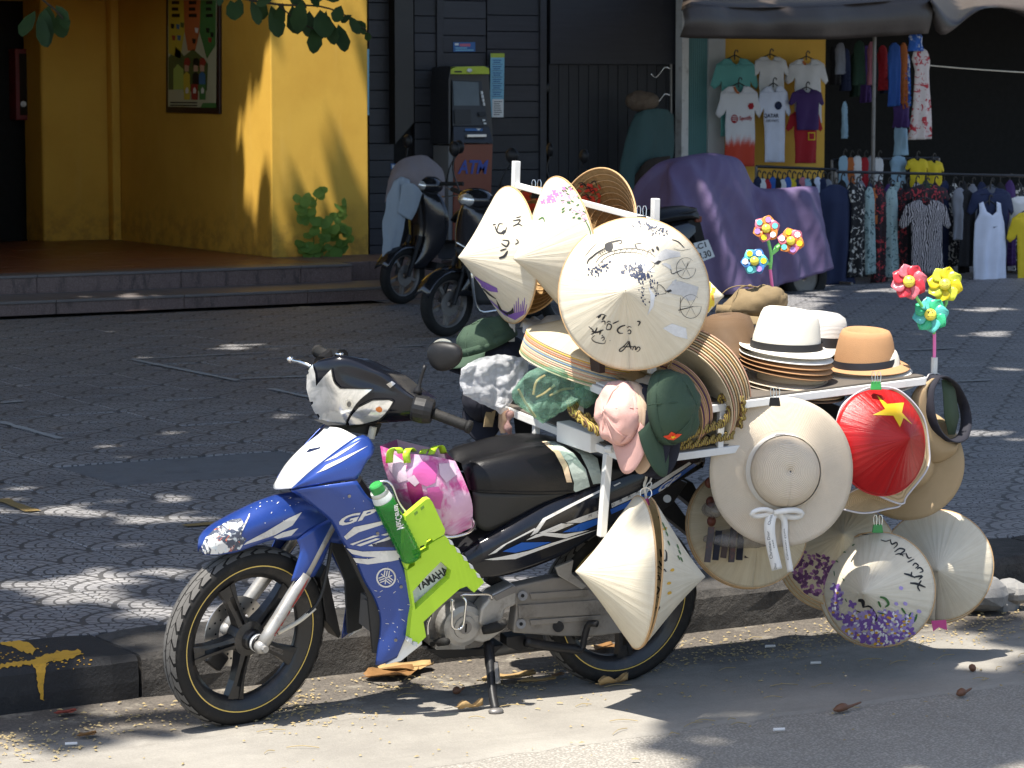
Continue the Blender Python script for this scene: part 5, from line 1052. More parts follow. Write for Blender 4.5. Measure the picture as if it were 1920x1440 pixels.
def f(d):
    S4(d, ([(895, 735), (905, 710), (930, 690), (960, 665), (1010, 635)], 3.2), ([(1010, 620), (1040, 600), (1080, 590), (1110, 585), (1118, 600), (1100, 605)], 3), ([(880, 690), (920, 640), (960, 600)], .9), ([(1060, 580), (1090, 570), (1130, 558)], .8), ([(950, 730), (980, 690), (1040, 660), (1130, 640), (1220, 640), (1290, 660), (1330, 690)], 1.3), ([(970, 740), (1010, 700), (1060, 675), (1130, 662), (1210, 665), (1280, 690)], 1.1), ([(1200, 610), (1215, 640)], 3.5), ([(1205, 608), (1245, 604)], 1.6), ([(1310, 640), (1325, 660)], 4.5), ([(1340, 625), (1355, 650)], 5),
       ([(1440, 580), (1480, 595), (1520, 635)], 2), ([(1450, 640), (1500, 650), (1560, 640)], .8))
    d.blob(*z4(1035, 625), 7.5, 9, .2, 9)
    for k in range(7): x = 1060 + k * 36; S4(d, ([(x, 690 - 18 * math.sin(k / 7 * 3.1)), (x + 18, 650 - 10 * math.sin(k / 7 * 3.1)), (x + 34, 688 - 18 * math.sin(k / 7 * 3.1))], .8))
    for k in range(5): S4(d, ([(965 + k * 12, 690 - k * 8), (975 + k * 12, 665 - k * 8), (990 + k * 12, 680 - k * 8)], .8))
    for (cx, cy, rx, ry) in ((1530, 765, 62, 68), (1560, 1010, 68, 76)):
        S4(d, ([(cx + rx * math.cos(a), cy + ry * math.sin(a)) for a in [k * .42 for k in range(0, 14)]], .9))
        for a in range(6): S4(d, ([(cx, cy), (cx + rx * .95 * math.cos(a * 1.05), cy + ry * .95 * math.sin(a * 1.05))], .5))
    S4(d, ([(1430, 770), (1440, 800), (1470, 790), (1520, 770)], 1.5), ([(1530, 765), (1545, 720)], 1), ([(1480, 1035), (1540, 1020), (1580, 1010)], 1.6), ([(1495, 950), (1490, 1050)], 1.2), ([(1340, 930), (1350, 870), (1385, 890), (1400, 925), (1340, 935)], 1.1), ([(1280, 790), (1330, 740), (1300, 720)], .8))
    d.poly([z4(*p) for p in [(1325, 735), (1350, 715), (1372, 718), (1350, 740)]]); d.poly([z4(*p) for p in [(1400, 910), (1430, 900), (1440, 912), (1415, 922)]])
    # brush lettering
    S4(d, ([(955, 1080), (990, 1060), (1022, 1072)], 2), ([(985, 1062), (965, 1085)], 4.5), ([(1010, 1070), (992, 1098)], 4), ([(985, 1110), (1008, 1104), (1010, 1128)], 2), ([(1020, 1140), (1030, 1122), (1050, 1130), (1045, 1155), (1022, 1158), (1018, 1142)], 2.4), ([(1020, 1115), (1034, 1105), (1048, 1112)], 1.8), ([(1060, 1120), (1100, 1102)], 2.4), ([(1140, 1130), (1110, 1140), (1090, 1160), (1100, 1180), (1125, 1182)], 3), ([(1155, 1170), (1165, 1160), (1176, 1170), (1170, 1185), (1156, 1182)], 2.2), ([(1150, 1148), (1165, 1138), (1180, 1145)], 1.6), ([(1215, 1105), (1235, 1110), (1222, 1135)], 2.6),
       ([(905, 1138), (930, 1160), (950, 1185)], 2), ([(960, 1145), (945, 1175), (920, 1190)], 3), ([(925, 1170), (960, 1175), (1000, 1160)], 3.4), ([(985, 1160), (975, 1190)], 3), ([(945, 1195), (925, 1215), (940, 1235), (970, 1245), (1005, 1248), (1015, 1225)], 1.6), ([(985, 1215), (1000, 1205), (1005, 1220), (992, 1230)], 2), ([(988, 1200), (998, 1192)], 1.6), ([(1040, 1228), (1044, 1230)], 1.6),
       ([(1160, 1232), (1130, 1265), (1105, 1285), (1102, 1296), (1120, 1295), (1150, 1262), (1165, 1230)], 2.2), ([(1165, 1232), (1168, 1258), (1178, 1285)], 3.6), ([(1120, 1270), (1180, 1268), (1200, 1272)], 2), ([(1185, 1290), (1196, 1266), (1206, 1270), (1206, 1290), (1222, 1270), (1235, 1280), (1222, 1298), (1212, 1300)], 2.2))
paint(b4, h4, 'brush_black', f, .0016, 7)
random.seed(42)
def f(d):
    for (x0, y0, x1, y1, n, sz) in ((1225, 475, 1420, 540, 42, 3.0), (920, 800, 1030, 740, 46, 3.0), (1120, 770, 1260, 760, 40, 3.4), (1180, 810, 1310, 820, 46, 3.6), (1240, 850, 1260, 990, 20, 2.6), (1300, 830, 1340, 930, 16, 2.6)):
        for _ in range(n):
            t = random.random(); x = x0 + (x1 - x0) * t + random.gauss(0, 14); y = y0 + (y1 - y0) * t + random.gauss(0, 15); px = z4(x, y); d.blob(px[0], px[1], random.uniform(.35, 1) * sz, random.uniform(.3, .7) * sz, random.uniform(0, 3), 6, .3)
paint(b4, h4, 'brush_ink', f, .0014)
# ---------------------------------------------------------------- pair of hats hanging by the rear wheel
h7, b7 = cone_hat('plain white conical hat hung rim to rim with another beside the rear wheel', (1195, 1073), (1072, 1070), .236, .195, .37, group=None)
ax7 = axis_for(K(1195, 1073, .37), (1072, 1070), .195)
h8, b8 = cone_hat('conical hat lettered in black with yellow flowers, hung rim to rim beside the rear wheel', None, None, .234, .2, 0, c3=K(1198, 1073, .37) - ax7 * .012, axis=(-ax7 + V((0, 0, -.06))).normalized())
def z3(x, y): return (760 + x / 2.909, 780 + y / 2.909)
def S3(d, *strokes):
    for pts, w in strokes: d.stroke([z3(*p) for p in pts], w)
def f(d): S3(d, ([(1390, 725), (1400, 770), (1420, 790), (1424, 750), (1415, 730)], 4), ([(1385, 790), (1400, 820), (1422, 850)], 4), ([(1400, 840), (1380, 820), (1370, 850), (1395, 860)], 2.5), ([(1365, 880), (1382, 870), (1385, 890), (1368, 895)], 2.6), ([(1395, 905), (1385, 880)], 2), ([(1350, 950), (1365, 930), (1385, 945), (1370, 975), (1352, 970)], 3), ([(1375, 985), (1390, 1000), (1380, 1015)], 2.6), ([(1340, 1010), (1352, 990), (1362, 1005), (1348, 1022)], 3), ([(1330, 1060), (1345, 1030), (1350, 1050)], 3), ([(1310, 1080), (1335, 1070), (1322, 1055), (1318, 1100)], 3), ([(1302, 1110), (1315, 1090)], 3), ([(1365, 1050), (1385, 1040), (1380, 1060)], 2.4))
paint(b8, h8, 'brush_black', f, .0014, 6)
paint(b8, h8, 'brush_gold', lambda d: [d.blob(*z3(x, y), 4.5, 3, -.4) for x, y in ((1437, 912), (1440, 965), (1400, 600), (1415, 615), (1390, 640), (1455, 840), (1430, 580))]); paint(b8, h8, 'brush_green', lambda d: [d.stroke([z3(x, y), z3(x + 12, y + 26)], 2.6) for x, y in ((1480, 700), (1490, 730), (1485, 760), (1500, 770), (1380, 545), (1400, 580), (1420, 630), (1410, 600), (1430, 680))], .0016)
# ---------------------------------------------------------------- hats hanging from the back of the rack
h10, b10 = cone_hat('plain pale conical hat with a pink tag, hung lowest at the back of the rack', (1757, 1060), (1744, 1063), .189, .17, .12, mat='palm_leaf')
copy_thing(h10, FWD * .03 + UPV * -.012, 'second plain conical hat nested behind the pale hat with the pink tag')
mm = MM(); simple('pink_tag', (0.55, 0.06, 0.22), 0.6); mm.prism([K(1746, 1164, .21), K(1774, 1162, .21), K(1776, 1182, .21), K(1760, 1176, .21), K(1750, 1184, .21)], FWD * .002); mm.obj('tag', 'pink_tag', h10)
h9, b9 = cone_hat('cream conical hat with purple flowers and black lettering, hung below the red hat', (1648, 1105), (1606, 1104), .188, .195, .30, mat='palm_leaf')
copy_thing(h9, FWD * .03 - RGT * .012 + UPV * -.004, 'plain conical hat nested behind the one with purple flowers')
def z7(x, y): return (1280 + x / 3.0968, 780 + y / 3.0968)
def S7(d, *strokes):
    for pts, w in strokes: d.stroke([z7(*p) for p in pts], w)
def f(d): S7(d, ([(1150, 720), (1180, 728), (1210, 718)], 2), ([(1205, 720), (1215, 745), (1240, 735), (1245, 750), (1225, 770)], 3), ([(1230, 790), (1260, 770), (1290, 780), (1260, 805), (1290, 800)], 3.2), ([(1235, 805), (1262, 800), (1282, 815)], 2.5), ([(1295, 795), (1310, 825), (1330, 820)], 3), ([(1305, 850), (1325, 840), (1345, 830)], 2.6), ([(1335, 870), (1350, 855), (1368, 870), (1350, 885)], 3), ([(1360, 890), (1378, 880), (1395, 900), (1375, 910)], 3), ([(1285, 915), (1320, 925), (1350, 940)], 4), ([(1330, 905), (1325, 935)], 3), ([(1345, 935), (1390, 930), (1370, 950)], 4), ([(1320, 970), (1360, 975), (1410, 995)], 4.4), ([(1385, 955), (1365, 990), (1378, 1018)], 3.6), ([(1040, 690), (1080, 688)], 1.2),
    ([(1020, 1070), (1045, 1075), (1050, 1110)], 7), ([(1045, 1110), (1085, 1105), (1110, 1135), (1125, 1170), (1110, 1195), (1075, 1180), (1050, 1150), (1010, 1130)], 4), ([(950, 1160), (1000, 1180), (1060, 1190), (1120, 1190)], 4))
paint(b9, h9, 'brush_black', f, .0014, 6)
random.seed(43)
fl9 = [(random.uniform(905, 1330), random.uniform(1150, 1335)) for _ in range(90)]; fl9 = [(x, y) for x, y in fl9 if ((x - 1140) / 285) ** 2 + ((y - 1010) / 322) ** 2 < 1 and y > 1130 + abs(x - 1150) * .12]
fl9 += [(890 + 14 * math.sin(k), 1000 + k * 28) for k in range(7)]
paint(b9, h9, 'brush_lilac', lambda d: [d.blob(*z7(x + 20 * math.cos(a), y + 20 * math.sin(a)), 6, 3.4, a, 7) for x, y in fl9[::2] for a in (0, 1.2, 2.5, 3.8, 5.1)] + [d.blob(*z7(x, y), 4.5, 3.4, .5) for x, y in ((1267, 1000), (1240, 1090), (1292, 1090), (1372, 1135))], .0016, 6); paint(b9, h9, 'brush_purple', lambda d: [d.blob(*z7(x + 18 * math.cos(a), y + 18 * math.sin(a)), 5.4, 3.2, a, 7) for x, y in fl9[1::2] for a in (.4, 1.7, 3, 4.2, 5.5)] + [d.blob(*z7(985 + 12 * math.cos(a), 1090 + 14 * math.sin(a)), 5, 3, a) for a in (0, 1.3, 2.6, 4)], .002, 6)
paint(b9, h9, 'brush_white', lambda d: [d.blob(*z7(x + random.uniform(-22, 22), y + random.uniform(-22, 22)), 4, 2.2, random.uniform(0, 3), 6) for x, y in fl9], .0023, 6); paint(b9, h9, 'brush_gold', lambda d: [d.blob(*z7(x, y), 3.2, 2.4, 0, 6) for x, y in fl9[::2]], .0026, 6)
paint(b9, h9, 'brush_green', lambda d: [d.stroke([z7(*p) for p in q], w) for q, w in (([(1145, 1050), (1175, 1060), (1195, 1090), (1175, 1110)], 5), ([(1135, 1075), (1150, 1110)], 4), ([(1270, 1115), (1295, 1150)], 4), ([(1360, 1150), (1345, 1195)], 4), ([(1290, 1170), (1310, 1210)], 3), ([(1325, 1140), (1310, 1170)], 3), ([(930, 940), (940, 960)], 2), ([(945, 1060), (955, 1080)], 2), ([(880, 900), (884, 930)], 2), ([(890, 840), (905, 850)], 2.5), ([(930, 790), (950, 792)], 2.5), ([(985, 755), (1000, 745)], 2.5), ([(1130, 1140), (1180, 1150)], 2.4))], .0022, 6)
h11, b11 = cone_hat('tan conical hat with dark purple blossom painted on its lower half', (1574, 1036), (1571, 997), .19, .17, .10, mat='palm_leaf_warm')
for q in (1, 2): copy_thing(h11, FWD * (.022 * q) - RGT * .006 * q - UPV * .010 * q, 'conical hat nested behind the purple blossom hat, number two of the nest' if q == 1 else 'conical hat at the back of the purple blossom nest, edge only showing')
random.seed(44)
pl = [(random.uniform(600, 880), random.uniform(740, 1040)) for _ in range(260)]; pl = [(x, y) for x, y in pl if ((x - 910) / 290) ** 2 + ((y - 795) / 310) ** 2 < 1 and (y > 800 or x < 720) and (y - 740) > (x - 720) * .35]
paint(b11, h11, 'brush_plum', lambda d: [d.blob(*z7(x, y), random.uniform(3, 6.5), random.uniform(2, 4), random.uniform(0, 3), 7, .3) for x, y in pl[::2]], .0016, 6); paint(b11, h11, 'brush_mauve', lambda d: [d.blob(*z7(x, y), random.uniform(3, 6), random.uniform(2, 4), random.uniform(0, 3), 7, .3) for x, y in pl[1::2]], .0013, 6)
h12, b12 = cone_hat('tan conical hat half hidden behind the ribboned sun hat and a clear bag', (1402, 988), (1420, 968), .2, .15, .15, mat='palm_leaf_warm')
copy_thing(h12, FWD * .025 - RGT * .006 - UPV * .004, 'conical hat nested behind the tan one by the clear bag')
hr, br = cone_hat('glossy red conical hat with a yellow star clipped to the rack rail', (1650, 828), (1694, 819), .175, .165, .345, mat='palm_leaf_red', rim='rim_red')
simple('star_yellow', (0.82, 0.52, 0.02), 0.35)
def z6(x, y): return (1300 + x / 3.4286, 520 + y / 3.4286)
paint(br, hr, 'star_yellow', lambda d: d.poly([z6(*p) for p in [(1180, 760), (1245, 815), (1352, 806), (1340, 870), (1408, 948), (1350, 905), (1328, 965), (1285, 890), (1152, 886), (1232, 848)]]), .0016, 6, 'star')
# ---------------------------------------------------------------- wide brimmed hats
def lathe_hat(name, label, cat, c, axis, prof, mat, xref=None, wav=0.0, wf=5, ph=0.0, squash=1.0, n=80, group=None, thick=.0025):
    M = TR(c, axis, xref or RK.u); rows = []; uv = []
    R_ = max(p[0] for p in prof); 
    for i, (r, z) in enumerate(prof):
        row = []
        for k in range(n + 1):
            a = 2 * math.pi * k / n; w = wav * max(0, (r / R_ - .45)) ** 1.5 * math.sin(wf * a + ph); row.append(M @ V((r * math.cos(a) * squash, r * math.sin(a), z + w)))
        rows.append(row); uv += [(k / n, i / (len(prof) - 1)) for k in range(n + 1)]
    mm = MM(); mm.grid(rows); t = thing(name, c, label, cat, group); b = mesh('crown_and_brim', mm.v, mm.f, mat, t, smooth=True, uv=uv, solid=thick); return t, b, M
def brim_prof(rc, hc, rb, drop=.0):
    p = [(.002, hc), (rc * .3, hc * .99), (rc * .55, hc * .95), (rc * .78, hc * .84), (rc * .93, hc * .62), (rc * 1.0, hc * .35), (rc * 1.02, hc * .12), (rc * 1.06, .006)]
    for t in (.1, .25, .4, .55, .7, .85, 1.0): p.append((rc * 1.06 + (rb - rc * 1.06) * t, .006 - drop * t * t))
    return p
csun = K(1466, 884, .36); axs = (-FWD * .95 + RGT * .17 + UPV * .03).normalized()
sun_hat, sbd, SM = lathe_hat('sun_hat', 'wide cream woven sun hat with printed white ribbon bow clipped to the rack', 'sun hat', csun, axs, brim_prof(.112, .10, .238, .012), 'woven_cream', xref=-RK.u, wav=.03, wf=3, ph=.6, squash=1.0)
simple('ribbon', (0.74, 0.72, 0.68), 0.55, var=0.06); 
m2 = MM(); rows = [[SM @ V((r * math.cos(2 * math.pi * k / 60), r * math.sin(2 * math.pi * k / 60), z)) for k in range(60)] for r, z in ((.121, .009), (.1165, .032), (.1155, .046))]; m2.grid(rows, True); band = m2.obj('ribbon_band', 'ribbon', sun_hat, smooth=True)
def ribbon(pts, w, yoff=.05, par=sun_hat, nm='ribbon_tail', mat='ribbon', wdir=None):
    P_ = crm([K(x, y, .36 + yo) for x, y, yo in pts], 20); L, R2 = [], []
    for i, p in enumerate(P_):
        t = (P_[min(i + 1, 19)] - P_[max(i - 1, 0)]).normalized(); nrm = t.cross(FWD).normalized() * w / 2; L.append(p + nrm); R2.append(p - nrm)
    mm = MM(); mm.grid([L, [a.lerp(b, .5) - FWD * .002 for a, b in zip(L, R2)], R2]); return mm.obj(nm, mat, par, smooth=True, solid=.0006)
t1 = ribbon([(1448, 960, .05), (1443, 985, .06), (1446, 1020, .06), (1457, 1068, .06)], .034); t2 = ribbon([(1455, 960, .05), (1470, 975, .055), (1472, 1010, .055), (1482, 1072, .055)], .02)
bw1 = ribbon([(1450, 960, .055), (1436, 955, .07), (1418, 957, .07), (1409, 964, .065), (1420, 968, .05), (1448, 963, .05)], .014, nm='bow_loop'); bw2 = ribbon([(1450, 962, .055), (1470, 958, .075), (1492, 957, .075), (1504, 964, .065), (1490, 970, .05), (1456, 966, .05)], .018, nm='bow_loop')
d = Decal(bvh_of(t1), .001, 6)
for y0, tx, ln in ((1048, 'Christian Dior', 55), (982, 'Christian', 22), (1070, 'Dior', 14)):
    pass
d.text('Christian Dior', [(1449, 1047), (1442, 995), (1437, 996), (1443.5, 1048)]); d.text('PARIS', [(1453, 1027), (1449.5, 1012), (1447, 1012.5), (1450.5, 1027.5)]); d.text('Christ', [(1444, 984), (1449, 966), (1444, 965), (1439, 984)]); d.text('Dior', [(1456, 1067), (1455, 1055), (1451, 1056), (1452, 1067)]); d.obj('ribbon_print', 'ink', sun_hat)
d = Decal(bvh_of(t2), .001, 6); d.text('Christian Dior', [(1476, 1050), (1469, 990), (1472, 990), (1479, 1050)]); d.obj('ribbon_print', 'ink', sun_hat)
d = Decal(bvh_of(band), .001, 5)
for q in ([(1420, 918), (1416, 892), (1421, 890), (1425, 916)], [(1418, 884), (1432, 852), (1437, 857), (1424, 886)], [(1440, 848), (1466, 834), (1468, 839), (1444, 853)]): d.text('Christian Dior', q)
d.obj('ribbon_print', 'ink', sun_hat)
ctan = K(1700, 868, .17); th_, tb_, _ = lathe_hat('straw_hat', 'large tan woven straw hat hanging behind the red conical hat', 'straw hat', ctan, (-FWD * .95 - RGT * .25 + UPV * .1), brim_prof(.09, .09, .19, .02), 'woven_tan', wav=.012, wf=4)
# ---------------------------------------------------------------- visors
simple('visor_edge', (0.60, 0.58, 0.60), 0.6); simple('navy_cloth', (0.010, 0.010, 0.018), 0.8, bump=0.3, bscale=300); simple('piping', (0.45, 0.43, 0.42), 0.5); simple('dark_green_cloth', (0.035, 0.06, 0.032), 0.85, bump=0.3, bscale=260)
vis = thing('sun_visor', K(1760, 850, .26), 'straw sun visor with a thick navy head band at the back rack corner', 'visor')
rows = []; uv = []
A_ = [K(*p) for p in ((1752, 706, .30), (1770, 740, .33), (1782, 790, .35), (1790, 830, .35))]; 
out_ = [K(*p) for p in ((1742, 712, .27), (1712, 738, .27), (1706, 790, .25), (1722, 850, .25), (1752, 868, .26), (1790, 850, .28), (1795, 830, .28))]; inn_ = [K(*p) for p in ((1752, 708, .30), (1738, 732, .31), (1742, 775, .31), (1756, 810, .31), (1775, 828, .31), (1795, 832, .30), (1800, 828, .30))]
g = loft([out_, [a.lerp(b, .5) + UPV * .0 - FWD * .02 for a, b in zip(crm(out_, 9), crm(inn_, 9))], inn_], 30, 10); uvv = [(i / 29, j / 9 * .5) for i in range(30) for j in range(10)]
mesh('peak', g.v, g.f, 'woven_tan', vis, smooth=True, uv=uvv, solid=.002)
lp = [K(*p) for p in ((1753, 705, .30), (1741, 730, .31), (1742, 770, .32), (1755, 808, .32), (1780, 828, .31), (1803, 822, .28), (1812, 795, .24), (1808, 760, .22), (1790, 722, .24), (1768, 704, .28))]
cl = crm(lp + [lp[0]], 60)[:-1]; ctr = sum(cl, V()) / len(cl); wv = (RGT * .75 - FWD * .5 - UPV * .15).normalized() * .02
mm = MM(); mm.grid([[p - wv for p in cl], [p for p in cl], [p + wv for p in cl]], True); mm.obj('head_band', 'navy_cloth', vis, smooth=True, solid=.005)
mm = MM(); mm.tube([p - wv * 1.05 + (p - ctr).normalized() * .003 for p in cl], .0025, 6, closed=True); mm.obj('piping', 'piping', vis, smooth=True)
mm = MM(); mm.grid([[K(1778, 712, .25), K(1790, 730, .25), K(1798, 780, .25), K(1790, 815, .26)], [K(1765, 712, .28), K(1768, 740, .28), K(1770, 780, .28), K(1778, 815, .28)]]); mm.obj('lining', 'dark_green_cloth', vis, smooth=True, solid=.002)
def visor_frame(label, pts, y, fill='woven_tan'):
    t = thing('mesh_visor', K(*pts[0], y), label, 'visor'); P_ = [K(x, yy, y) for x, yy in pts]
    mm = MM(); mm.tube(crm(P_ + [P_[0]], len(P_) * 8)[:-1], .0035, 6, closed=True); mm.obj('edging', 'visor_edge', t, smooth=True)
    c = sum(P_, V()) / len(P_) + FWD * .02; q = crm(P_ + [P_[0]], len(P_) * 4); mm = MM(); rows = [q, [p.lerp(c, .5) for p in q], [p.lerp(c, .98) for p in q]]; mm.grid(rows); uvq = [(i / (len(q) - 1), .1 * j) for j in range(3) for i in range(len(q))]
    mesh('mesh_panel', mm.v, mm.f, fill, t, smooth=True, uv=uvq); return t
visor_frame('tan mesh visor with white edging hanging below the red conical hat', [(1580, 955), (1586, 930), (1610, 915), (1650, 905), (1676, 912), (1690, 945), (1660, 955), (1620, 962)], .30)
visor_frame('mesh visor with white edging looped around the red conical hat', [(1566, 800), (1580, 760), (1615, 732), (1650, 725), (1690, 735), (1730, 780), (1742, 840), (1738, 880), (1700, 930), (1690, 945), (1640, 925), (1590, 890)], .31)
visor_frame('small tan mesh visor with pale edging standing behind the pale fedora', [(1350, 655), (1354, 618), (1362, 600), (1376, 606), (1388, 620), (1392, 650), (1376, 668)], .02)
# ---------------------------------------------------------------- fedoras and other hats on the back shelf
simple('felt_cream', (0.70, 0.66, 0.57), 0.95, var=0.08, scale=30, bump=0.35, bscale=350); simple('felt_tan', (0.40, 0.22, 0.105), 0.95, var=0.12, scale=30, bump=0.4, bscale=350); simple('felt_white', (0.68, 0.66, 0.61), 0.95, var=0.06, bump=0.3, bscale=350); simple('felt_brown', (0.24, 0.13, 0.06), 0.95, var=0.12, bump=0.3, bscale=350); simple('band_black', (0.010, 0.010, 0.012), 0.6, bump=0.2, bscale=300); simple('band_navy', (0.012, 0.014, 0.022), 0.6)
UPW = RK.u; 
def fedora(label, cpx, y, mat, band='band_black', a=.153, b=.128, hc=.135, ca=.110, cb=.088, tilt=(0, 0), curl=.022, group=None, with_crown=True, name='fedora', c3=None, shade=0.0):
    c = c3 if c3 is not None else K(*cpx, y); z = (UPW + RGT * tilt[0] - FWD * tilt[1]).normalized(); M = TR(c, z, RGT)
    n = 56; prof = []
    t = thing(name, c, label, 'hat', group); rows = []; uv = []
    if with_crown:
        for s, zz in ((.02, .84), (.25, .86), (.45, .92), (.62, .985), (.74, 1.0), (.82, .97), (.88, .86), (.93, .6), (.97, .32), (1.0, .1), (1.02, .02)):
            row = []
            for k in range(n + 1):
                an = 2 * math.pi * k / n; x = ca * s * math.cos(an); yv = cb * s * math.sin(an); pinch = 1 - .22 * max(0, zz - .35) * max(0, -math.cos(an + .3)) ** 2 - .10 * max(0, zz - .3) * abs(math.sin(an)) ** 3
                zv = hc * zz * (1 - (.10 * (1 + math.cos(an)) * .5 if zz > .8 else 0)) - (.022 * max(0, 1 - (abs(yv) / (cb * .4)) ** 2) if zz > .84 and s < .7 else 0)
                row.append(M @ V((x * pinch, yv * pinch, zv)))
            rows.append(row)
        base = len(rows); mm = MM(); mm.grid(rows); mesh('crown', mm.v, mm.f, mat, t, smooth=True, solid=.0025)
    rows = []
    for s in (0, .12, .3, .5, .7, .85, .95, 1.0):
        row = []
        for k in range(n + 1):
            an = 2 * math.pi * k / n; x = (ca * 1.0 + (a - ca) * s) * math.cos(an); yv = (cb + (b - cb) * s) * math.sin(an)
            sn = math.sin(an); zv = curl * s * s * (max(0, sn) ** 2 - .25 * max(0, -sn) - .5 * math.cos(an)) + .004 * (1 - s); row.append(M @ V((x, yv, zv)))
        rows.append(row)
    mm = MM(); mm.grid(rows); uvb = [(k / n, .5 + .05 * i) for i in range(8) for k in range(n + 1)]; mesh('brim', mm.v, mm.f, mat, t, smooth=True, solid=.0025, uv=uvb)
    if band and with_crown:
        rows = [[M @ V((ca * q * math.cos(2 * math.pi * k / n), cb * q * math.sin(2 * math.pi * k / n), zz)) for k in range(n)] for q, zz in ((1.075, .006), (1.07, .018), (1.055, .030))]; mm = MM(); mm.grid(rows, True); mm.obj('hat_band', band, t, smooth=True)
    return t
straw = [('woven_cream', (1486, 733), .17), ('woven_cream', (1484, 727), .172), ('woven_cream', (1480, 719), .165)]
c0 = K(1478, 652, .16)
fedora('pale cream felt fedora with a black band on top of its stack', (1474, 655), .16, 'felt_cream', tilt=(.02, .05))
for q, (mt, lb) in enumerate((('felt_white', 'off white felt brim, second in the stack under the cream fedora'), ('felt_tan', 'tan felt fedora brim, third in the stack under the cream fedora'), ('felt_tan', 'tan felt fedora brim, fourth in the stack under the cream fedora'), ('felt_brown', 'brown felt fedora brim, lowest in the stack under the cream fedora'))):
    fedora(lb, (1474 - q * .4, 666 + q * 9.0), .16, mt, None, hc=.10, tilt=(.02 + .015 * q, .05))
for q, (dy, lb) in enumerate(((0, 'cream woven straw hat lying under the felt fedora stack'), (8, 'second cream straw brim under the felt fedora stack'), (15, 'third straw brim resting on the rack rail'), (21, 'lowest straw brim pressed on the rack rail'))):
    fedora(lb, (1482 + q, 714 + dy), .15, ('woven_cream', 'woven_cream', 'woven_tan', 'woven_brown')[q], None, a=.172, b=.15, hc=.05, curl=.012, name='straw_hat', tilt=(.05, .06))
fedora('tan felt fedora with a black leather band on the back end of the rack', (1622, 687), .15, 'felt_tan', 'band_navy', a=.147, b=.125, hc=.128, ca=.100, tilt=(-.07, .08), curl=.02)
for q, (mt, lb) in enumerate((('felt_cream', 'cream felt brim directly under the tan fedora'), ('felt_brown', 'brown felt brim second under the tan fedora'), ('felt_brown', 'dark brown brim leaning under the tan fedora'), ('felt_white', 'white brim lowest of the hats under the tan fedora'))):
    fedora(lb, (1626 + q * 3, 697 + q * 9), .15, mt, None, a=.148, b=.125, hc=.08, tilt=(-.08 - .03 * q, .08), curl=.014)
wc = K(1530, 648, -.05); wt, wb, WM = lathe_hat('straw_boater', 'white ribbed straw hat with a black band behind the cream fedora', 'straw hat', wc, UPW + RGT * .05, [(.002, .112), (.04, .112), (.07, .108), (.088, .097), (.094, .08), (.097, .05), (.1, .02), (.104, .004), (.12, .0), (.14, -.004), (.155, -.01)], 'woven_white')
mm = MM(); mm.grid([[WM @ V((r * math.cos(2 * math.pi * k / 50), r * math.sin(2 * math.pi * k / 50), z)) for k in range(50)] for r, z in ((.1075, .003), (.104, .02), (.101, .038))], True); mm.obj('hat_band', 'band_black', wt, smooth=True)
mm = MM(); mm.ball(WM @ V((.105, -.02, .02)), .012, .02, .014); mm.obj('bow', 'band_black', wt, smooth=True)
bc = K(1366, 652, -.02); lathe_hat('bucket_hat', 'brown ribbed straw hat standing between the conical hats and the pale fedora', 'straw hat', bc, UPW - RGT * .1, [(.002, .11), (.05, .108), (.075, .098), (.085, .07), (.09, .03), (.1, .0), (.13, -.02)], 'woven_brown')
simple('khaki', (0.20, 0.145, 0.075), 0.9, var=0.12, scale=14, bump=0.3, bscale=260)
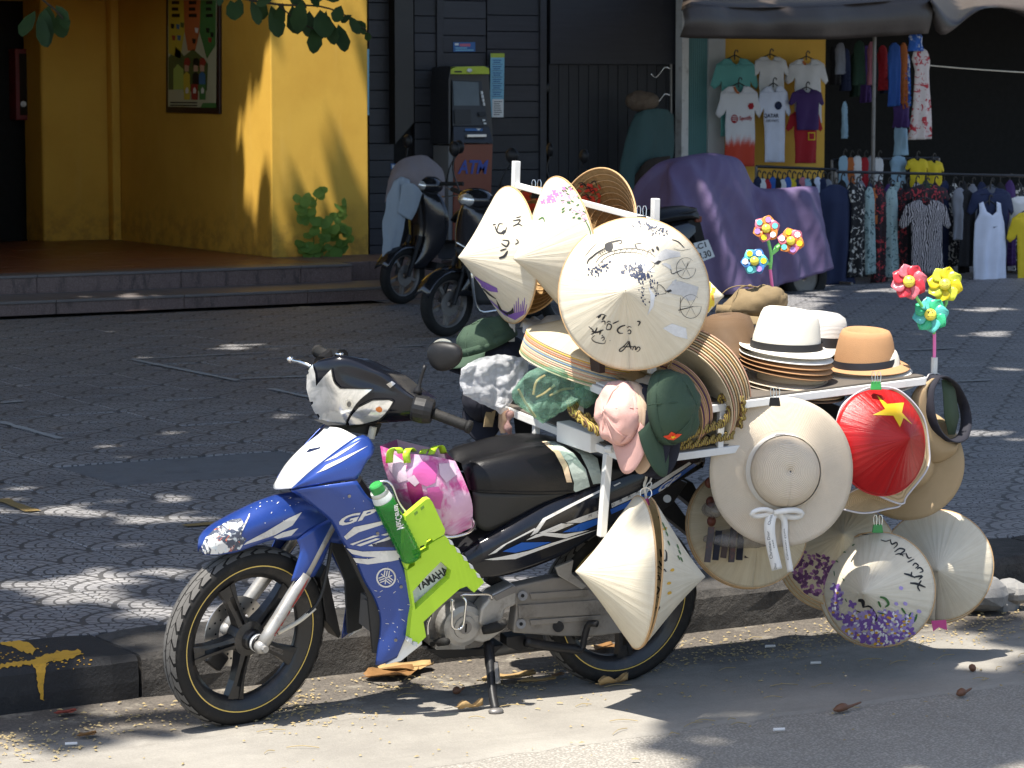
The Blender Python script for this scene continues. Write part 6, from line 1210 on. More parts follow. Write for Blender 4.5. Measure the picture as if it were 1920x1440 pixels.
# ---------------------------------------------------------------- soft caps
def cap(label, c, front, topd, mat, s=1.0, name='cap', crown_h=.105, bill=.085, droop=.5, group=None, wob=.006, seed=0, flag=False, seam=None, floppy=0.0):
    z = V(topd).normalized(); x = V(front); x = (x - z * x.dot(z)).normalized(); y = z.cross(x); M = Matrix(((x.x, y.x, z.x, c.x), (x.y, y.y, z.y, c.y), (x.z, y.z, z.z, c.z), (0, 0, 0, 1)))
    t = thing(name, c, label, 'cap', group); n = 40; rows = []
    for i in range(13):
        q = i / 12; ang = q * math.pi / 2; rr = math.sin(ang) ** .75; zz = math.cos(ang) ** .8 if q < 1 else 0
        row = []
        for k in range(n + 1):
            a = 2 * math.pi * k / n; v = V((.098 * s * rr * math.cos(a), .082 * s * rr * math.sin(a), crown_h * s * zz)); v += v.normalized() * wob * s * (noise.noise(v * 22 + V((seed, 0, 0))) + .5 * noise.noise(v * 50 + V((0, seed, 0)))) * (1.0 if q < .9 else .3)
            v.x += floppy * s * zz * .06; row.append(M @ v)
        rows.append(row)
    mm = MM(); mm.grid(rows); cb_ = mesh('crown', mm.v, mm.f, mat, t, smooth=True, solid=.002)
    mm = MM(); mm.grid([[M @ V((.0995 * s * math.cos(2 * math.pi * k / n), .0835 * s * math.sin(2 * math.pi * k / n), z0 * s)) for k in range(n)] for z0 in (-.004, .024)], True); mm.obj('sweatband', mat, t, smooth=True, solid=.002)
    rows = []
    for i in range(8):
        q = i / 7; row = []
        for k in range(21):
            a = (k / 20 - .5) * 2.3; rx = .098 * math.cos(a * .98); ry = .084 * math.sin(a); ext = bill * (math.cos(a * 1.25) ** .6 if abs(a * 1.25) < 1.57 else 0)
            row.append(M @ V(((rx + ext * q) * s, ry * s * (1 + .06 * q), (-.004 - .02 * droop * q * q - .05 * droop * (ry / .084) ** 2 * q) * s)))
        rows.append(row)
    mm = MM(); mm.grid(rows); mm.obj('peak', mat, t, smooth=True, solid=.003)
    for k in range(6):
        a = 2 * math.pi * (k + .5) / 6; mm = MM(); mm.tube([M @ V((.0995 * s * rr_ * math.cos(a), .0835 * s * rr_ * math.sin(a), crown_h * s * 1.01 * zz_ + .0005)) for rr_, zz_ in [(math.sin(q / 10 * math.pi / 2) ** .75, math.cos(q / 10 * math.pi / 2) ** .8 if q < 10 else 0) for q in range(11)]], .0016 * s, 4); mm.obj('seam', mat, t)
    mm = MM(); mm.ball(M @ V((0, 0, crown_h * s + .002)), .007 * s, .007 * s, .005 * s); mm.obj('button', mat, t)
    return t, cb_
simple('cloth_pink', (0.62, 0.36, 0.31), 0.9, var=0.08, bump=0.3, bscale=260); simple('cloth_navy', (0.010, 0.011, 0.020), 0.9, var=0.2, bump=0.3, bscale=260); simple('cloth_green', (0.032, 0.062, 0.036), 0.85, var=0.15, scale=20, bump=0.35, bscale=260); simple('cloth_beige', (0.50, 0.36, 0.25), 0.9); simple('cloth_black', (0.008, 0.008, 0.009), 0.9)
DOWN = -UPV
cap('faded pink cap hanging first in the row of caps on the rack', K(1168, 775, .33), DOWN + RGT * .32, -RGT * .75 - FWD * .55 + UPV * .1, 'cloth_pink', 1.0, seed=1, bill=.09, crown_h=.07, wob=.012)
cap('beige cap pressed between the pink and navy caps', K(1188, 775, .335), DOWN + RGT * .26, -RGT * .8 - FWD * .5, 'cloth_beige', 1.0, seed=2, crown_h=.06, bill=.09)
cap('navy cap hanging beside the beige cap', K(1200, 778, .345), DOWN + RGT * .22, -RGT * .55 - FWD * .75, 'cloth_navy', 1.0, seed=3, crown_h=.06, bill=.095)
cap('black cap hanging against the green army cap', K(1216, 782, .355), DOWN + RGT * .18, -RGT * .2 - FWD * .85, 'cloth_navy', 1.0, seed=4, crown_h=.06, bill=.095)
gc, gcb = cap('dark green army style cap with a red star flag patch hanging last in the row', K(1243, 765, .385), DOWN + RGT * .0 - FWD * .12, RGT * .88 - FWD * .5 + UPV * .12, 'cloth_green', 1.18, seed=5, crown_h=.092, bill=.082, wob=.009)
simple('flag_red', (0.72, 0.06, 0.015), 0.6); gb = bvh_of(*[c for c in gc.children])
def z5(x, y): return (1120 + x / 5.54, 640 + y / 5.54)
d = Decal(gb, .002, 5); d.poly([z5(*p) for p in [(685, 985), (740, 970), (768, 938), (815, 958), (878, 962), (840, 995), (795, 1024), (735, 1018)]]); d.obj('flag_patch', 'flag_red', gc)
d = Decal(gb, .003, 4); d.poly([z5(*p) for p in [(815, 972), (798, 986), (820, 995), (795, 998), (790, 1012), (775, 1000), (755, 1006), (770, 992), (762, 980), (785, 985)]]); d.obj('flag_star', 'star_yellow', gc)
cap('dark green cap lying over the white plastic bag at the front of the rack', K(915, 645, -.3), -RGT * .85 - UPV * .45 - FWD * .3, UPV * .9 - RGT * .35 - FWD * .2, 'cloth_green', 1.05, seed=6, crown_h=.075, bill=.06, wob=.008)
cap('black cap half hidden under the dark green cap', K(935, 672, -.3), -RGT * .8 - UPV * .5, UPV * .8 - FWD * .3, 'cloth_navy', 1.0, seed=7, crown_h=.07)
cap('navy cap peak hanging below the white plastic bag', K(905, 745, -.27), DOWN - FWD * .3, -FWD + UPV * .2, 'cloth_navy', .8, seed=8)
cap('khaki soft cap lying crumpled behind the pale fedora', K(1400, 592, -.2), RGT * .6 - FWD * .5, UPV * .93 + RGT * .1, 'khaki', 1.1, seed=9, crown_h=.09, wob=.016, bill=.03, floppy=1.2)
# ---------------------------------------------------------------- stacks of conical hats
ORD = ['first', 'second', 'third', 'fourth', 'fifth', 'sixth', 'seventh', 'eighth', 'ninth', 'tenth', 'eleventh', 'topmost']
def cone_stack(n, c, ax, step, r, h, labels, mats, grp, rims=None):
    for k in range(n):
        cone_hat(labels % ORD[k], None, None, r, h, 0, c3=c + ax * step * k, axis=ax, mat=mats[k % len(mats)], group=grp, away=False, rim_r=.0022, rim=(rims or ['rim_bamboo'])[k % len(rims or [1])])
for nm, cc in (('rim_yellow', (0.68, 0.42, 0.06)), ('rim_orange', (0.58, 0.20, 0.08)), ('rim_pale', (0.62, 0.50, 0.33)), ('rim_blue', (0.16, 0.26, 0.36)), ('rim_green', (0.15, 0.25, 0.10)), ('rim_pinkish', (0.56, 0.32, 0.22))): simple(nm, cc, 0.6, var=0.2)
axl = (UPV * .93 + RGT * .30 - FWD * .2).normalized()
cone_stack(12, K(1086, 694, .0), axl, .0068, .198, .13, 'flat conical hat, %s from the bottom of the stack on the front shelf', ['palm_leaf', 'palm_leaf_warm'], 'conical hats stacked on the front shelf', ['rim_pale', 'rim_green', 'rim_bamboo', 'rim_pale', 'rim_pinkish', 'rim_pale', 'rim_blue', 'rim_pale', 'rim_orange', 'rim_pinkish', 'rim_yellow', 'rim_pale'])
axr = (RGT * .52 + UPV * .42 + FWD * .74).normalized()
cone_stack(10, K(1268, 752, .18), axr, .014, .20, .15, 'conical hat, %s from the open front of the big nest behind the caps', ['palm_leaf', 'palm_leaf_warm'], 'conical hats nested behind the caps', ['rim_pale', 'rim_pinkish', 'rim_pale', 'rim_bamboo'])
cone_stack(8, K(1236, 770, .22), axr, .009, .155, .12, 'small brown edged conical hat, %s in the lower nest behind the caps', ['palm_leaf_warm'], 'small conical hats nested behind the green cap', ['rim_bamboo', 'brush_plum', 'rim_bamboo', 'rim_pinkish'])
for k in range(6):
    c = K(1172, 736 - k * 6.5, .12); lathe_hat('straw_hat', 'brown edged straw hat, %s in the short stack beside the shelf board' % ORD[k], 'straw hat', c, UPV * .9 + RGT * .35 - FWD * .1, [(.002, .04), (.05, .038), (.08, .02), (.1, .006), (.12, .0)], 'woven_tan', group='straw hats stacked beside the shelf board')
rc_ = K(1050, 628, -.1); lathe_hat('ruffled_hat', 'cream crocheted hat with a ruffled brim on top of the shelf stack', 'sun hat', rc_, UPV * .9 + RGT * .3 - FWD * .25, [(.002, .05), (.04, .05), (.06, .04), (.075, .015), (.09, .004), (.11, 0), (.13, -.004)], 'woven_white', wav=.035, wf=13)
# ================================================================== things carried on the motorbike
def plastic(nm, c, alpha, rough=0.25, bump=0.5, sc=40, tr=0.0):
    b = MB(nm, rough); co = b.coord('Position'); n = b.noise(co, sc, 5, 0.7, 1.0); b.color(b.scale(c, n * 0.5 + 0.75)).bump(n, bump, 0.012)
    t = b.new('ShaderNodeBsdfTransparent'); t.inputs[0].default_value = (*[min(1, x * .5 + .5) for x in c], 1); mx = b.new('ShaderNodeMixShader'); out = b.nt.nodes['Material Output']
    b.lk(n * 0.3 + (alpha - 0.15), mx.inputs[0]); b.lk(t.outputs[0], mx.inputs[1]); sh = b.b.outputs[0]
    if tr:
        tl = b.new('ShaderNodeBsdfTranslucent'); tl.inputs[0].default_value = (*c, 1); m2 = b.new('ShaderNodeMixShader'); m2.inputs[0].default_value = tr; b.lk(sh, m2.inputs[1]); b.lk(tl.outputs[0], m2.inputs[2]); sh = m2.outputs[0]
    b.lk(sh, mx.inputs[2]); b.lk(mx.outputs[0], out.inputs[0]); return b.m
plastic('bag_white', (0.90, 0.91, 0.93), 0.66, tr=0.35); plastic('bag_green', (0.32, 0.58, 0.43), 0.32, tr=0.3); plastic('bag_clear', (0.55, 0.53, 0.52), 0.28, 0.12); plastic('bottle_green', (0.02, 0.24, 0.03), 0.58, 0.08, 0.1, 12)
plastic('petal_film', (0.5, 0.5, 0.5), 0.7)
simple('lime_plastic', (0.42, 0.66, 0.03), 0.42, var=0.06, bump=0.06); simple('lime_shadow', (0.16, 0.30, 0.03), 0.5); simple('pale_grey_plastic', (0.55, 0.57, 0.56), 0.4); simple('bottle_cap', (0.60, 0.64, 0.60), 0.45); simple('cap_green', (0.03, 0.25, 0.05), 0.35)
def mat_tote():
    b = MB('tote_print', 0.42); co = b.coord('Position'); n = b.noise(co, 9, 4, 0.6, 1.2); q = b.noise(co, 24, 4, 0.6)
    col = b.mix(n.step(0.42, 0.6), (0.60, 0.36, 0.50), (0.50, 0.07, 0.26)); col = b.mix(q.step(0.55, 0.7) * 0.6, col, (0.70, 0.48, 0.60)); b.color(col).bump(q, 0.35, 0.01)
    b = MB('rope_braid', 0.85); co = b.coord('Position'); v = b.voro(co, 170, 'F1', 'Color'); w = b.new('ShaderNodeTexWave'); w.inputs['Scale'].default_value = 55; w.inputs['Distortion'].default_value = 2; b.lk(co, w.inputs['Vector']); f = N(b.nt, w.outputs['Fac']).gt(0.5)
    b.color(b.mix(f, (0.13, 0.07, 0.035), (0.42, 0.32, 0.07))).bump(N(b.nt, w.outputs['Fac']), 0.6, 0.004)
mat_tote()
simple('tote_pale', (0.62, 0.46, 0.55), 0.45); simple('tote_deep', (0.30, 0.015, 0.12), 0.45); simple('tote_mid', (0.52, 0.09, 0.30), 0.42); simple('tote_plum', (0.24, 0.05, 0.17), 0.5)
tote = thing('tote_bag', P(800, 1003, .05), 'pink orchid print shopping bag with lime handles standing on the motorbike footboard', 'bag')
A = curve(BK, [(713, 836, .05), (719, 870, .07), (735, 915, .08), (760, 955, .07)]); Bc = curve(BK, [(752, 848, .10), (760, 890, .13), (775, 935, .14), (800, 985, .12)]); Cc = curve(BK, [(812, 856, .12), (825, 900, .15), (838, 950, .155), (845, 1003, .13)]); D_ = curve(BK, [(853, 864, .10), (872, 905, .13), (886, 950, .13), (884, 988, .11)])
g = loft([A, Bc, Cc, D_], 20, 22); rnd = V((3, 1, 2))
for v in g.v: v += BK.l * .008 * noise.noise(v * 14 + rnd)
tf = g.obj('front', 'tote_print', tote, smooth=True)
bk_ = [curve(BK, [(744, 824, -.06), (752, 860, -.07), (770, 910, -.07), (800, 960, -.06)]), curve(BK, [(800, 838, -.03), (815, 880, -.03), (830, 930, -.03), (850, 985, -.02)]), curve(BK, [(830, 842, .0), (850, 890, .02), (874, 940, .03), (880, 985, .03)])]
g = loft(bk_, 16, 12); g.obj('back', 'tote_pale', tote, smooth=True)
g = loft([A, bk_[0]], 14, 6); g.obj('gusset', 'tote_plum', tote, smooth=True); g = loft([D_, bk_[2]], 14, 6); g.obj('gusset', 'tote_mid', tote, smooth=True)
tb2 = bvh_of(tf); d = Decal(tb2, .0015, 8)
d.poly([(722, 850), (740, 852), (760, 868), (764, 900), (748, 905), (730, 880)]); d.obj('print_petal', 'tote_pale', tote)
d = Decal(tb2, .002, 8); d.poly([(775, 880), (790, 866), (812, 866), (820, 880), (816, 905), (800, 912), (782, 905), (772, 895)]); d.poly([(800, 915), (822, 912), (830, 930), (825, 955), (806, 950)]); d.obj('print_petal', 'tote_mid', tote)
d = Decal(tb2, .0025, 7); d.poly([(762, 905), (775, 900), (790, 908), (794, 930), (786, 955), (774, 948), (766, 925)]); d.obj('print_petal', 'tote_deep', tote); d = Decal(tb2, .003, 7); d.poly([(762, 898), (776, 890), (786, 905), (778, 912)]); d.poly([(822, 870), (850, 868), (856, 890), (836, 905), (824, 890)]); d.obj('print_petal', 'tote_pale', tote)
for pts in ([(730, 868, .1), (733, 846, .11), (746, 840, .12), (752, 850, .12)], [(764, 868, .13), (762, 850, .13), (768, 840, .11), (775, 846, .06)], [(792, 850, .09), (798, 842, .05), (812, 846, .03)], [(808, 852, .08), (815, 838, .06), (826, 836, .04), (832, 850, .02)]):
    c = crm(curve(BK, pts), 14); mm = MM(); mm.grid([[p - BK.f * .012 for p in c], [p + BK.f * .012 for p in c]]); mm.obj('handle', 'lime_plastic', tote, smooth=True, solid=.002)
# folded step stool
stool = thing('step_stool', P(800, 1200, .17), 'lime green folded plastic step stool leaning against the leg shield', 'stool')
def plate(nm, outer, y, th, mat, par, hole=None, bev=.003):
    loops = [[V((x, yy, 0)) for x, yy in outer]] + ([[V((x, yy, 0)) for x, yy in hole]] if hole else []); t = tessellate_polygon(loops); pts = outer + (hole or [])
    n = len(pts); fr = [P(x, yy, y) for x, yy in pts]; bk = [p - BK.l * th for p in fr]; fs = [tuple(q) for q in t] + [tuple(n + i for i in reversed(q)) for q in t]
    for lo, hi in ((0, len(outer)), (len(outer), n)):
        L = hi - lo
        for i in range(L): a, b = lo + i, lo + (i + 1) % L; fs.append((a, b, n + b, n + a))
    bm = bmesh.new(); vv = [bm.verts.new(v) for v in fr + bk]; [bm.faces.new([vv[i] for i in f]) for f in fs if len(set(f)) == len(f)]; bmesh.ops.recalc_face_normals(bm, faces=bm.faces[:]); vs = [v.co.copy() for v in bm.verts]; ff = [tuple(v.index for v in f.verts) for f in bm.faces] if not bm.verts.index_update() else []
    bm.free(); return mesh(nm, vs, ff, mat, par)
plate('flap', [(761, 968), (799, 936), (806, 935), (811, 942), (835, 994), (833, 1002), (812, 1014), (808, 1008), (800, 1012), (800, 1020), (788, 1024), (786, 1034), (776, 1040), (763, 1068), (756, 1050), (758, 1000)], .205, .022, 'lime_plastic', stool)
body_ = plate('panel', [(763, 1070), (778, 1060), (778, 1052), (790, 1046), (790, 1038), (804, 1030), (804, 1022), (816, 1014), (834, 1004), (899, 1079), (908, 1092), (889, 1111), (876, 1099), (862, 1104), (826, 1136), (794, 1166), (799, 1194), (784, 1208), (768, 1199), (771, 1160), (774, 1138)], .2, .03, 'lime_plastic', stool, hole=[(774, 1109), (800, 1080), (827, 1053), (846, 1070), (843, 1084), (779, 1143)])
for pts in ([(788, 952), (794, 947), (796, 952), (790, 957)], [(776, 962), (782, 957), (784, 962), (778, 967)]): plate('slot', pts, .2056, .002, 'lime_shadow', stool)
for x, y in ((842, 1012), (855, 1027), (868, 1042), (880, 1057), (893, 1074)): plate('hinge_peg', [(x, y), (x + 6, y + 3), (x + 9, y + 10), (x + 3, y + 9)], .206, .02, 'pale_grey_plastic', stool)
for x, y in ((766, 1196), (776, 1203)): plate('foot', [(x, y), (x + 7, y + 2), (x + 6, y + 10), (x - 1, y + 7)], .206, .02, 'pale_grey_plastic', stool)
plate('brace', [(780, 1138), (815, 1106), (820, 1110), (782, 1144)], .19, .01, 'lime_shadow', stool); plate('brace', [(815, 1106), (846, 1080), (847, 1086), (820, 1112)], .19, .01, 'pale_grey_plastic', stool)
badge = plate('side_badge', [(768, 1112), (828, 1050), (850, 1070), (846, 1088), (776, 1150)], .165, .004, 'pale_grey_plastic', bike)
d = Decal(bvh_of(badge), .0015, 6); d.text('YAMAHA', [(784, 1109), (845, 1073), (833, 1061), (778, 1097)], 0, .03); d.obj('lettering', 'ink', bike)
bot = thing('water_bottle', P(770, 1045, .2), 'green translucent plastic water bottle held behind the leg shield', 'bottle')
c0_, c1_ = P(712, 925, .205), P(773, 1047, .205); Mb = TR(c0_, c1_ - c0_); L_ = (c1_ - c0_).length
prof = [(.018, 0), (.026, .012), (.033, .03), (.034, .06)] + [(.034 - (.003 if i % 2 else 0), .11 + i * .008) for i in range(int((L_ - .13) / .008))] + [(.034, L_ - .012), (.028, L_), (.001, L_)]
mm = MM(); mm.lathe(prof, Mb, 24); bb = mm.obj('body', 'bottle_green', bot, smooth=True); mm = MM(); mm.lathe([(.028, .004), (.031, .02), (.031, .03), (.025, .034)], Mb, 24); mm.lathe([(.027, -.01), (.028, .006), (.001, -.01)], Mb, 24); mm.obj('collar', 'bottle_cap', bot, smooth=True)
mm = MM(); mm.lathe([(.001, -.034), (.018, -.034), (.021, -.03), (.021, -.006)], Mb, 20); mm.obj('lid', 'cap_green', bot)
d = Decal(bvh_of(bb), .0015, 5); d.text('MacCereal', [(744, 994), (738, 948), (748, 944), (758, 990)], 0, .02); d.obj('lettering', 'sticker_white', bot)
wh = thing('wire_holder', P(740, 915, .18), 'chrome wire holder fixed behind the leg shield around the bag', 'wire holder'); mm = MM(); mm.tube(crm([P(690, 915, .15), P(715, 903, .16), P(733, 908, .17), (P(752, 950, .18)), P(790, 985, .19), P(836, 1006, .19), P(876, 1000, .18), P(890, 985, .15), P(884, 970, .12)], 50), .0045, 7); mm.obj('wire', 'chrome', wh, smooth=True)
# plastic bags
def blob_bag(nm, label, c, rx, ry, rz, mat, seed, amp=.35, sc=7, M=None, tail=None):
    t = thing(nm, c - V((0, 0, rz)), label, 'bag'); mm = MM(); R = axes(-FWD, RGT); mm.ball(c, rx, ry, rz, M=M or R, n=84, m=54); sv = V((seed, seed * .7, 1))
    for v in mm.v:
        d_ = v - c; k = .8 * noise.noise(d_ * sc + sv); a = 1.0
        for o_ in range(4): k += a * .42 * (.5 - abs(noise.noise(d_ * sc * (1.9 * 1.9 ** o_) + sv * (o_ + 2)))); a *= .55
        v += d_ * amp * k
    mm.obj('sack', mat, t, smooth=False); return t
def film_bag(label, cols, y0, y1, mat, seed, amp=.03, nu=46, nv=60):
    t = None
    for k, yy in enumerate((y1, y0)):
        g = loft([[K(x, y, yy) for x, y in c] for c in cols], nu, nv); sv = V((seed, k * 5.0, 2))
        for n_, v in enumerate(g.v):
            i_, j_ = divmod(n_, nv); ed_ = min(i_, nu - 1 - i_, j_, nv - 1 - j_); w = min(1, ed_ / 5); r_ = 0; a_ = 1
            for o_ in range(3): r_ += a_ * (.35 - abs(noise.noise(v * (9 * 1.9 ** o_) + sv * (o_ + 1)))); a_ *= .45
            v += FWD * (amp * r_ * (.3 + w) * (1 - 2 * k) - .02 * w * (1 - 2 * k)) + UPV * .006 * noise.noise(v * 45 + sv) + RGT * .006 * noise.noise(v * 45 - sv)
        if t is None: t = thing('plastic_bag', g.v[nv - 1], label, 'bag')
        g.obj('film', mat, t, smooth=True)
    return t
wb_ = film_bag('crumpled white translucent plastic bag tied at the front of the rack', [[(866, 692), (863, 718), (868, 740)], [(888, 676), (890, 715), (892, 752)], [(915, 668), (918, 715), (918, 764)], [(940, 666), (945, 715), (942, 776)], [(968, 668), (970, 705), (965, 745)], [(992, 674), (990, 695), (985, 712)]], -.3, -.16, 'bag_white', 3, .035)
gb_ = film_bag('green translucent plastic bag of hats on the front of the rack', [[(961, 732), (960, 742), (966, 756)], [(985, 702), (985, 742), (992, 775)], [(1012, 690), (1014, 742), (1018, 794)], [(1045, 688), (1048, 735), (1040, 780)], [(1078, 698), (1080, 728), (1070, 762)], [(1108, 714), (1108, 722), (1102, 738)]], .0, .14, 'bag_green', 8, .03)
mm = MM(); mm.grid([[K(982 + 22 * i, 706 + 5 * math.sin(i * 2) + 16 * j, .06) + FWD * .02 * math.sin(i + j) for i in range(5)] for j in range(4)]); mm.obj('contents', 'cloth_navy', gb_, smooth=True)
for pts in ([(972, 730), (985, 755), (1004, 782)], [(1000, 740), (1006, 715), (1022, 704)], [(1030, 742), (1055, 730), (1078, 728)], [(1005, 745), (1020, 738), (1040, 722)]): mm = MM(); mm.tube(crm([K(*p, .09) for p in pts], 8), .004, 6); mm.obj('contents', 'rim_bamboo', gb_)
gb2 = blob_bag('plastic_bag', 'knotted end of a green plastic bag beside the rack upright', K(1098, 735, .14), .03, .04, .055, 'bag_green', 5, .5, 14)
cb2 = blob_bag('plastic_bag', 'clear plastic bag of folded fans hanging in front of the tan conical hat', K(1392, 1010, .24), .115, .03, .065, 'bag_clear', 12, .22, 12)
simple('fan_mix', (0.035, 0.028, 0.035), 0.5, var=0.9, scale=30, dirt=(0.22, 0.05, 0.03), dirtamt=0.9)
for i in range(11):
    a = K(1326 + i * 15, 1054 - (i % 3) * 4, .235); b = K(1334 + i * 14, 988 + (i * 7) % 20, .235); mm = MM(); mm.bar(a, b, .020, .006, up=FWD + RGT * random.uniform(-.5, .5)); mm.obj('folded_fan', ('fan_mix', 'cloth_navy', 'brown_strap')[i % 3], cb2)
simple('pod_dark', (0.12, 0.03, 0.015), 0.5)
cb3 = blob_bag('plastic_bag', 'clear plastic bag of brown trinkets hanging beside the sun hat brim', K(1338, 955, .2), .035, .025, .1, 'bag_clear', 15, .2, 12); 
for i in range(3): mm = MM(); mm.ball(K(1330 + i * 2, 905 + i * 36, .2), .016, .012, .018); mm.obj('trinket', 'pod_dark', cb3, smooth=True)
# ropes, clips, chain
def rope(label, pts, r=.009, nm='rope', mat='rope_braid', n=60, cat='rope', par=None):
    t = thing(nm, K(*pts[0]), label, cat); c = crm([K(*p) for p in pts], n)
    for q in range(2):
        mm = MM(); off = [RK.u * r * .9 * math.sin(i * .55 + q * 3.14) + RK.l * r * .9 * math.cos(i * .55 + q * 3.14) for i in range(n)]; mm.tube([p + o for p, o in zip(c, off)], r * .8, 7); mm.obj('strand', mat, t, smooth=True)
    return t
rope('yellow and brown braided rope coiled on the front of the lower rail', [(1068, 752, .1), (1075, 775, .14), (1100, 782, .18), (1125, 795, .22), (1150, 805, .26), (1155, 812, .28), (1130, 812, .26), (1100, 795, .2), (1075, 770, .12), (1085, 750, .1)], .010, n=90)
rope('braided rope looped over the upper rail by the sun hat', [(1268, 835, .3), (1300, 812, .32), (1335, 800, .33), (1358, 790, .33), (1368, 765, .33), (1366, 748, .32), (1352, 745, .3), (1350, 756, .3)], .009, n=70); rope('braided rope hanging over the rail end against the sun hat', [(1384, 748, .28), (1392, 752, .33), (1394, 775, .33), (1386, 800, .32)], .010, n=30); rope('braided rope lying along the lower rail under the caps', [(1255, 838, .29), (1300, 832, .31), (1340, 822, .31), (1375, 815, .3)], .009, n=50)
def clip(label, px, py, y, mat='cloth_black', dx=9):
    c = K(px, py, y); t = thing('binder_clip', c, label, 'clip'); mm = MM(); mm.prism([c + RGT * -.018 - UPV * .016, c + RGT * .018 - UPV * .016, c + RGT * .014 + UPV * .012, c - RGT * .014 + UPV * .012], FWD * .018); mm.obj('jaw', mat, t, bevel=.002)
    for s in (-1, 1): mm = MM(); e = c + RGT * s * .009 + UPV * .010 - FWD * .002; mm.tube([e + RGT * -.004, e + RGT * -.006 + UPV * .022, e + RGT * -.003 + UPV * .032, e + RGT * .003 + UPV * .032, e + RGT * .006 + UPV * .022, e + RGT * .004], .0013, 5); mm.obj('wire_arm', 'chrome', t)
clip('black binder clip holding the purple painted hat to the top bar', 1006, 362, -.18); clip('black binder clip holding the large ink painted hat to the top bar', 1203, 412, .31); clip('black binder clip holding the sun hat to the rack rail', 1453, 752, .385); clip('green wrapped clip holding the red conical hat', 1643, 722, .355, 'cap_green'); clip('green clip holding the purple flower conical hat', 1646, 990, .315, 'cap_green')
ch = thing('chain', K(1216, 880, .33), 'short pale chain and wire ring holding the hanging pair of conical hats', 'chain')
for i in range(5):
    c = K(1229 - i * 4.2, 872 + i * 13, .34); up_ = (K(1225, 880, .34) - K(1229, 870, .34)).normalized(); sd_ = RGT if i % 2 else -FWD; mm = MM(); mm.tube([c + up_ * .013 * math.cos(a) + sd_ * .007 * math.sin(a) for a in [2 * math.pi * k / 12 for k in range(12)]], .0022, 6, closed=True); mm.obj('link', 'sticker_white', ch, smooth=True)
mm = MM(); mm.tube([K(1211, 925, .36) + RGT * .018 * math.cos(a) + UPV * .018 * math.sin(a) for a in [2 * math.pi * k / 20 for k in range(20)]], .0018, 6, closed=True); mm.obj('wire_ring', 'chrome', ch); mm = MM(); mm.tube(crm([K(1210, 868, .34), K(1212, 895, .34), K(1208, 910, .35), K(1212, 935, .36)], 12), .004, 6); mm.obj('cord', 'rope_cream', ch); mm = MM(); mm.tube([K(1211, 935, .365), K(1214, 948, .37)], .008, 6); mm.obj('pink_tie', 'pink_tag', ch)
sx = thing('hanging_straps', K(950, 845, -.2), 'tan straps and a knotted cloth dangling under the white plastic bag', 'straps')
for x0, x1, mt in ((944, 942, 'cloth_beige'), (920, 914, 'khaki')):
    mm = MM(); mm.grid([[K(x0 - 9, 765, -.2), K(x0 + 9, 765, -.2)], [K(x1 - 8, 800, -.2), K(x1 + 8, 800, -.2)], [K(x1 - 4, 812 if mt == 'cloth_beige' else 796, -.2), K(x1 + 4, 812 if mt == 'cloth_beige' else 796, -.2)]]); mm.obj('strap', mt, sx, solid=.006)
mm = MM(); mm.tube(crm([K(957, 770, -.18), K(952, 800, -.18), K(960, 822, -.18), K(945, 836, -.18), K(938, 842, -.18), (K(958, 838, -.18)), K(960, 848, -.18)], 30), [.010 + .005 * math.sin(i) for i in range(30)], 8); mm.obj('knotted_cloth', 'cloth_pink', sx, smooth=True)
hd_ = thing('dark_clothes', K(985, 830, -.25), 'bundle of dark clothes hanging under the rack behind the seat', 'clothes'); g = loft([[K(960, 760, -.25), K(965, 800, -.25), K(970, 845, -.25)], [K(985, 770, -.22), K(988, 810, -.22), K(990, 842, -.22)], [K(1003, 780, -.2), K(1003, 810, -.2), K(1003, 838, -.2)]], 10, 8); g.obj('cloth', 'cloth_black', hd_, smooth=True)
# ---------------------------------------------------------------- toy pinwheels
for nm, c in (('wind_red', (0.60, 0.03, 0.04)), ('wind_yellow', (0.72, 0.58, 0.01)), ('wind_green', (0.05, 0.48, 0.20)), ('wind_orange', (0.65, 0.22, 0.04)), ('wind_pink', (0.62, 0.16, 0.22)), ('wind_blue', (0.05, 0.18, 0.45)), ('smile_yellow', (0.78, 0.68, 0.08)), ('stem_green', (0.20, 0.60, 0.16)), ('stick_pink', (0.75, 0.16, 0.42)), ('wind_cyan', (0.12, 0.5, 0.5)), ('wind_lilac', (0.35, 0.2, 0.5))): simple(nm, c, 0.35, var=0.1)
for nm, c in (('film_red', (0.60, 0.04, 0.06)), ('film_rose', (0.66, 0.16, 0.20)), ('film_yellow', (0.72, 0.60, 0.02)), ('film_lemon', (0.60, 0.66, 0.06)), ('film_green', (0.05, 0.50, 0.24)), ('film_aqua', (0.12, 0.55, 0.50))): plastic(nm, c, 0.78, 0.2, 0.2)
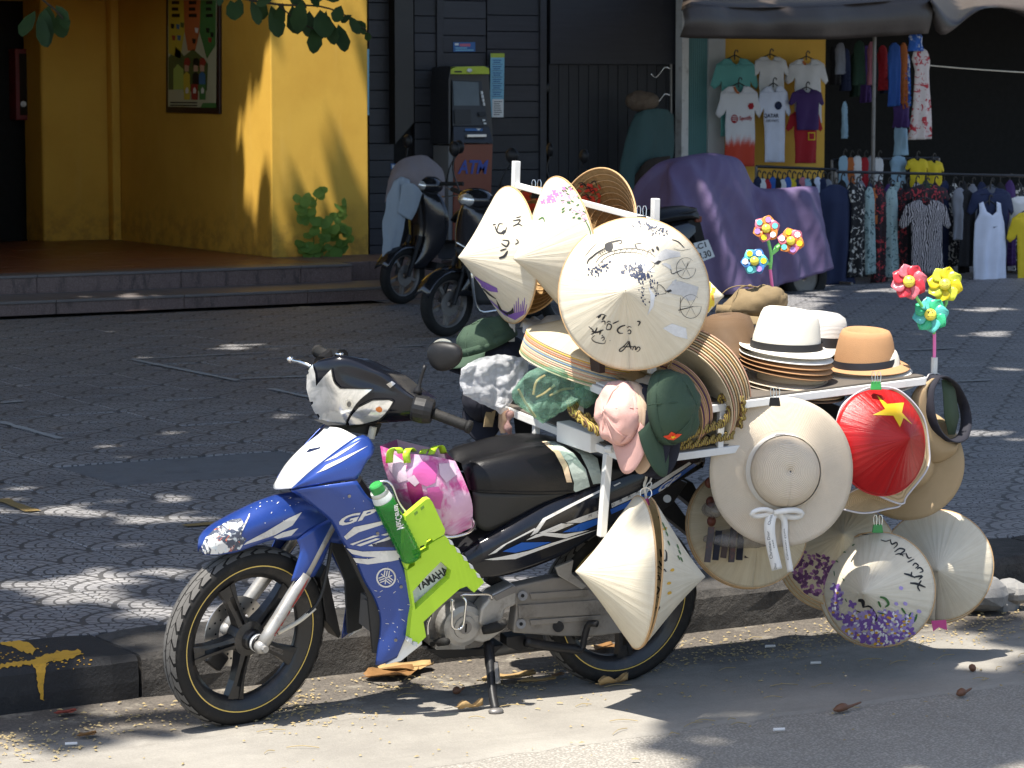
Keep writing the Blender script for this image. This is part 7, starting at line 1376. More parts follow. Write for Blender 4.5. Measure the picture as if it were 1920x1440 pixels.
def pinwheel(label, heads, stem, stick, y, r):
    t = thing('toy_pinwheel', K(*stick[-1], y), label, 'pinwheel')
    mm = MM(); mm.tube(crm([K(*p, y) for p in stick], 6), .0055, 8); mm.obj('stick', 'stick_pink', t)
    for st in stem: mm = MM(); mm.tube(crm([K(*p, y) for p in st], 12), .0055, 8); mm.obj('stem', 'stem_green', t, smooth=True)
    for (px, py, c1, c2, n) in heads:
        c = K(px, py, y) - FWD * .02; M = TR(c, -FWD + RGT * -.15 + UPV * .1, UPV); hub = None
        rot = random.random()
        head = None
        for k in range(n):
            a = 2 * math.pi * k / n + rot; rows = []
            for i in range(5):
                q = i / 4; w = math.sin(math.pi * min(1, q * .85 + .12)) * r * (.50 if py < 500 else .46); rr = r * (.22 + .78 * q); tw = .25
                rows.append([M @ V((rr * math.cos(a) - s * w * math.sin(a), rr * math.sin(a) + s * w * math.cos(a), .012 * s * tw * 2 + .004)) for s in (-1, -.4, .4, 1)])
            mm = MM(); mm.grid(rows); pt = mm.obj('petal', c1 if k % 2 else c2, t, smooth=True, solid=.0008)
            pc = [M @ V((r * .66 * math.cos(a) + .22 * r * math.cos(b), r * .66 * math.sin(a) + .22 * r * math.sin(b), .012)) for b in [2 * math.pi * j / 8 for j in range(8)]]; (py < 500) and mesh('petal_spot', pc, [tuple(range(8))], ('wind_cyan', 'wind_lilac', 'wind_yellow', 'brush_white')[(k + int(px)) % 4], pt)
        mm = MM(); mm.lathe([(.001, .026), (r * .2, .025), (r * .31, .018), (r * .33, .006)], M, 18); fc = mm.obj('face', 'smile_yellow', t, smooth=True)
        for ex in (-.09, .09): mm = MM(); mm.ball(M @ V((r * .08, ex * r * 1.2, .0255)), r * .035); mm.obj('eye', 'ink', fc)
        mm = MM(); mm.tube([M @ V((-r * .08 - r * .06 * math.cos(q * 1.2), r * .16 * q, .0245)) for q in (-1, -.5, 0, .5, 1)], r * .018, 5); mm.obj('smile', 'ink', fc)
random.seed(51)
pinwheel('toy pinwheel with red, yellow and green heads above the straw visor', [(1703, 529, 'film_red', 'film_rose', 8), (1770, 534, 'film_yellow', 'film_lemon', 8), (1743, 591, 'film_green', 'film_aqua', 8)], [[(1752, 626), (1744, 600), (1720, 560), (1703, 531)], [(1750, 612), (1765, 585), (1775, 565), (1770, 540)]], [(1752, 624), (1752, 660), (1751, 692)], .27, .060)
mm = MM(); mm.tube([K(1752, 670, .27), K(1751, 700, .27)], .011, 8); mm.obj('holder', 'pale_grey_plastic', bpy.data.objects['toy_pinwheel']); mm = MM(); mm.tube([K(1751, 698, .27), K(1753, 718, .28)], .006, 8); mm.obj('pole', 'rack_paint', bpy.data.objects['toy_pinwheel'])
pinwheel('toy pinwheel with three patterned flower heads behind the khaki cap', [(1436, 430, 'wind_orange', 'wind_pink', 6), (1482, 453, 'wind_pink', 'wind_orange', 6), (1414, 491, 'wind_blue', 'wind_cyan', 6)], [[(1444, 505), (1446, 480), (1440, 450), (1432, 432)], [(1445, 478), (1460, 462), (1478, 454)], [(1444, 495), (1430, 492), (1416, 491)]], [(1444, 505), (1447, 530), (1450, 560)], -.15, .046)
mm = MM(); mm.grid([[K(1446, 478, -.15), K(1452, 462, -.15), K(1464, 452, -.15)], [K(1447, 480, -.15), K(1460, 470, -.15), K(1466, 455, -.15)]]); mm.obj('leaf', 'stem_green', bpy.data.objects['toy_pinwheel.001'])
# ================================================================== parked scooters behind
simple('scooter_black', (0.012, 0.012, 0.015), 0.18, var=0.2, coat=0.5); simple('scooter_maroon', (0.10, 0.008, 0.03), 0.25, coat=0.4); simple('scooter_white', (0.5, 0.52, 0.5), 0.3); simple('scooter_blue', (0.08, 0.12, 0.2), 0.2, coat=0.5)
def mirror_m():
    b = MB('mirror_glass', 0.03, 1.0); b.color((0.85, 0.88, 0.9))
mirror_m()
def scooter(label, front, rear, lean, body, group=None, guard=False, plate=None, mir_h=1.18, s=1.0):
    front = V(front); rear = V(rear); hd = math.degrees(math.atan2(front.y - rear.y, front.x - rear.x)); wb = (front - rear).length; fr = Frame(rear, hd, lean); t = thing('parked_scooter', rear, label, 'scooter', group)
    def w(x, y, z): return fr.w(x, y, z)
    R = .245 * s
    for nm, x in (('rear_wheel', 0), ('front_wheel', wb)):
        M = TR(w(x, 0, R), fr.l, fr.f); rt = thing(nm, rootloc(t)); rt.parent = t; rt.location = (0, 0, 0)
        mm = MM(); mm.lathe([(R - .07, -.03), (R - .05, -.042), (R - .015, -.04), (R, -.012), (R, .012), (R - .015, .04), (R - .05, .042), (R - .07, .03)], M, 40); mm.obj('tyre', 'rubber', rt, smooth=True)
        mm = MM(); mm.lathe([(R - .068, -.03), (R - .085, -.02), (R - .085, .02), (R - .068, .03)], M, 36); mm.obj('rim', 'alloy_dark', rt, smooth=True)
        for k in range(5): a = 2 * math.pi * k / 5 + .3; mm = MM(); mm.bar(M @ V((.02 * math.cos(a), .02 * math.sin(a), 0)), M @ V(((R - .08) * math.cos(a), (R - .08) * math.sin(a), 0)), .028, .03, up=fr.l); mm.obj('spoke', 'alloy_dark', rt)
        mm = MM(); mm.lathe([(.03, .03), (.09, .03), (.09, .034), (.03, .034)], M, 24, True); mm.obj('brake_disc', 'alloy_dark', rt)
    fx = wb
    for sd in (-1, 1): mm = MM(); mm.tube([w(fx, sd * .07, R), w(fx - .13, sd * .06, R + .33)], .02, 10); mm.obj('fork_leg', 'black_plastic', t)
    arc = [[w(fx + (R + .035) * math.cos(a), yy, R + (R + .035) * math.sin(a) - abs(yy) * .5) for yy in (-.075, -.05, 0, .05, .075)] for a in [.35 + k * .22 for k in range(10)]]
    mm = MM(); mm.grid(arc); mm.obj('front_fender', body, t, smooth=True, solid=.004)
    prof = [(.30, .07, -.12), (.45, .17, -.2), (.62, .23, -.23), (.78, .23, -.22), (.92, .15, -.2), (.98, .05, -.19)]
    cs = [[w(fx + dx - .04 * (abs(q) ** 2) * 3 * .5 + .10 * (1 - q * q) * .6, q * hw, z) for q in (-1, -.6, -.25, 0, .25, .6, 1)] for z, hw, dx in prof]
    g = loft(cs, 14, 14); g.obj('front_apron', body, t, smooth=True, solid=.006)
    hc = w(fx - .25, 0, 1.0); mm = MM(); mm.ball(hc, .12, .15, .085, M=Matrix(((fr.f.x, fr.l.x, fr.u.x), (fr.f.y, fr.l.y, fr.u.y), (fr.f.z, fr.l.z, fr.u.z))).to_4x4(), n=24, m=14); hdl = mm.obj('headset', body, t, smooth=True)
    mm = MM(); mm.ball(w(fx - .17, 0, 1.0), .055, .09, .05, M=Matrix(((fr.f.x, fr.l.x, fr.u.x), (fr.f.y, fr.l.y, fr.u.y), (fr.f.z, fr.l.z, fr.u.z))).to_4x4()); mm.obj('headlamp', 'lamp_lens', hdl, smooth=True)
    for sd in (-1, 1):
        mm = MM(); mm.tube([w(fx - .27, sd * .12, 1.02), w(fx - .33, sd * .34, 1.04)], .018, 10); mm.obj('grip', 'rubber', t)
        mm = MM(); mm.tube([w(fx - .25, sd * .2, 1.01), w(fx - .22, sd * .3, .99), w(fx - .25, sd * .36, .985)], .006, 6); mm.obj('brake_lever', 'chrome', t)
        e = w(fx - .30, sd * .30, mir_h + .08); mm = MM(); mm.tube(crm([w(fx - .27, sd * .2, 1.04), w(fx - .25, sd * .26, mir_h - .03), e], 8), .006, 6); mm.obj('mirror_stem', 'black_plastic', t)
        zr = (-fr.f * .9 + fr.l * (-sd * .1)).normalized(); M = TR(e + fr.u * .045, zr, fr.u); mm = MM(); mm.lathe([(.001, -.03), (.04, -.026), (.056, -.01), (.058, 0), (.05, .002)], M, 20); mo = mm.obj('mirror', 'black_plastic', t, smooth=True); mm = MM(); mm.lathe([(.001, .003), (.052, .003)], M, 20); mm.obj('mirror_glass', 'mirror_glass', mo)
    g = loft([[w(fx - .25, yy, .36), w(fx - .55, yy, .30), w(.35, yy, .32)] for yy in (-.16, 0, .16)], 8, 6); g.obj('floorboard', 'black_plastic', t, solid=.06)
    cs = [[w(x, q * hw, zb + (zt - zb) * (1 - abs(q) ** 3)) for q in (-1, -.8, -.5, 0, .5, .8, 1)] for x, hw, zb, zt in ((.48, .10, .34, .62), (.30, .16, .34, .70), (.05, .17, .40, .74), (-.2, .14, .52, .76), (-.42, .07, .66, .78))]
    g = loft(cs, 14, 14); g.obj('rear_body', body, t, smooth=True)
    cs = [[w(x, q * hw, z - .05 * abs(q) ** 3) for q in (-1, -.7, -.3, 0, .3, .7, 1)] for x, hw, z in ((.52, .08, .70), (.40, .13, .755), (.15, .14, .76), (-.1, .13, .80), (-.32, .09, .82), (-.42, .05, .80))]
    g = loft(cs, 16, 12); g.obj('seat', 'seat_vinyl', t, smooth=True, solid=.05)
    mm = MM(); mm.tube(crm([w(-.15, .12, .80), w(-.36, .1, .835), w(-.44, 0, .84), w(-.36, -.1, .835), w(-.15, -.12, .80)], 14), .014, 8); mm.obj('grab_rail', 'black_plastic', t, smooth=True)
    mm = MM(); mm.tube([w(.2, -.13, .28), w(-.05, -.16, .30), w(-.3, -.17, .38)], [.03, .055, .05], 12); mm.obj('exhaust', 'alloy_dark', t, smooth=True)
    mm = MM(); mm.prism([w(-.35, .06, .75), w(-.5, .06, .45), w(-.56, .06, .45), w(-.45, .06, .78)], -fr.l * .12); mm.obj('rear_mudguard', 'black_plastic', t)
    mm = MM(); mm.box((-.03, -.08, -.02), (.03, .08, .03), fr.M(-.44, 0, .76)); mm.obj('tail_lamp', 'atm_red', t, bevel=.01)
    if guard:
        for sd in (1,): mm = MM(); mm.tube(crm([w(fx - .02, .05, .70), w(fx - .08, .16, .62), w(fx - .05, .2, .45), w(fx - .12, .2, .22), w(fx - .3, .2, .20), w(fx - .6, .19, .22)], 26), .011, 8); mm.obj('crash_bar', 'chrome', t, smooth=True)
        g = loft([[w(fx - .02, .03, .66), w(fx - .06, .12, .5), w(fx - .12, .18, .25)], [w(fx - .25, .21, .68), w(fx - .35, .23, .5), w(fx - .45, .21, .24)], [w(fx - .5, .2, .62), w(fx - .6, .21, .45), w(fx - .7, .2, .25)]], 12, 10); g.obj('knee_cover', 'grey_plastic', t, smooth=True, solid=.005)
    return t, fr
s2f = G(835, 631, .15); s2 = scooter('black scooter with a chrome crash bar parked in front of the cash machine', s2f, s2f + V((1.19, .30, 0)), 4, 'scooter_black', guard=True, mir_h=1.22)
s1f = G(752, 570, .15); s1 = scooter('black scooter under draped jackets parked by the porch step', s1f, s1f + V((1.17, .35, 0)), 4, 'scooter_black', mir_h=1.22)
s3r = G(1205, 588, .15); s3, f3 = scooter('dark scooter with a white number plate parked behind the hat rack', s3r + V((-1.02, .10, 0)), s3r, 4, 'scooter_black')
yp = f3.l.dot(G(1330, 500, .15) - f3.o)
pl_ = [(1300, 456), (1327, 449), (1340, 481), (1313, 492)]; Fy = 0.08
q = [f3.at(x, y, Fy) for x, y in pl_]; mm = MM(); mm.prism(q, f3.l * .004); plo = mm.obj('number_plate', 'sign_white', s3)
for tx, qd in (('-C1', [(1304, 470), (1325, 463), (1322, 453), (1302, 459)]), ('8.30', [(1310, 488), (1335, 480), (1331, 468), (1308, 475)])):
    v, f_ = text_mesh(tx, 0, .02); xs = [p[0] for p in v]; ys = [p[1] for p in v]; bl, br_, tr_, tl = [f3.at(x, y, Fy + .0055) for x, y in qd]
    mesh('plate_lettering', [bl.lerp(br_, (p[0] - min(xs)) / (max(xs) - min(xs))).lerp(tl.lerp(tr_, (p[0] - min(xs)) / (max(xs) - min(xs))), (p[1] - min(ys)) / (max(ys) - min(ys))) for p in v], f_, 'ink', plo)
# jackets thrown over the maroon scooter
simple('cloth_grey', (0.21, 0.18, 0.185), 0.95, var=0.15, scale=12, bump=0.4, bscale=120); simple('cloth_denim', (0.28, 0.32, 0.36), 0.95, var=0.15, scale=12, bump=0.4, bscale=120); simple('cloth_teal', (0.05, 0.10, 0.10), 0.9, var=0.2); simple('cloth_brown', (0.035, 0.024, 0.018), 0.9)
YJ = s1f.y + .02
def drape(nm, label, cols, Y, mat, cat, amp=.025, sc=9, seed=0, nu=18, nv=24, thick=.012):
    g = loft([[WY(x, y, Y + dy) for x, y, dy in c] for c in cols], nu, nv)
    for v in g.v: v += V((.3, -1, .2)) * amp * (noise.noise(V((v.x * sc, v.z * sc * .35, seed))) + .4 * noise.noise(V((v.x * sc * 2.5, v.z * sc, seed))))
    t = thing(nm, WY(cols[0][-1][0], cols[0][-1][1], Y), label, cat); g.obj('cloth', mat, t, smooth=True, solid=thick); return t
drape('jacket', 'mauve grey hooded top draped over the handlebars of the black scooter by the porch', [[(735, 325, .1), (728, 345, .05), (722, 380, 0)], [(750, 303, .1), (748, 325, -.02), (752, 350, -.03)], [(782, 293, .1), (790, 320, -.05), (795, 370, -.06)], [(808, 300, .1), (815, 335, -.04), (818, 400, -.04)], [(828, 318, .1), (834, 345, 0), (828, 415, 0)]], YJ, 'cloth_grey', 'jacket', seed=2)
drape('jacket', 'mauve grey sleeve hanging from the hooded top on the scooter by the porch', [[(793, 360, -.06), (795, 390, -.06), (796, 418, -.06)], [(806, 355, -.07), (810, 390, -.07), (808, 424, -.07)], [(820, 360, -.05), (824, 390, -.05), (820, 420, -.05)]], YJ, 'cloth_grey', 'jacket', amp=.012)
drape('jacket', 'pale blue denim jacket hanging in front of the black scooter by the porch', [[(738, 340, -.06), (724, 380, -.06), (718, 440, -.06), (716, 485, -.06)], [(752, 332, -.08), (742, 380, -.1), (735, 440, -.1), (732, 495, -.1)], [(768, 338, -.08), (762, 380, -.1), (752, 440, -.1), (742, 492, -.09)]], YJ, 'cloth_denim', 'jacket', amp=.03, sc=12, seed=5)
drape('jacket', 'denim sleeve with a cuff hanging beside the blue jacket', [[(752, 345, -.12), (750, 370, -.12), (744, 400, -.12)], [(772, 345, -.13), (770, 375, -.13), (764, 410, -.13)], [(790, 362, -.11), (782, 385, -.11), (770, 412, -.11)]], YJ, 'cloth_denim', 'jacket', amp=.02)
drape('rain_coat', 'dark teal coat hanging on the hook rail by the black door', [[(1190, 215, 0), (1172, 270, 0), (1158, 330, 0), (1154, 378, 0)], [(1215, 205, -.1), (1205, 270, -.12), (1195, 330, -.12), (1180, 378, -.12)], [(1245, 205, -.06), (1240, 270, -.06), (1230, 320, -.06), (1215, 345, -.06)], [(1262, 215, 0), (1262, 270, 0), (1258, 310, 0), (1255, 340, 0)]], 23.4, 'cloth_teal', 'coat', seed=7)
simple('cloth_stripe', (0.14, 0.10, 0.07), 0.9, var=0.5, scale=18); cb_ = blob_bag('cloth_bundle', 'brown and white striped bundle on the hook rail by the black door', WY(1205, 190, 23.45), .15, .1, .11, 'cloth_stripe', 22, .25, 6)
drape('brown_cover', 'dark brown cloth cover hanging below the teal coat', [[(1190, 330, 0), (1180, 400, 0), (1178, 470, 0)], [(1215, 300, -.1), (1210, 400, -.1), (1205, 470, -.1)], [(1255, 292, 0), (1258, 400, 0), (1258, 470, 0)]], 23.3, 'cloth_brown', 'cover', seed=9)
hk = thing('hook_rail', WY(1255, 300, 23.5), 'thin metal hook rail standing beside the teal shutter', 'hook rail'); mm = MM(); mm.tube([WY(1258, 120, 23.5), WY(1258, 440, 23.5)], .012, 8); mm.obj('pole', 'alloy_dark', hk)
for y in (130, 180, 262): mm = MM(); mm.tube(crm([WY(1258, y, 23.5), WY(1246, y - 4, 23.45), WY(1238, y + 6, 23.42), WY(1228, y + 16, 23.42), WY(1221, y + 8, 23.42)], 12), .008, 6); mm.obj('hook', 'chrome', hk, smooth=True)
# ---------------------------------------------------------------- covered motorbike
def mat_cover():
    b = MB('purple_cover', 0.6); co = b.coord('Position'); n = b.noise(co, 5, 5, 0.6); w = b.noise(co, 60, 3, 0.6); b.color(b.scale((0.135, 0.095, 0.195), n * 0.35 + 0.8)).bump(w * .3 + n, 0.4, 0.01)
mat_cover()
CV = Frame(G(1420, 548, .15), 183, 0)
cov = thing('covered_motorbike', CV.o, 'motorbike under a purple fabric cover parked in front of the clothes shop', 'motorbike')
def cvc(pts): return [CV.at(*p) for p in pts]
ridge = cvc([(1250, 320, -.0), (1262, 300, 0), (1322, 287, 0), (1356, 290, 0), (1388, 302, 0), (1414, 348, 0), (1470, 353, 0), (1524, 349, 0), (1532, 362, 0)])
r2 = cvc([(1246, 345, .1), (1258, 320, .16), (1310, 312, .2), (1350, 318, .2), (1390, 335, .18), (1420, 362, .14), (1470, 364, .14), (1522, 358, .12), (1536, 372, .1)])
r3 = cvc([(1240, 400, .16), (1262, 385, .3), (1310, 375, .36), (1350, 388, .36), (1392, 400, .3), (1425, 405, .24), (1472, 405, .22), (1522, 400, .18), (1543, 405, .12)])
r4 = cvc([(1237, 480, .18), (1268, 470, .34), (1310, 470, .4), (1350, 470, .4), (1400, 470, .36), (1440, 470, .3), (1480, 465, .28), (1525, 460, .22), (1553, 450, .12)])
r5 = cvc([(1235, 545, .18), (1268, 553, .36), (1310, 555, .42), (1360, 552, .42), (1410, 546, .38), (1455, 536, .32), (1500, 523, .3), (1540, 512, .24), (1561, 500, .12)])
g = loft([mir(CV, r5), mir(CV, r4), mir(CV, r3), mir(CV, r2), ridge, r2, r3, r4, r5], 110, 80)
for v in g.v:
    q = CV.loc(v); k = max(0, .95 - q.z); fold = 1.6 * math.sin(q.x * 16 + 3 * noise.noise(V((q.x * 2, q.z, 0))) - q.z * 6) * .022 * (1 - abs(q.z - .5) * .6) + .05 * (.4 - abs(noise.noise(V((q.x * 3.2 - q.z * 1.5, q.z * 1.6, 4))))) + .03 * (.4 - abs(noise.noise(V((q.x * 7 + q.z * 3, q.z * 3, 9))))); v += CV.l * (1 if q.y > 0 else -1) * fold * min(1, abs(q.y) * 6)
g.f += [tuple(range(79, -1, -1)), tuple(range(109 * 80, 110 * 80))]; g.obj('cover', 'purple_cover', cov, smooth=True, solid=.004)
for x in (1505, 1270): M = TR(CV.at(x, 520, .0), CV.l, CV.f); mm = MM(); mm.lathe([(.15, -.05), (.18, -.06), (.24, -.055), (.26, 0), (.24, .055), (.18, .06), (.15, .05)], M, 32); mm.obj('tyre', 'rubber', cov, smooth=True); mm = MM(); mm.lathe([(.03, .02), (.155, .03)], M, 24); mm.obj('rim', 'alloy_dark', cov)
# ================================================================== clothes shop
shop = thing('clothes_shop', (17, 24, .15), 'open fronted clothes shop with dark interior, teal shutter and ochre wall panel', 'building'); YS = 23.8
def sx_(px, Y=YS): return WY(px, 200, Y).x
mm = MM(); mm.box((sx_(1272), YS - .06, .15), (sx_(1285), YS + .06, 4)); mm.obj('shutter_track', 'white_metal_paint', shop, bevel=.006); mm = MM(); mm.box((sx_(1326), YS - .02, .15), (sx_(1357), YS + .3, 4)); mm.obj('white_pier', 'grey_wall', shop)
x = sx_(1286)
while x < sx_(1325): mm = MM(); mm.box((x, YS, .15), (x + .018, YS + .03, 4)); mm.obj('shutter_slat', 'teal_paint', shop); x += .024
mm = MM(); mm.box((sx_(1357) + .004, YS + .05, .15), (sx_(1552), YS + .3, 4)); mm.obj('ochre_panel', 'yellow_plaster', shop)
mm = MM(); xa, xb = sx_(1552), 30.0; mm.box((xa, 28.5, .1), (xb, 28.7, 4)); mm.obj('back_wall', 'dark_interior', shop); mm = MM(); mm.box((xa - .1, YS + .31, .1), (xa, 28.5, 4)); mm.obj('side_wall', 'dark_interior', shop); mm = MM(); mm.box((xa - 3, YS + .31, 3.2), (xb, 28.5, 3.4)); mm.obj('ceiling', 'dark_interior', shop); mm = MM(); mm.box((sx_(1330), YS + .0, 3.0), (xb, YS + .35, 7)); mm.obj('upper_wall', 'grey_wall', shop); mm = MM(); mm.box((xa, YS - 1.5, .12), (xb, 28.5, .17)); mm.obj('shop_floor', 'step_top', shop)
def mat_awn():
    b = MB('awning_canvas', 0.45); co = b.coord('Position'); n = b.noise(co, 3, 5, 0.6); b.color(b.scale((0.050, 0.038, 0.030), n * .5 + .75)).bump(n + b.noise(co, 40, 3, .6) * .2, 0.3, 0.02)
mat_awn()
YAW_ = 21.3
aw = thing('awning', WY(1500, 60, YAW_), 'brown canvas awning with a hanging valance over the clothes shop', 'awning')
top = [WY(1290, -60, YS), WY(1500, -70, YS), WY(1745, -70, YS)]; edge = [WY(1277, 20, YAW_), WY(1300, 8, YAW_), WY(1400, 14, YAW_), WY(1550, 10, YAW_), WY(1660, 2, YAW_), WY(1742, -4, YAW_)]; val = [WY(1274, 70, YAW_), WY(1300, 72, YAW_), WY(1400, 73, YAW_), WY(1550, 74, YAW_), WY(1660, 68, YAW_), WY(1736, 63, YAW_)]
g = loft([top, edge], 24, 8); g.obj('roof_sheet', 'awning_canvas', aw, smooth=True, solid=.004)
g = loft([edge, [a.lerp(b, .5) - V((0, .05, 0)) for a, b in zip(edge, val)], val], 40, 8)
for v in g.v: v.y += .03 * math.sin(v.x * 5) + .02 * noise.noise(v * 4)
g.obj('valance', 'awning_canvas', aw, smooth=True, solid=.004)
top2 = [WY(1745, -70, YS), WY(1860, -80, YS), WY(2000, -80, YS)]; e2_ = [WY(1745, -2, YAW_), WY(1790, 40, YAW_ + .1), WY(1850, 10, YAW_ + .2), WY(2000, 20, YAW_ + .2)]; v2_ = [WY(1742, 0, YAW_), WY(1766, 66, YAW_), WY(1862, 12, YAW_ + .2), WY(1990, 70, YAW_ + .2)]
aw2 = thing('awning', WY(1840, 40, YAW_), 'second canvas awning sagging in folds at the end of the shop', 'awning'); g = loft([top2, e2_, v2_], 30, 14); g.obj('roof_sheet', 'awning_canvas', aw2, smooth=True, solid=.004)
pole = thing('awning_pole', WY(1640, 430, 21.6), 'slim grey pole holding up the canvas awning', 'pole'); mm = MM(); a = WY(1640, 60, 21.6); mm.tube([a, V((a.x, a.y, .15))], .018, 8); mm.obj('pole', 'alloy_dark', pole); mm = MM(); mm.tube([V((a.x, a.y, .15)), V((a.x, a.y, .18))], .06, 12); mm.obj('foot', 'alloy_dark', pole)
ln = thing('washing_line', WY(1830, 130, 22.5), 'thin pale cord strung across the dark shop opening', 'cord'); mm = MM(); mm.tube(crm([WY(1735, 122, 22), WY(1830, 130, 22.4), WY(1990, 140, 22.8)], 12), .006, 5); mm.obj('cord', 'rope_cream', ln)
# ---------------------------------------------------------------- garments
def cloth(nm, c, c2=None, kind=None, sc=30):
    b = MB(nm, 0.92); co = b.coord('Position'); x, y, z = b.xyz(co); n = b.noise(co, 60, 3, 0.6); col = b.scale(c, b.noise(co, 6, 4, .6) * .3 + .85)
    if kind == 'floral': f = b.noise(co, sc, 3, .6, 1.5).step(.56, .60); col = b.mix(f, c, c2)
    if kind == 'leaf': w = b.new('ShaderNodeTexWave'); w.inputs['Scale'].default_value = sc; w.inputs['Distortion'].default_value = 9; w.inputs['Detail'].default_value = 2; b.lk(co, w.inputs['Vector']); col = b.mix(N(b.nt, w.outputs['Fac']).step(.45, .6), c, c2)
    if kind == 'fade': f = z.step(1.66, 1.20); dots = b.voro(co, 60, 'F1', rnd=0.0); col = b.mix((f - dots * .5 + .1).step(.2, .5), c, c2)
    b.color(col).bump(n, .25, .004); return b.m
for a in (('g_teal', (0.12, 0.36, 0.33)), ('g_white', (0.62, 0.62, 0.62)), ('g_red', (0.34, 0.012, 0.02)), ('g_navy', (0.012, 0.02, 0.06)), ('g_black', (0.008, 0.008, 0.010)), ('g_yellow', (0.62, 0.46, 0.02)), ('g_skirt', (0.10, 0.11, 0.14)), ('g_blue', (0.03, 0.10, 0.36)), ('g_orange', (0.42, 0.12, 0.03)), ('g_pink', (0.45, 0.16, 0.2)), ('g_sky', (0.28, 0.42, 0.52)), ('g_grey', (0.2, 0.21, 0.24)), ('g_violet', (0.05, 0.02, 0.11)), ('g_dkgreen', (0.02, 0.05, 0.03)), ('g_ivory', (0.62, 0.66, 0.78))): cloth(*a)
cloth('g_fade', (0.66, 0.66, 0.68), (0.55, 0.06, 0.03), 'fade'); cloth('g_flor_bw', (0.012, 0.012, 0.014), (0.55, 0.53, 0.48), 'floral', 16); cloth('g_flor_red', (0.02, 0.010, 0.014), (0.45, 0.04, 0.05), 'floral', 20); cloth('g_flor_green', (0.28, 0.38, 0.38), (0.05, 0.10, 0.11), 'floral', 18); cloth('g_tiedye', (0.58, 0.50, 0.46), (0.42, 0.03, 0.04), 'floral', 12); cloth('g_leaf', (0.018, 0.016, 0.02), (0.42, 0.38, 0.38), 'leaf', 14); cloth('g_bluewhite', (0.03, 0.12, 0.45), (0.5, 0.55, 0.65), 'floral', 16)
simple('hanger', (0.015, 0.015, 0.016), 0.4)
def garment(label, x0, x1, y0, y1, Y, mat, style='tee', cat='shirt', group=None, trim=None, depth=.04, name=None, prints=None, hang=True, sl=.24, seed=0):
    w = x1 - x0; h = y1 - y0
    if style == 'tee': out = [(.40, .02), (.26, .0 + .03), (.10, .10), (.0, sl + .12), (.06, sl + .17), (.15, sl + .12), (.19, .30), (.19, 1.0), (.81, 1.0), (.81, .30), (.85, sl + .12), (.94, sl + .17), (1.0, sl + .12), (.90, .10), (.74, .03), (.60, .02), (.55, .08), (.5, .10), (.45, .08)]
    elif style == 'tank': out = [(.30, 0), (.18, .02), (.16, .14), (.05, .26), (.03, .6), (.04, 1.0), (.96, 1.0), (.97, .6), (.95, .26), (.84, .14), (.82, .02), (.70, 0), (.66, .12), (.5, .17), (.34, .12)]
    elif style == 'dress': out = [(.42, 0), (.2, .04), (.12, .12), (.2, .25), (.14, .6), (.02, 1.0), (.98, .99), (.86, .6), (.80, .25), (.88, .12), (.8, .04), (.58, 0), (.5, .05)]
    elif style == 'side': out = [(.35, .0), (.1, .06), (.0, .2), (.05, .6), (.0, 1.0), (1.0, .98), (.92, .6), (1.0, .2), (.85, .06), (.6, .0)]
    rnd = random.Random(seed + int(x0 * 7 + y0)); pts = [(x0 + w * a, y0 + h * b) for a, b in out]
    bm = bmesh.new(); vv = [bm.verts.new((x, y, 0)) for x, y in pts]; tr = tessellate_polygon([[V((x, y, 0)) for x, y in pts]]); [bm.faces.new([vv[i] for i in q]) for q in tr]
    for _ in range(4):
        es = [e for e in bm.edges if e.calc_length() > max(5, w * .1)]
        if not es: break
        bmesh.ops.subdivide_edges(bm, edges=es, cuts=1); bmesh.ops.triangulate(bm, faces=bm.faces[:])
    bm.verts.index_update(); ph = rnd.uniform(0, 6); vs = []
    for v in bm.verts:
        a = (v.co.x - x0) / w; b = (v.co.y - y0) / h; p = WY(v.co.x, v.co.y, Y); p.y += -depth * (1 - (2 * a - 1) ** 2) * min(1, b * 4 + .3) + .018 * math.sin(a * 17 + ph + b * 3) * b + .012 * noise.noise(V((a * 5, b * 5, ph))); vs.append(p)
    fs = [tuple(v.index for v in f.verts) for f in bm.faces]; bm.free(); t = thing(name or 'hanging_garment', WY((x0 + x1) / 2, y1, Y), label, cat, group); o = mesh('cloth', vs, fs, mat, t, smooth=True, solid=.006)
    if hang: cx = (x0 + x1) / 2; mm = MM(); mm.tube(crm([WY(cx, y0 + h * .04, Y), WY(cx, y0 - 8, Y), WY(cx + 4, y0 - 13, Y), WY(cx + 6, y0 - 8, Y)], 8), .007, 5); mm.tube([WY(x0 + w * .28, y0 + h * .05, Y + .004), WY(cx, y0 - 3, Y + .004), WY(x0 + w * .72, y0 + h * .05, Y + .004)], .007, 5); mm.obj('hanger', 'hanger', t)
    if trim and style == 'tee':
        d = Decal(bvh_of(o), .006, 6); d.stroke([(x0 + w * a, y0 + h * b) for a, b in ((.39, .02), (.45, .09), (.5, .105), (.55, .09), (.61, .02))], w * .05, False); d.stroke([(x0 + w * .015, y0 + h * (sl + .125)), (x0 + w * .065, y0 + h * (sl + .165))], w * .05, False); d.stroke([(x0 + w * .985, y0 + h * (sl + .125)), (x0 + w * .935, y0 + h * (sl + .165))], w * .05, False); d.obj('trim', trim, t)
    return t, o
YG = YS - .12
garment('teal football shirt on the ochre panel behind the white and red shirt', 1333, 1422, 106, 256, YG, 'g_teal', seed=1); garment('white shirt on the ochre panel, middle of the upper row', 1408, 1480, 104, 200, YG, 'g_white', seed=2); garment('white shirt with red collar at the end of the upper row', 1472, 1552, 108, 230, YG, 'g_white', trim='g_orange', seed=3)
sp_, spo = garment('white football shirt fading to red at the hem with Spotify lettering', 1342, 1428, 158, 312, YG - .1, 'g_fade', trim='g_orange', seed=4)
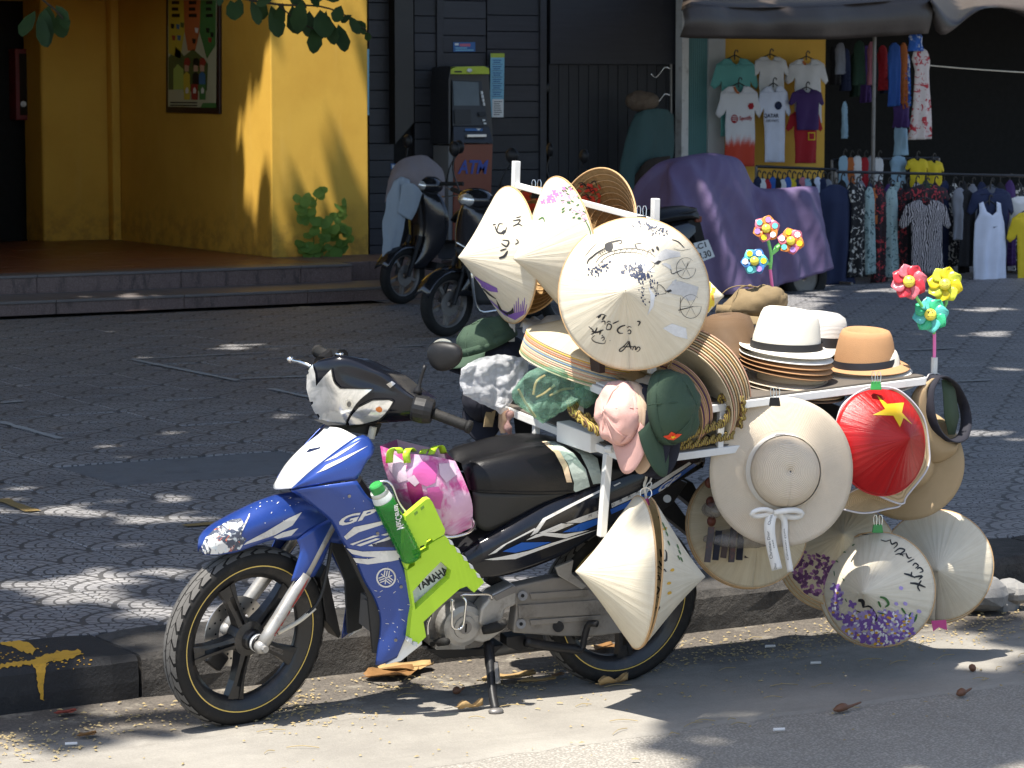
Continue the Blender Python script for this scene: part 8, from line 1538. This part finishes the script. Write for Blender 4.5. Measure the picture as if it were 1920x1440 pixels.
spb = bvh_of(spo); d = Decal(spb, .006, 5); d.text('Spotify', [(1386, 228), (1410, 227), (1410, 217), (1386, 218)], 0, .02); d.blob(1377, 223, 6.5, 8.5, 0, 12, 0); d.blob(1408, 199, 6, 7, 0, 6, .1); d.obj('shirt_print', 'g_red', sp_)
d = Decal(spb, .008, 4); [d.stroke([(1373, 219 + k * 3.6), (1377, 218 + k * 3.6), (1381, 220 + k * 3.6)], 1.4, False) for k in range(3)]; d.obj('shirt_print', 'g_white', sp_)
qa, qao = garment('off white football shirt with QATAR AIRWAYS lettering', 1418, 1482, 158, 304, YG - .1, 'g_ivory', seed=5); d = Decal(bvh_of(qao), .006, 5); d.text('QATAR', [(1432, 222), (1460, 222), (1460, 213), (1432, 213)], 0, .02); d.text('AIRWAYS', [(1436, 229), (1460, 229), (1460, 224), (1436, 224)]); d.blob(1459, 198, 7, 8, 0, 12, 0); d.obj('shirt_print', 'g_navy', qa)
garment('dark navy polo shirt hanging over the red shirt', 1478, 1546, 166, 244, YG - .14, 'g_violet', seed=6); rs_, rso = garment('red shirt with a yellow star flag badge at the end of the lower row', 1474, 1542, 205, 306, YG - .1, 'g_red', seed=7, hang=False); d = Decal(bvh_of(rso), .006, 5); d.poly([(1515, 248), (1528, 248), (1528, 263), (1515, 263)]); d.obj('shirt_print', 'g_yellow', rs_); d = Decal(bvh_of(rso), .009, 5); d.poly([(1517, 250), (1526, 250), (1526, 261), (1517, 261)]); d.obj('shirt_print', 'g_red', rs_)
YH_ = 21.7
garment('red and white tie dye dress hanging from the awning edge', 1700, 1746, 90, 262, YH_, 'g_tiedye', 'dress', 'dress', seed=8, depth=.08); garment('blue and white cap shaped cloth above the tie dye dress', 1703, 1730, 62, 96, YH_ - .05, 'g_bluewhite', 'side', 'cloth', seed=9, hang=False)
for i, (x0, x1, y0, y1, m_, lb) in enumerate(((1664, 1690, 80, 200, 'g_blue', 'blue shirt hanging edge on beside the tie dye dress'), (1684, 1702, 80, 205, 'g_orange', 'rust orange shirt hanging edge on beside the tie dye dress'), (1692, 1706, 100, 200, 'g_bluewhite', 'blue and white shirt hanging edge on beside the tie dye dress'), (1674, 1706, 190, 240, 'g_violet', 'deep violet trousers hanging under the blue shirt'), (1676, 1702, 232, 292, 'g_sky', 'pale aqua shorts hanging lowest beside the tie dye dress'), (1645, 1664, 85, 170, 'g_red', 'dark red shirt hanging inside the shop beside the pole'), (1600, 1622, 76, 160, 'g_dkgreen', 'dark green shirt hanging just inside the shop'), (1626, 1640, 78, 160, 'g_pink', 'dull pink shirt hanging just inside the shop'), (1566, 1584, 80, 140, 'g_grey', 'grey shirt hanging inside the shop beside the ochre panel'), (1578, 1588, 190, 260, 'g_sky', 'pale strip of cloth hanging in the dark shop'))):
    garment(lb, x0, x1, y0, y1, YH_ + .3 + .25 * (i > 4), m_, 'side', 'shirt', seed=20 + i, hang=False)
# ---------------------------------------------------------------- clothes rails
def rail(label, a, b, Y0, Y1, foot):
    t = thing('clothes_rail', WY(*foot, Y0), label, 'clothes rail'); A, B = WY(*a, Y0), WY(*b, Y1); mm = MM(); mm.tube([A, B], .014, 8); mm.obj('bar', 'iron_black', t)
    for p in (A, B): mm = MM(); mm.tube([p, V((p.x, p.y, .17))], .014, 8); mm.obj('upright', 'alloy_dark', t); mm = MM(); mm.tube([V((p.x - .02, p.y - .3, .17)), V((p.x + .02, p.y + .3, .17))], .014, 8); mm.obj('foot_bar', 'alloy_dark', t)
    return t
rail('low black clothes rail of folded shirts behind the purple cover', (1418, 312), (1568, 318), 21.9, 21.9, (1420, 500)); rail('long black clothes rail of printed dresses in front of the shop', (1566, 322), (1925, 330), 21.0, 21.0, (1600, 540)); rail('short clothes rail of bright tops behind the dresses', (1560, 300), (1760, 296), 22.4, 22.4, (1700, 500))
random.seed(61)
cols = ['g_navy', 'g_white', 'g_red', 'g_blue', 'g_black', 'g_white', 'g_blue', 'g_yellow', 'g_navy', 'g_pink', 'g_sky', 'g_black', 'g_ivory', 'g_navy', 'g_grey']; word = {'g_navy': 'navy', 'g_white': 'white', 'g_red': 'dark red', 'g_blue': 'blue', 'g_black': 'black', 'g_yellow': 'yellow', 'g_pink': 'pink', 'g_sky': 'pale blue', 'g_ivory': 'ivory', 'g_grey': 'grey', 'g_orange': 'orange'}
for i, m_ in enumerate(cols):
    x = 1412 + i * 9.4; garment('%s shirt seen edge on along the low rail behind the purple cover' % word[m_], x, x + 17, 332 + (i % 3) * 2, 400, 21.9 - .05 - .004 * i, m_, 'side', 'shirt', 'shirts on the low rail', seed=40 + i, hang=True, depth=.02)
for i, m_ in enumerate(['g_sky', 'g_orange', 'g_white', 'g_red', 'g_grey', 'g_white']): x = 1572 + i * 13; garment('%s top seen edge on along the short rail above the dresses' % word[m_], x, x + 20, 292 + (i % 2) * 3, 360, 22.35 - .004 * i, m_, 'side', 'shirt', 'tops on the short rail', seed=60 + i, depth=.02)
garment('bright yellow football shirt hanging behind the leaf print shirt', 1696, 1742, 296, 352, 22.3, 'g_yellow', seed=70); garment('second yellow shirt with a navy mark beside the pole', 1728, 1770, 300, 356, 22.35, 'g_yellow', seed=71); garment('pale blue shirt hanging beside the yellow football shirt', 1668, 1700, 292, 345, 22.4, 'g_sky', 'side', seed=72)
L = (('long plain navy coat hanging at the near end of the dress rail', 1530, 1602, 346, 535, 'g_navy', 'side', 'coat'), ('black dress with white blossom print on the dress rail', 1584, 1630, 344, 520, 'g_flor_bw', 'dress', 'dress'), ('pale green leaf print dress beside the black blossom dress', 1618, 1640, 350, 515, 'g_flor_green', 'side', 'dress'), ('rust red top hanging between the printed dresses', 1630, 1645, 352, 420, 'g_orange', 'side', 'shirt'), ('black dress with red flower print on the dress rail', 1634, 1664, 350, 530, 'g_flor_red', 'side', 'dress'), ('pale green and black leaf print dress beside the red flower dress', 1658, 1684, 350, 520, 'g_flor_green', 'side', 'dress'), ('dark dress with small red flowers beside the leaf print shirt', 1678, 1700, 352, 510, 'g_flor_red', 'side', 'dress'), ('black top with red fruit print above the leaf print shirt', 1692, 1782, 346, 420, 'g_flor_red', 'tee', 'shirt'), ('black and white leaf print shirt facing out on the dress rail', 1686, 1782, 372, 512, 'g_leaf', 'tee', 'shirt'), ('grey top hanging beside the leaf print shirt', 1784, 1812, 352, 450, 'g_grey', 'side', 'shirt'), ('black lace top hanging beside the white vest', 1796, 1830, 356, 500, 'g_black', 'side', 'shirt'), ('plain navy shirt hanging behind the white vest', 1812, 1902, 350, 480, 'g_navy', 'tee', 'shirt'), ('white sports vest facing out on the dress rail', 1824, 1886, 378, 532, 'g_ivory', 'tank', 'vest'), ('white shirt hanging behind the yellow shirt at the rail end', 1890, 1935, 368, 440, 'g_white', 'side', 'shirt'), ('yellow shirt hanging at the far end of the dress rail', 1888, 1965, 395, 540, 'g_yellow', 'tee', 'shirt'))
for i, (lb, x0, x1, y0, y1, m_, st_, ct) in enumerate(L): garment(lb, x0, x1, y0, y1, 20.95 - .03 * (st_ in ('tee', 'tank')) * (1 + 3 * (i in (8, 12, 14))) - .02 * (i % 3), m_, st_, ct, seed=80 + i, depth=.05)
TH = ['first', 'second', 'third', 'fourth', 'fifth', 'sixth', 'seventh', 'eighth', 'ninth', 'tenth', 'eleventh', 'twelfth', 'thirteenth', 'fourteenth', 'fifteenth', 'sixteenth', 'seventeenth', 'eighteenth', 'nineteenth', 'twentieth']
pk = ['g_black', 'g_flor_bw', 'g_grey', 'g_navy', 'g_flor_red', 'g_violet', 'g_flor_green', 'g_black', 'g_leaf', 'g_dkgreen', 'g_flor_red', 'g_navy', 'g_flor_bw', 'g_black', 'g_grey', 'g_navy', 'g_skirt', 'g_black', 'g_violet', 'g_flor_bw']
for i, m_ in enumerate(pk): x = 1566 + i * 17.5; garment('dress packed on the back rail behind the print dresses, %s from the navy coat' % TH[i], x, x + 24, 338 + (i * 5) % 9, 500 + (i * 13) % 26, 21.25 + .01 * (i % 4), m_, 'side', 'dress', 'dresses on the back rail', seed=120 + i, depth=.04)
for i in range(7): x = 1556 + i * 19; garment('shirt coloured dark for the gloom deep in the shop, %s from the ochre panel' % TH[i], x, x + 20, 84 + (i * 7) % 20, 160 + (i * 11) % 40, 25.2 + .1 * (i % 3), ('g_black', 'g_navy', 'g_dkgreen', 'g_violet')[i % 4], 'side', 'shirt', 'shirts deep in the shop', seed=150 + i, depth=.04, hang=False)  # dark cloth colours stand in for the deep shade inside
v_, o_ = None, bpy.data.objects
vb = [c for c in o_ if c.get('label') == 'white sports vest facing out on the dress rail'][0]; d = Decal(bvh_of(vb.children[0]), .006, 4); d.poly([(1862, 424), (1864, 426), (1871, 423), (1863, 428)]); d.obj('shirt_print', 'g_navy', vb)
# ================================================================== trees, plant, litter
def mat_leaf(nm, c, c2, tr=0.35):
    b = MB(nm, 0.6, 0, 0.25); oi = b.noise(b.coord('Position'), 3.0, 3, .6); col = b.mix(oi.step(.35, .65), c, c2); b.color(col)
    t = b.new('ShaderNodeBsdfTranslucent'); b.lk(b.scale(col, N(b.nt, b.new('ShaderNodeValue').outputs[0]) * 0.0 + 1.6), t.inputs[0]); mx = b.new('ShaderNodeMixShader'); mx.inputs[0].default_value = tr; out = b.nt.nodes['Material Output']; b.lk(b.b.outputs[0], mx.inputs[1]); b.lk(t.outputs[0], mx.inputs[2]); b.lk(mx.outputs[0], out.inputs[0])
mat_leaf('tree_leaf', (0.020, 0.045, 0.014), (0.035, 0.070, 0.018), .2); mat_leaf('plant_leaf', (0.11, 0.22, 0.045), (0.20, 0.34, 0.08), .35)
simple('bark', (0.10, 0.075, 0.055), 0.9, var=0.4, scale=12, bump=0.8, bscale=30); simple('twig', (0.05, 0.035, 0.02), 0.9)
def leaf_geo(mm, p, d, nrm, L, W, curl=.12):
    d = V(d).normalized(); s = d.cross(V(nrm)); s = s.normalized() if s.length > 1e-4 else d.orthogonal().normalized(); u = s.cross(d)
    q = [(0, 0, 0), (.3, .36, .05), (.68, .5, .04), (.92, .26, -.02), (1, 0, -.08), (.92, -.26, -.02), (.68, -.5, .04), (.3, -.36, .05), (.5, 0, -.03)]
    mm.add([p + d * (L * a) + s * (W * b) + u * (L * curl * c * 8) for a, b, c in q], [(0, 1, 8), (1, 2, 8), (2, 3, 4, 8), (8, 4, 5, 6), (8, 6, 7), (8, 7, 0)])
def ell(x, y, L, mx=0, my=0): return any(((x - a) / (c + mx)) ** 2 + ((y - b) / (d_ + my)) ** 2 < 1 for a, b, c, d_ in L)
LIT = [(448, 650, 42, 8), (62, 918, 58, 9), (110, 957, 125, 11), (325, 928, 75, 8), (640, 950, 90, 10), (340, 975, 110, 9), (90, 1088, 150, 13), (270, 1072, 90, 11), (560, 1086, 160, 15), (140, 1128, 180, 13), (430, 1148, 150, 13), (620, 1130, 100, 14), (545, 776, 55, 5), (240, 836, 40, 5), (1850, 625, 60, 6), (1850, 580, 60, 5), (1840, 816, 80, 9), (1690, 545, 90, 5), (1900, 690, 50, 4), (700, 925, 60, 8), (300, 1020, 50, 5), (900, 1090, 200, 14), (1500, 1090, 300, 12), (1390, 560, 30, 4), (250, 580, 50, 4), (560, 575, 40, 3), (420, 483, 60, 4)]
LITCOV = [(1345, 345, 34, 26), (1500, 372, 34, 24), (1420, 390, 34, 12), (1545, 40, 34, 30), (1330, 300, 20, 8)]
LITWALL = [(474, 110, 16, 45), (506, 140, 16, 85), (476, 252, 11, 24), (508, 236, 12, 24), (470, 430, 26, 60), (506, 430, 18, 70), (452, 360, 8, 40)]
SHADE = [(1432, 1320, 130, 30), (1760, 1345, 330, 70), (1900, 1240, 260, 60), (1600, 1395, 260, 40), (1330, 1300, 90, 12), (1180, 1330, 130, 16), (120, 1370, 110, 10), (250, 1350, 60, 9), (1650, 1230, 150, 18)]  # road spots given leaf shade; the first stands in for a hat's shadow
trees = []
random.seed(71)
for lb, base, H_ in (('tall leafy shade tree whose branch hangs in front of the ochre wall', V((2.4, 17.5, .15)), 7.6), ('broad leafy shade tree spreading over the pavement by the clothes shop', V((13.2, 10.2, .15)), 7.6), ('leafy street tree shading the road beside the kerb', V((9.2, 4.2, .15)), 7.6)):
    t = thing('shade_tree', base, lb, 'tree'); mm = MM(); top_ = base + V((.2, .1, H_)); mm.tube(crm([base - V((0, 0, .1)), base + V((.05, 0, 1.2)), base + V((.0, .1, 2.6)), top_], 14), [.22 - .008 * i for i in range(14)], 12)
    for k in range(9): a = 2 * math.pi * k / 9 + random.random(); e = top_ + V((math.cos(a) * 3.6, math.sin(a) * 3.6, 1.2 + random.random())); mm.tube(crm([top_ - V((0, 0, .5)), top_.lerp(e, .5) + V((0, 0, .5)), e], 8), [.10 - .011 * i for i in range(8)], 7)
    mm.obj('trunk', 'bark', t, smooth=True); trees.append((t, base, MM()))
cnt = 0
for _ in range(105000):
    z = random.uniform(8.0, 12.0); gx, gy = random.uniform(2.0, 19), random.uniform(3.2, 26.5); p = V((gx, gy, .15)) + SUN * ((z - .15) / SUN.z)
    x, y, s_ = proj(p)
    if s_ > 0 and -80 < x < 2000 and -60 < y < 1500: continue
    g0 = p - SUN * (p.z / SUN.z); x0, y0, _s = proj(g0); gp = p - SUN * ((p.z - .15) / SUN.z); xp, yp_, _sp = proj(gp); gm = p - SUN * ((p.z - 1.0) / SUN.z); xm, ym, _s = proj(gm)
    if 3.2 < gm.x < 6.35 and 6.95 < gm.y < 8.5: continue
    if 3.2 < g0.x < 6.6 and 7.2 < g0.y < 8.3 and not ell(x0, y0, SHADE): continue
    if g0.y < 8.3:
        if not ell(x0, y0, SHADE): continue
    else:
        if -100 < xp < 2000 and ell(xp, yp_, LIT, .10 * _sp, .10 * _sp * (yp_ - 170) / 5300): continue
        if ell(xm, ym, LITCOV, 16, 5): continue
        tw = (p.x - 11.46) / SUN.x
        if tw < 0 or True:
            t_ = (p.x - 11.46) / SUN.x
            if SUN.x < 0:
                q_ = p - SUN * t_
                if t_ > 0 and .4 < q_.z < 3.2 and 23.2 < q_.y < 24.6 and ell(*proj(q_)[:2], LITWALL, 9, 60): continue
                ty = (p.y - 23.4) / SUN.y; qc = p - SUN * ty
                if ty > 0 and .0 < qc.z < 6.5 and 11.1 < qc.x < 13.0: continue
    k = 2 if g0.y < 8.3 else (0 if (p.x - 2.4) < (13.2 - p.x) else 1)
    d_ = V((random.uniform(-1, 1), random.uniform(-1, 1), random.uniform(-.5, .2))); nrm = V((random.uniform(-.5, .5), random.uniform(-.5, .5), 1)); L_ = random.uniform(.24, .36); leaf_geo(trees[k][2], p, d_, nrm, L_, L_ * .62); cnt += 1
for t, b, mm in trees:
    if mm.f: mm.obj('crown', 'tree_leaf', t, kind='stuff')
# the hanging branch in view
br_ = trees[0][0]; YB = 19.6
BR = MM(); BR.tube(crm([WY(395, -60, YB), WY(440, -10, YB), WY(520, 8, YB), WY(600, 12, YB), WY(650, 30, YB), WY(692, 62, YB)], 20), [.014 - .0005 * i for i in range(20)], 6); BR.obj('branch', 'twig', br_); mm = MM(); mm.tube(crm([WY(30, -60, YB), WY(70, -10, YB), WY(105, 20, YB), WY(118, 35, YB)], 10), .008, 6); mm.obj('branch', 'twig', br_); mm = MM(); mm.tube(crm([WY(520, 8, YB), WY(560, 40, YB), WY(600, 60, YB)], 8), .006, 6); mm.obj('branch', 'twig', br_)
LV = [(432, 0, 15, 50), (450, -5, -10, 48), (470, 0, 20, 55), (492, 0, -5, 48), (508, 10, 15, 58), (530, 5, -15, 45), (548, 10, 10, 60), (566, 0, -10, 55), (580, 20, 0, 62), (600, 18, 12, 70), (594, 45, -5, 55), (612, 20, -12, 60), (622, 40, 5, 52), (634, 45, 15, 62), (640, 10, -20, 40), (655, 30, 30, 40), (668, 38, 45, 26), (676, 45, 20, 22), (688, 58, 10, 22), (660, 28, -60, 26), (672, 40, -30, 18), (540, -5, 60, 40), (600, -10, 80, 40), (620, -15, -70, 38), (516, -10, -60, 40), (580, -15, 30, 40), (66, 20, -25, 62), (84, 15, 5, 70), (74, 25, 10, 58), (92, 10, -12, 60), (108, 25, 12, 50), (114, 20, 22, 44), (104, 10, 40, 40), (420, -20, -20, 40)]
for x, y, a, l in LV:
    mm = MM(); p = WY(x, y, YB + random.uniform(-.15, .15)); s_ = proj(p)[2]; d_ = (-UPV * math.cos(math.radians(a)) + RGT * math.sin(math.radians(a)) - FWD * random.uniform(-.4, .4)); nrm = (-FWD + UPV * random.uniform(-.3, .6) + RGT * random.uniform(-.7, .7)); leaf_geo(mm, p, d_, nrm, l / s_ * random.uniform(.8, 1.15), l / s_ * random.uniform(.42, .66), .08); mm.obj('leaf', 'tree_leaf', br_, smooth=True)
# self-sown plant at the foot of the ochre pier
pl = thing('wall_plant', WY(592, 482, YF - .08), 'self sown leafy green plant growing at the foot of the ochre pier', 'plant'); random.seed(81)
for pts in ([(590, 484), (588, 440), (590, 400), (596, 360), (600, 350)], [(600, 484), (612, 440), (626, 410), (640, 392), (650, 384)], [(592, 484), (580, 460), (566, 455)], [(604, 484), (625, 462), (648, 450)], [(590, 430), (575, 395), (568, 368)], [(606, 450), (630, 430), (655, 428)]):
    c = crm([WY(x, y, YF - .1 - .1 * random.random()) for x, y in pts], 10); mm = MM(); mm.tube(c, .005, 5); mm.obj('stem', 'plant_leaf', pl)
    for i in range(3, 10):
        for q in range(2):
            mm = MM(); d_ = RGT * random.uniform(-1, 1) - UPV * random.uniform(-.2, 1) - FWD * random.uniform(0, .6); L_ = random.uniform(.07, .135); leaf_geo(mm, c[i], d_, -FWD + UPV * random.uniform(.1, .9) + RGT * random.uniform(-.4, .4), L_, L_ * .95, .06); mm.obj('leaf', 'plant_leaf', pl, smooth=True)
for k in range(26): mm = MM(); p = WY(random.uniform(572, 610), random.uniform(455, 484), YF - .15); L_ = random.uniform(.03, .06); leaf_geo(mm, p, RGT * random.uniform(-1, 1) + UPV * random.uniform(-.5, .6), -FWD + UPV, L_, L_ * .8); mm.obj('leaf', 'plant_leaf', pl)
# litter on the road and pavement
simple('dry_leaf', (0.20, 0.10, 0.03), 0.7, var=0.35, scale=40); simple('dry_leaf_pale', (0.34, 0.22, 0.09), 0.75, var=0.3, scale=40); simple('dry_leaf_red', (0.24, 0.05, 0.03), 0.7); simple('pod_brown', (0.14, 0.06, 0.03), 0.6); simple('butt_white', (0.65, 0.63, 0.6), 0.8); simple('straw_bit', (0.30, 0.23, 0.11), 0.8, var=0.4, scale=300)
random.seed(91)
def dry(label, px, py, L, ang, mat='dry_leaf', W=None, curl=.14):
    p = G(px, py, .012); t = thing('fallen_leaf', p, label, 'leaf'); d_ = V((math.cos(ang), math.sin(ang), 0)); s = V((-d_.y, d_.x, 0)); W = W or L * .6; rows = []
    for i in range(9):
        a = i / 8; w = W * .5 * math.sin(math.pi * min(.99, a * .9 + .06)) ** .7; rows.append([p + d_ * (L * (a - .5)) + s * (w * b * (1 + .12 * math.sin(i * 2.3 + b * 2))) + ZUP * (.004 + curl * L * (.35 * b * b * (1 + .5 * math.sin(i)) + .12 * math.sin(a * 5 + b * 3) ** 2)) for b in (-1, -.6, -.2, .2, .6, 1)])
    mm = MM(); mm.grid(rows); mm.obj('blade', mat, t, smooth=True, solid=.0006); mm = MM(); mm.tube([p + d_ * (L * q) + ZUP * (.008 + .02 * abs(q) * curl) for q in (-.62, -.4, 0, .45)], .002, 5); mm.obj('midrib', mat, t)
dry('broad ochre dry leaf lying under the blue leg shield', 735, 1266, .20, .15, 'dry_leaf', .15); dry('pale dry leaf overlapping the ochre leaf under the leg shield', 762, 1255, .19, -.1, 'dry_leaf_pale', .13); dry('pale torn dry leaf behind the side stand', 955, 1274, .2, 0, 'dry_leaf_pale', .07); dry('small orange dry leaf beside the rear tyre', 1046, 1268, .06, .4); dry('brown dry leaf seen through the rear wheel', 1135, 1216, .12, .5); dry('thin dry leaf lying by the kerb base', 1010, 1279, .12, -.2, 'dry_leaf_pale', .05)
dry('small red dry leaf at the foot of the black kerb stone', 125, 1338, .075, .2, 'dry_leaf_red'); dry('curled brown leaf near the yellow splashed kerb', 165, 1380, .07, .3); dry('curled dry scrap by the side stand foot', 882, 1330, .09, 0, 'dry_leaf_pale', .025, .5); dry('long dry husk behind the rear tyre', 1150, 1284, .12, .1, 'dry_leaf_pale', .03, .4)
for lb, x, y, L_ in (('brown seed pod lying on the sunlit road', 1590, 1328, .11), ('small brown pod on the shaded road', 1810, 1300, .07), ('tiny dark pod on the shaded gutter', 1826, 1255, .03), ('dry pod between the wheels in the gutter', 862, 1297, .05)):
    p = G(x, y, .014); t = thing('seed_pod', p, lb, 'seed pod'); mm = MM(); mm.tube(crm([p + V((-L_ * .5, 0, 0)), p + V((-L_ * .2, 0, .006)), p + V((L_ * .1, .01, .002)), p + V((L_ * .6, .02, .008))], 9), [.004, .012, .014, .012, .007, .005, .004, .004, .003], 8); mm.obj('pod', 'pod_brown', t, smooth=True)
for lb, x, y in (('white cigarette end on the sunlit road', 1450, 1368), ('white cigarette end in the shaded gutter', 1520, 1243), ('white paper scrap at the foot of the kerb stone', 122, 1395), ('white cigarette end near the rear tyre', 1435, 1212)):
    p = G(x, y, .012); t = thing('cigarette_end', p, lb, 'litter'); mm = MM(); mm.tube([p, p + V((.025, -.008, 0))], .005, 8); mm.tube([p + V((.025, -.008, 0)), p + V((.034, -.011, 0))], .0048, 8); mm.obj('stub', 'butt_white', t)
mm = MM()
for k in range(4200):
    x = random.uniform(2.8, 7.4); y = min(8.2, random.gauss(7.85, .16)) if random.random() < .85 else random.uniform(6.6, 8.2)
    if noise.noise(V((x * 2.2, y * 4, 1))) < random.uniform(-.35, .35): continue
    s = random.uniform(.0018, .0045); p = V((x, y, .0065 + s)); a = random.uniform(0, 6.28); L_ = s * random.choice((1, 1, 1.3, 2.5)); d_ = V((math.cos(a) * L_, math.sin(a) * L_, 0)); e = V((-math.sin(a) * s, math.cos(a) * s, 0)); mm.add([p - d_ - e, p + d_ - e, p + d_ + e, p - d_ + e, p + ZUP * s], [(0, 1, 4), (1, 2, 4), (2, 3, 4), (3, 0, 4)])
mesh('seed_litter', mm.v, mm.f, 'straw_bit', label='pale seed husks and straw bits scattered along the gutter', cat='litter', kind='stuff')
for k in range(14):
    pass
mm = MM()
for k in range(60):
    x = random.uniform(3.2, 7.2); y = random.uniform(6.9, 8.1); p = V((x, y, .011)); a = random.uniform(-.6, .6); L_ = random.uniform(.03, .11); mm.tube(crm([p, p + V((math.cos(a) * L_ * .5, math.sin(a) * L_ * .5 + .008, .004)), p + V((math.cos(a) * L_, math.sin(a) * L_, 0))], 5), .0013, 4)
mesh('twig_litter', mm.v, mm.f, 'straw_bit', label='thin dry twigs scattered over the gutter and road', cat='litter', kind='stuff')
# ================================================================== done
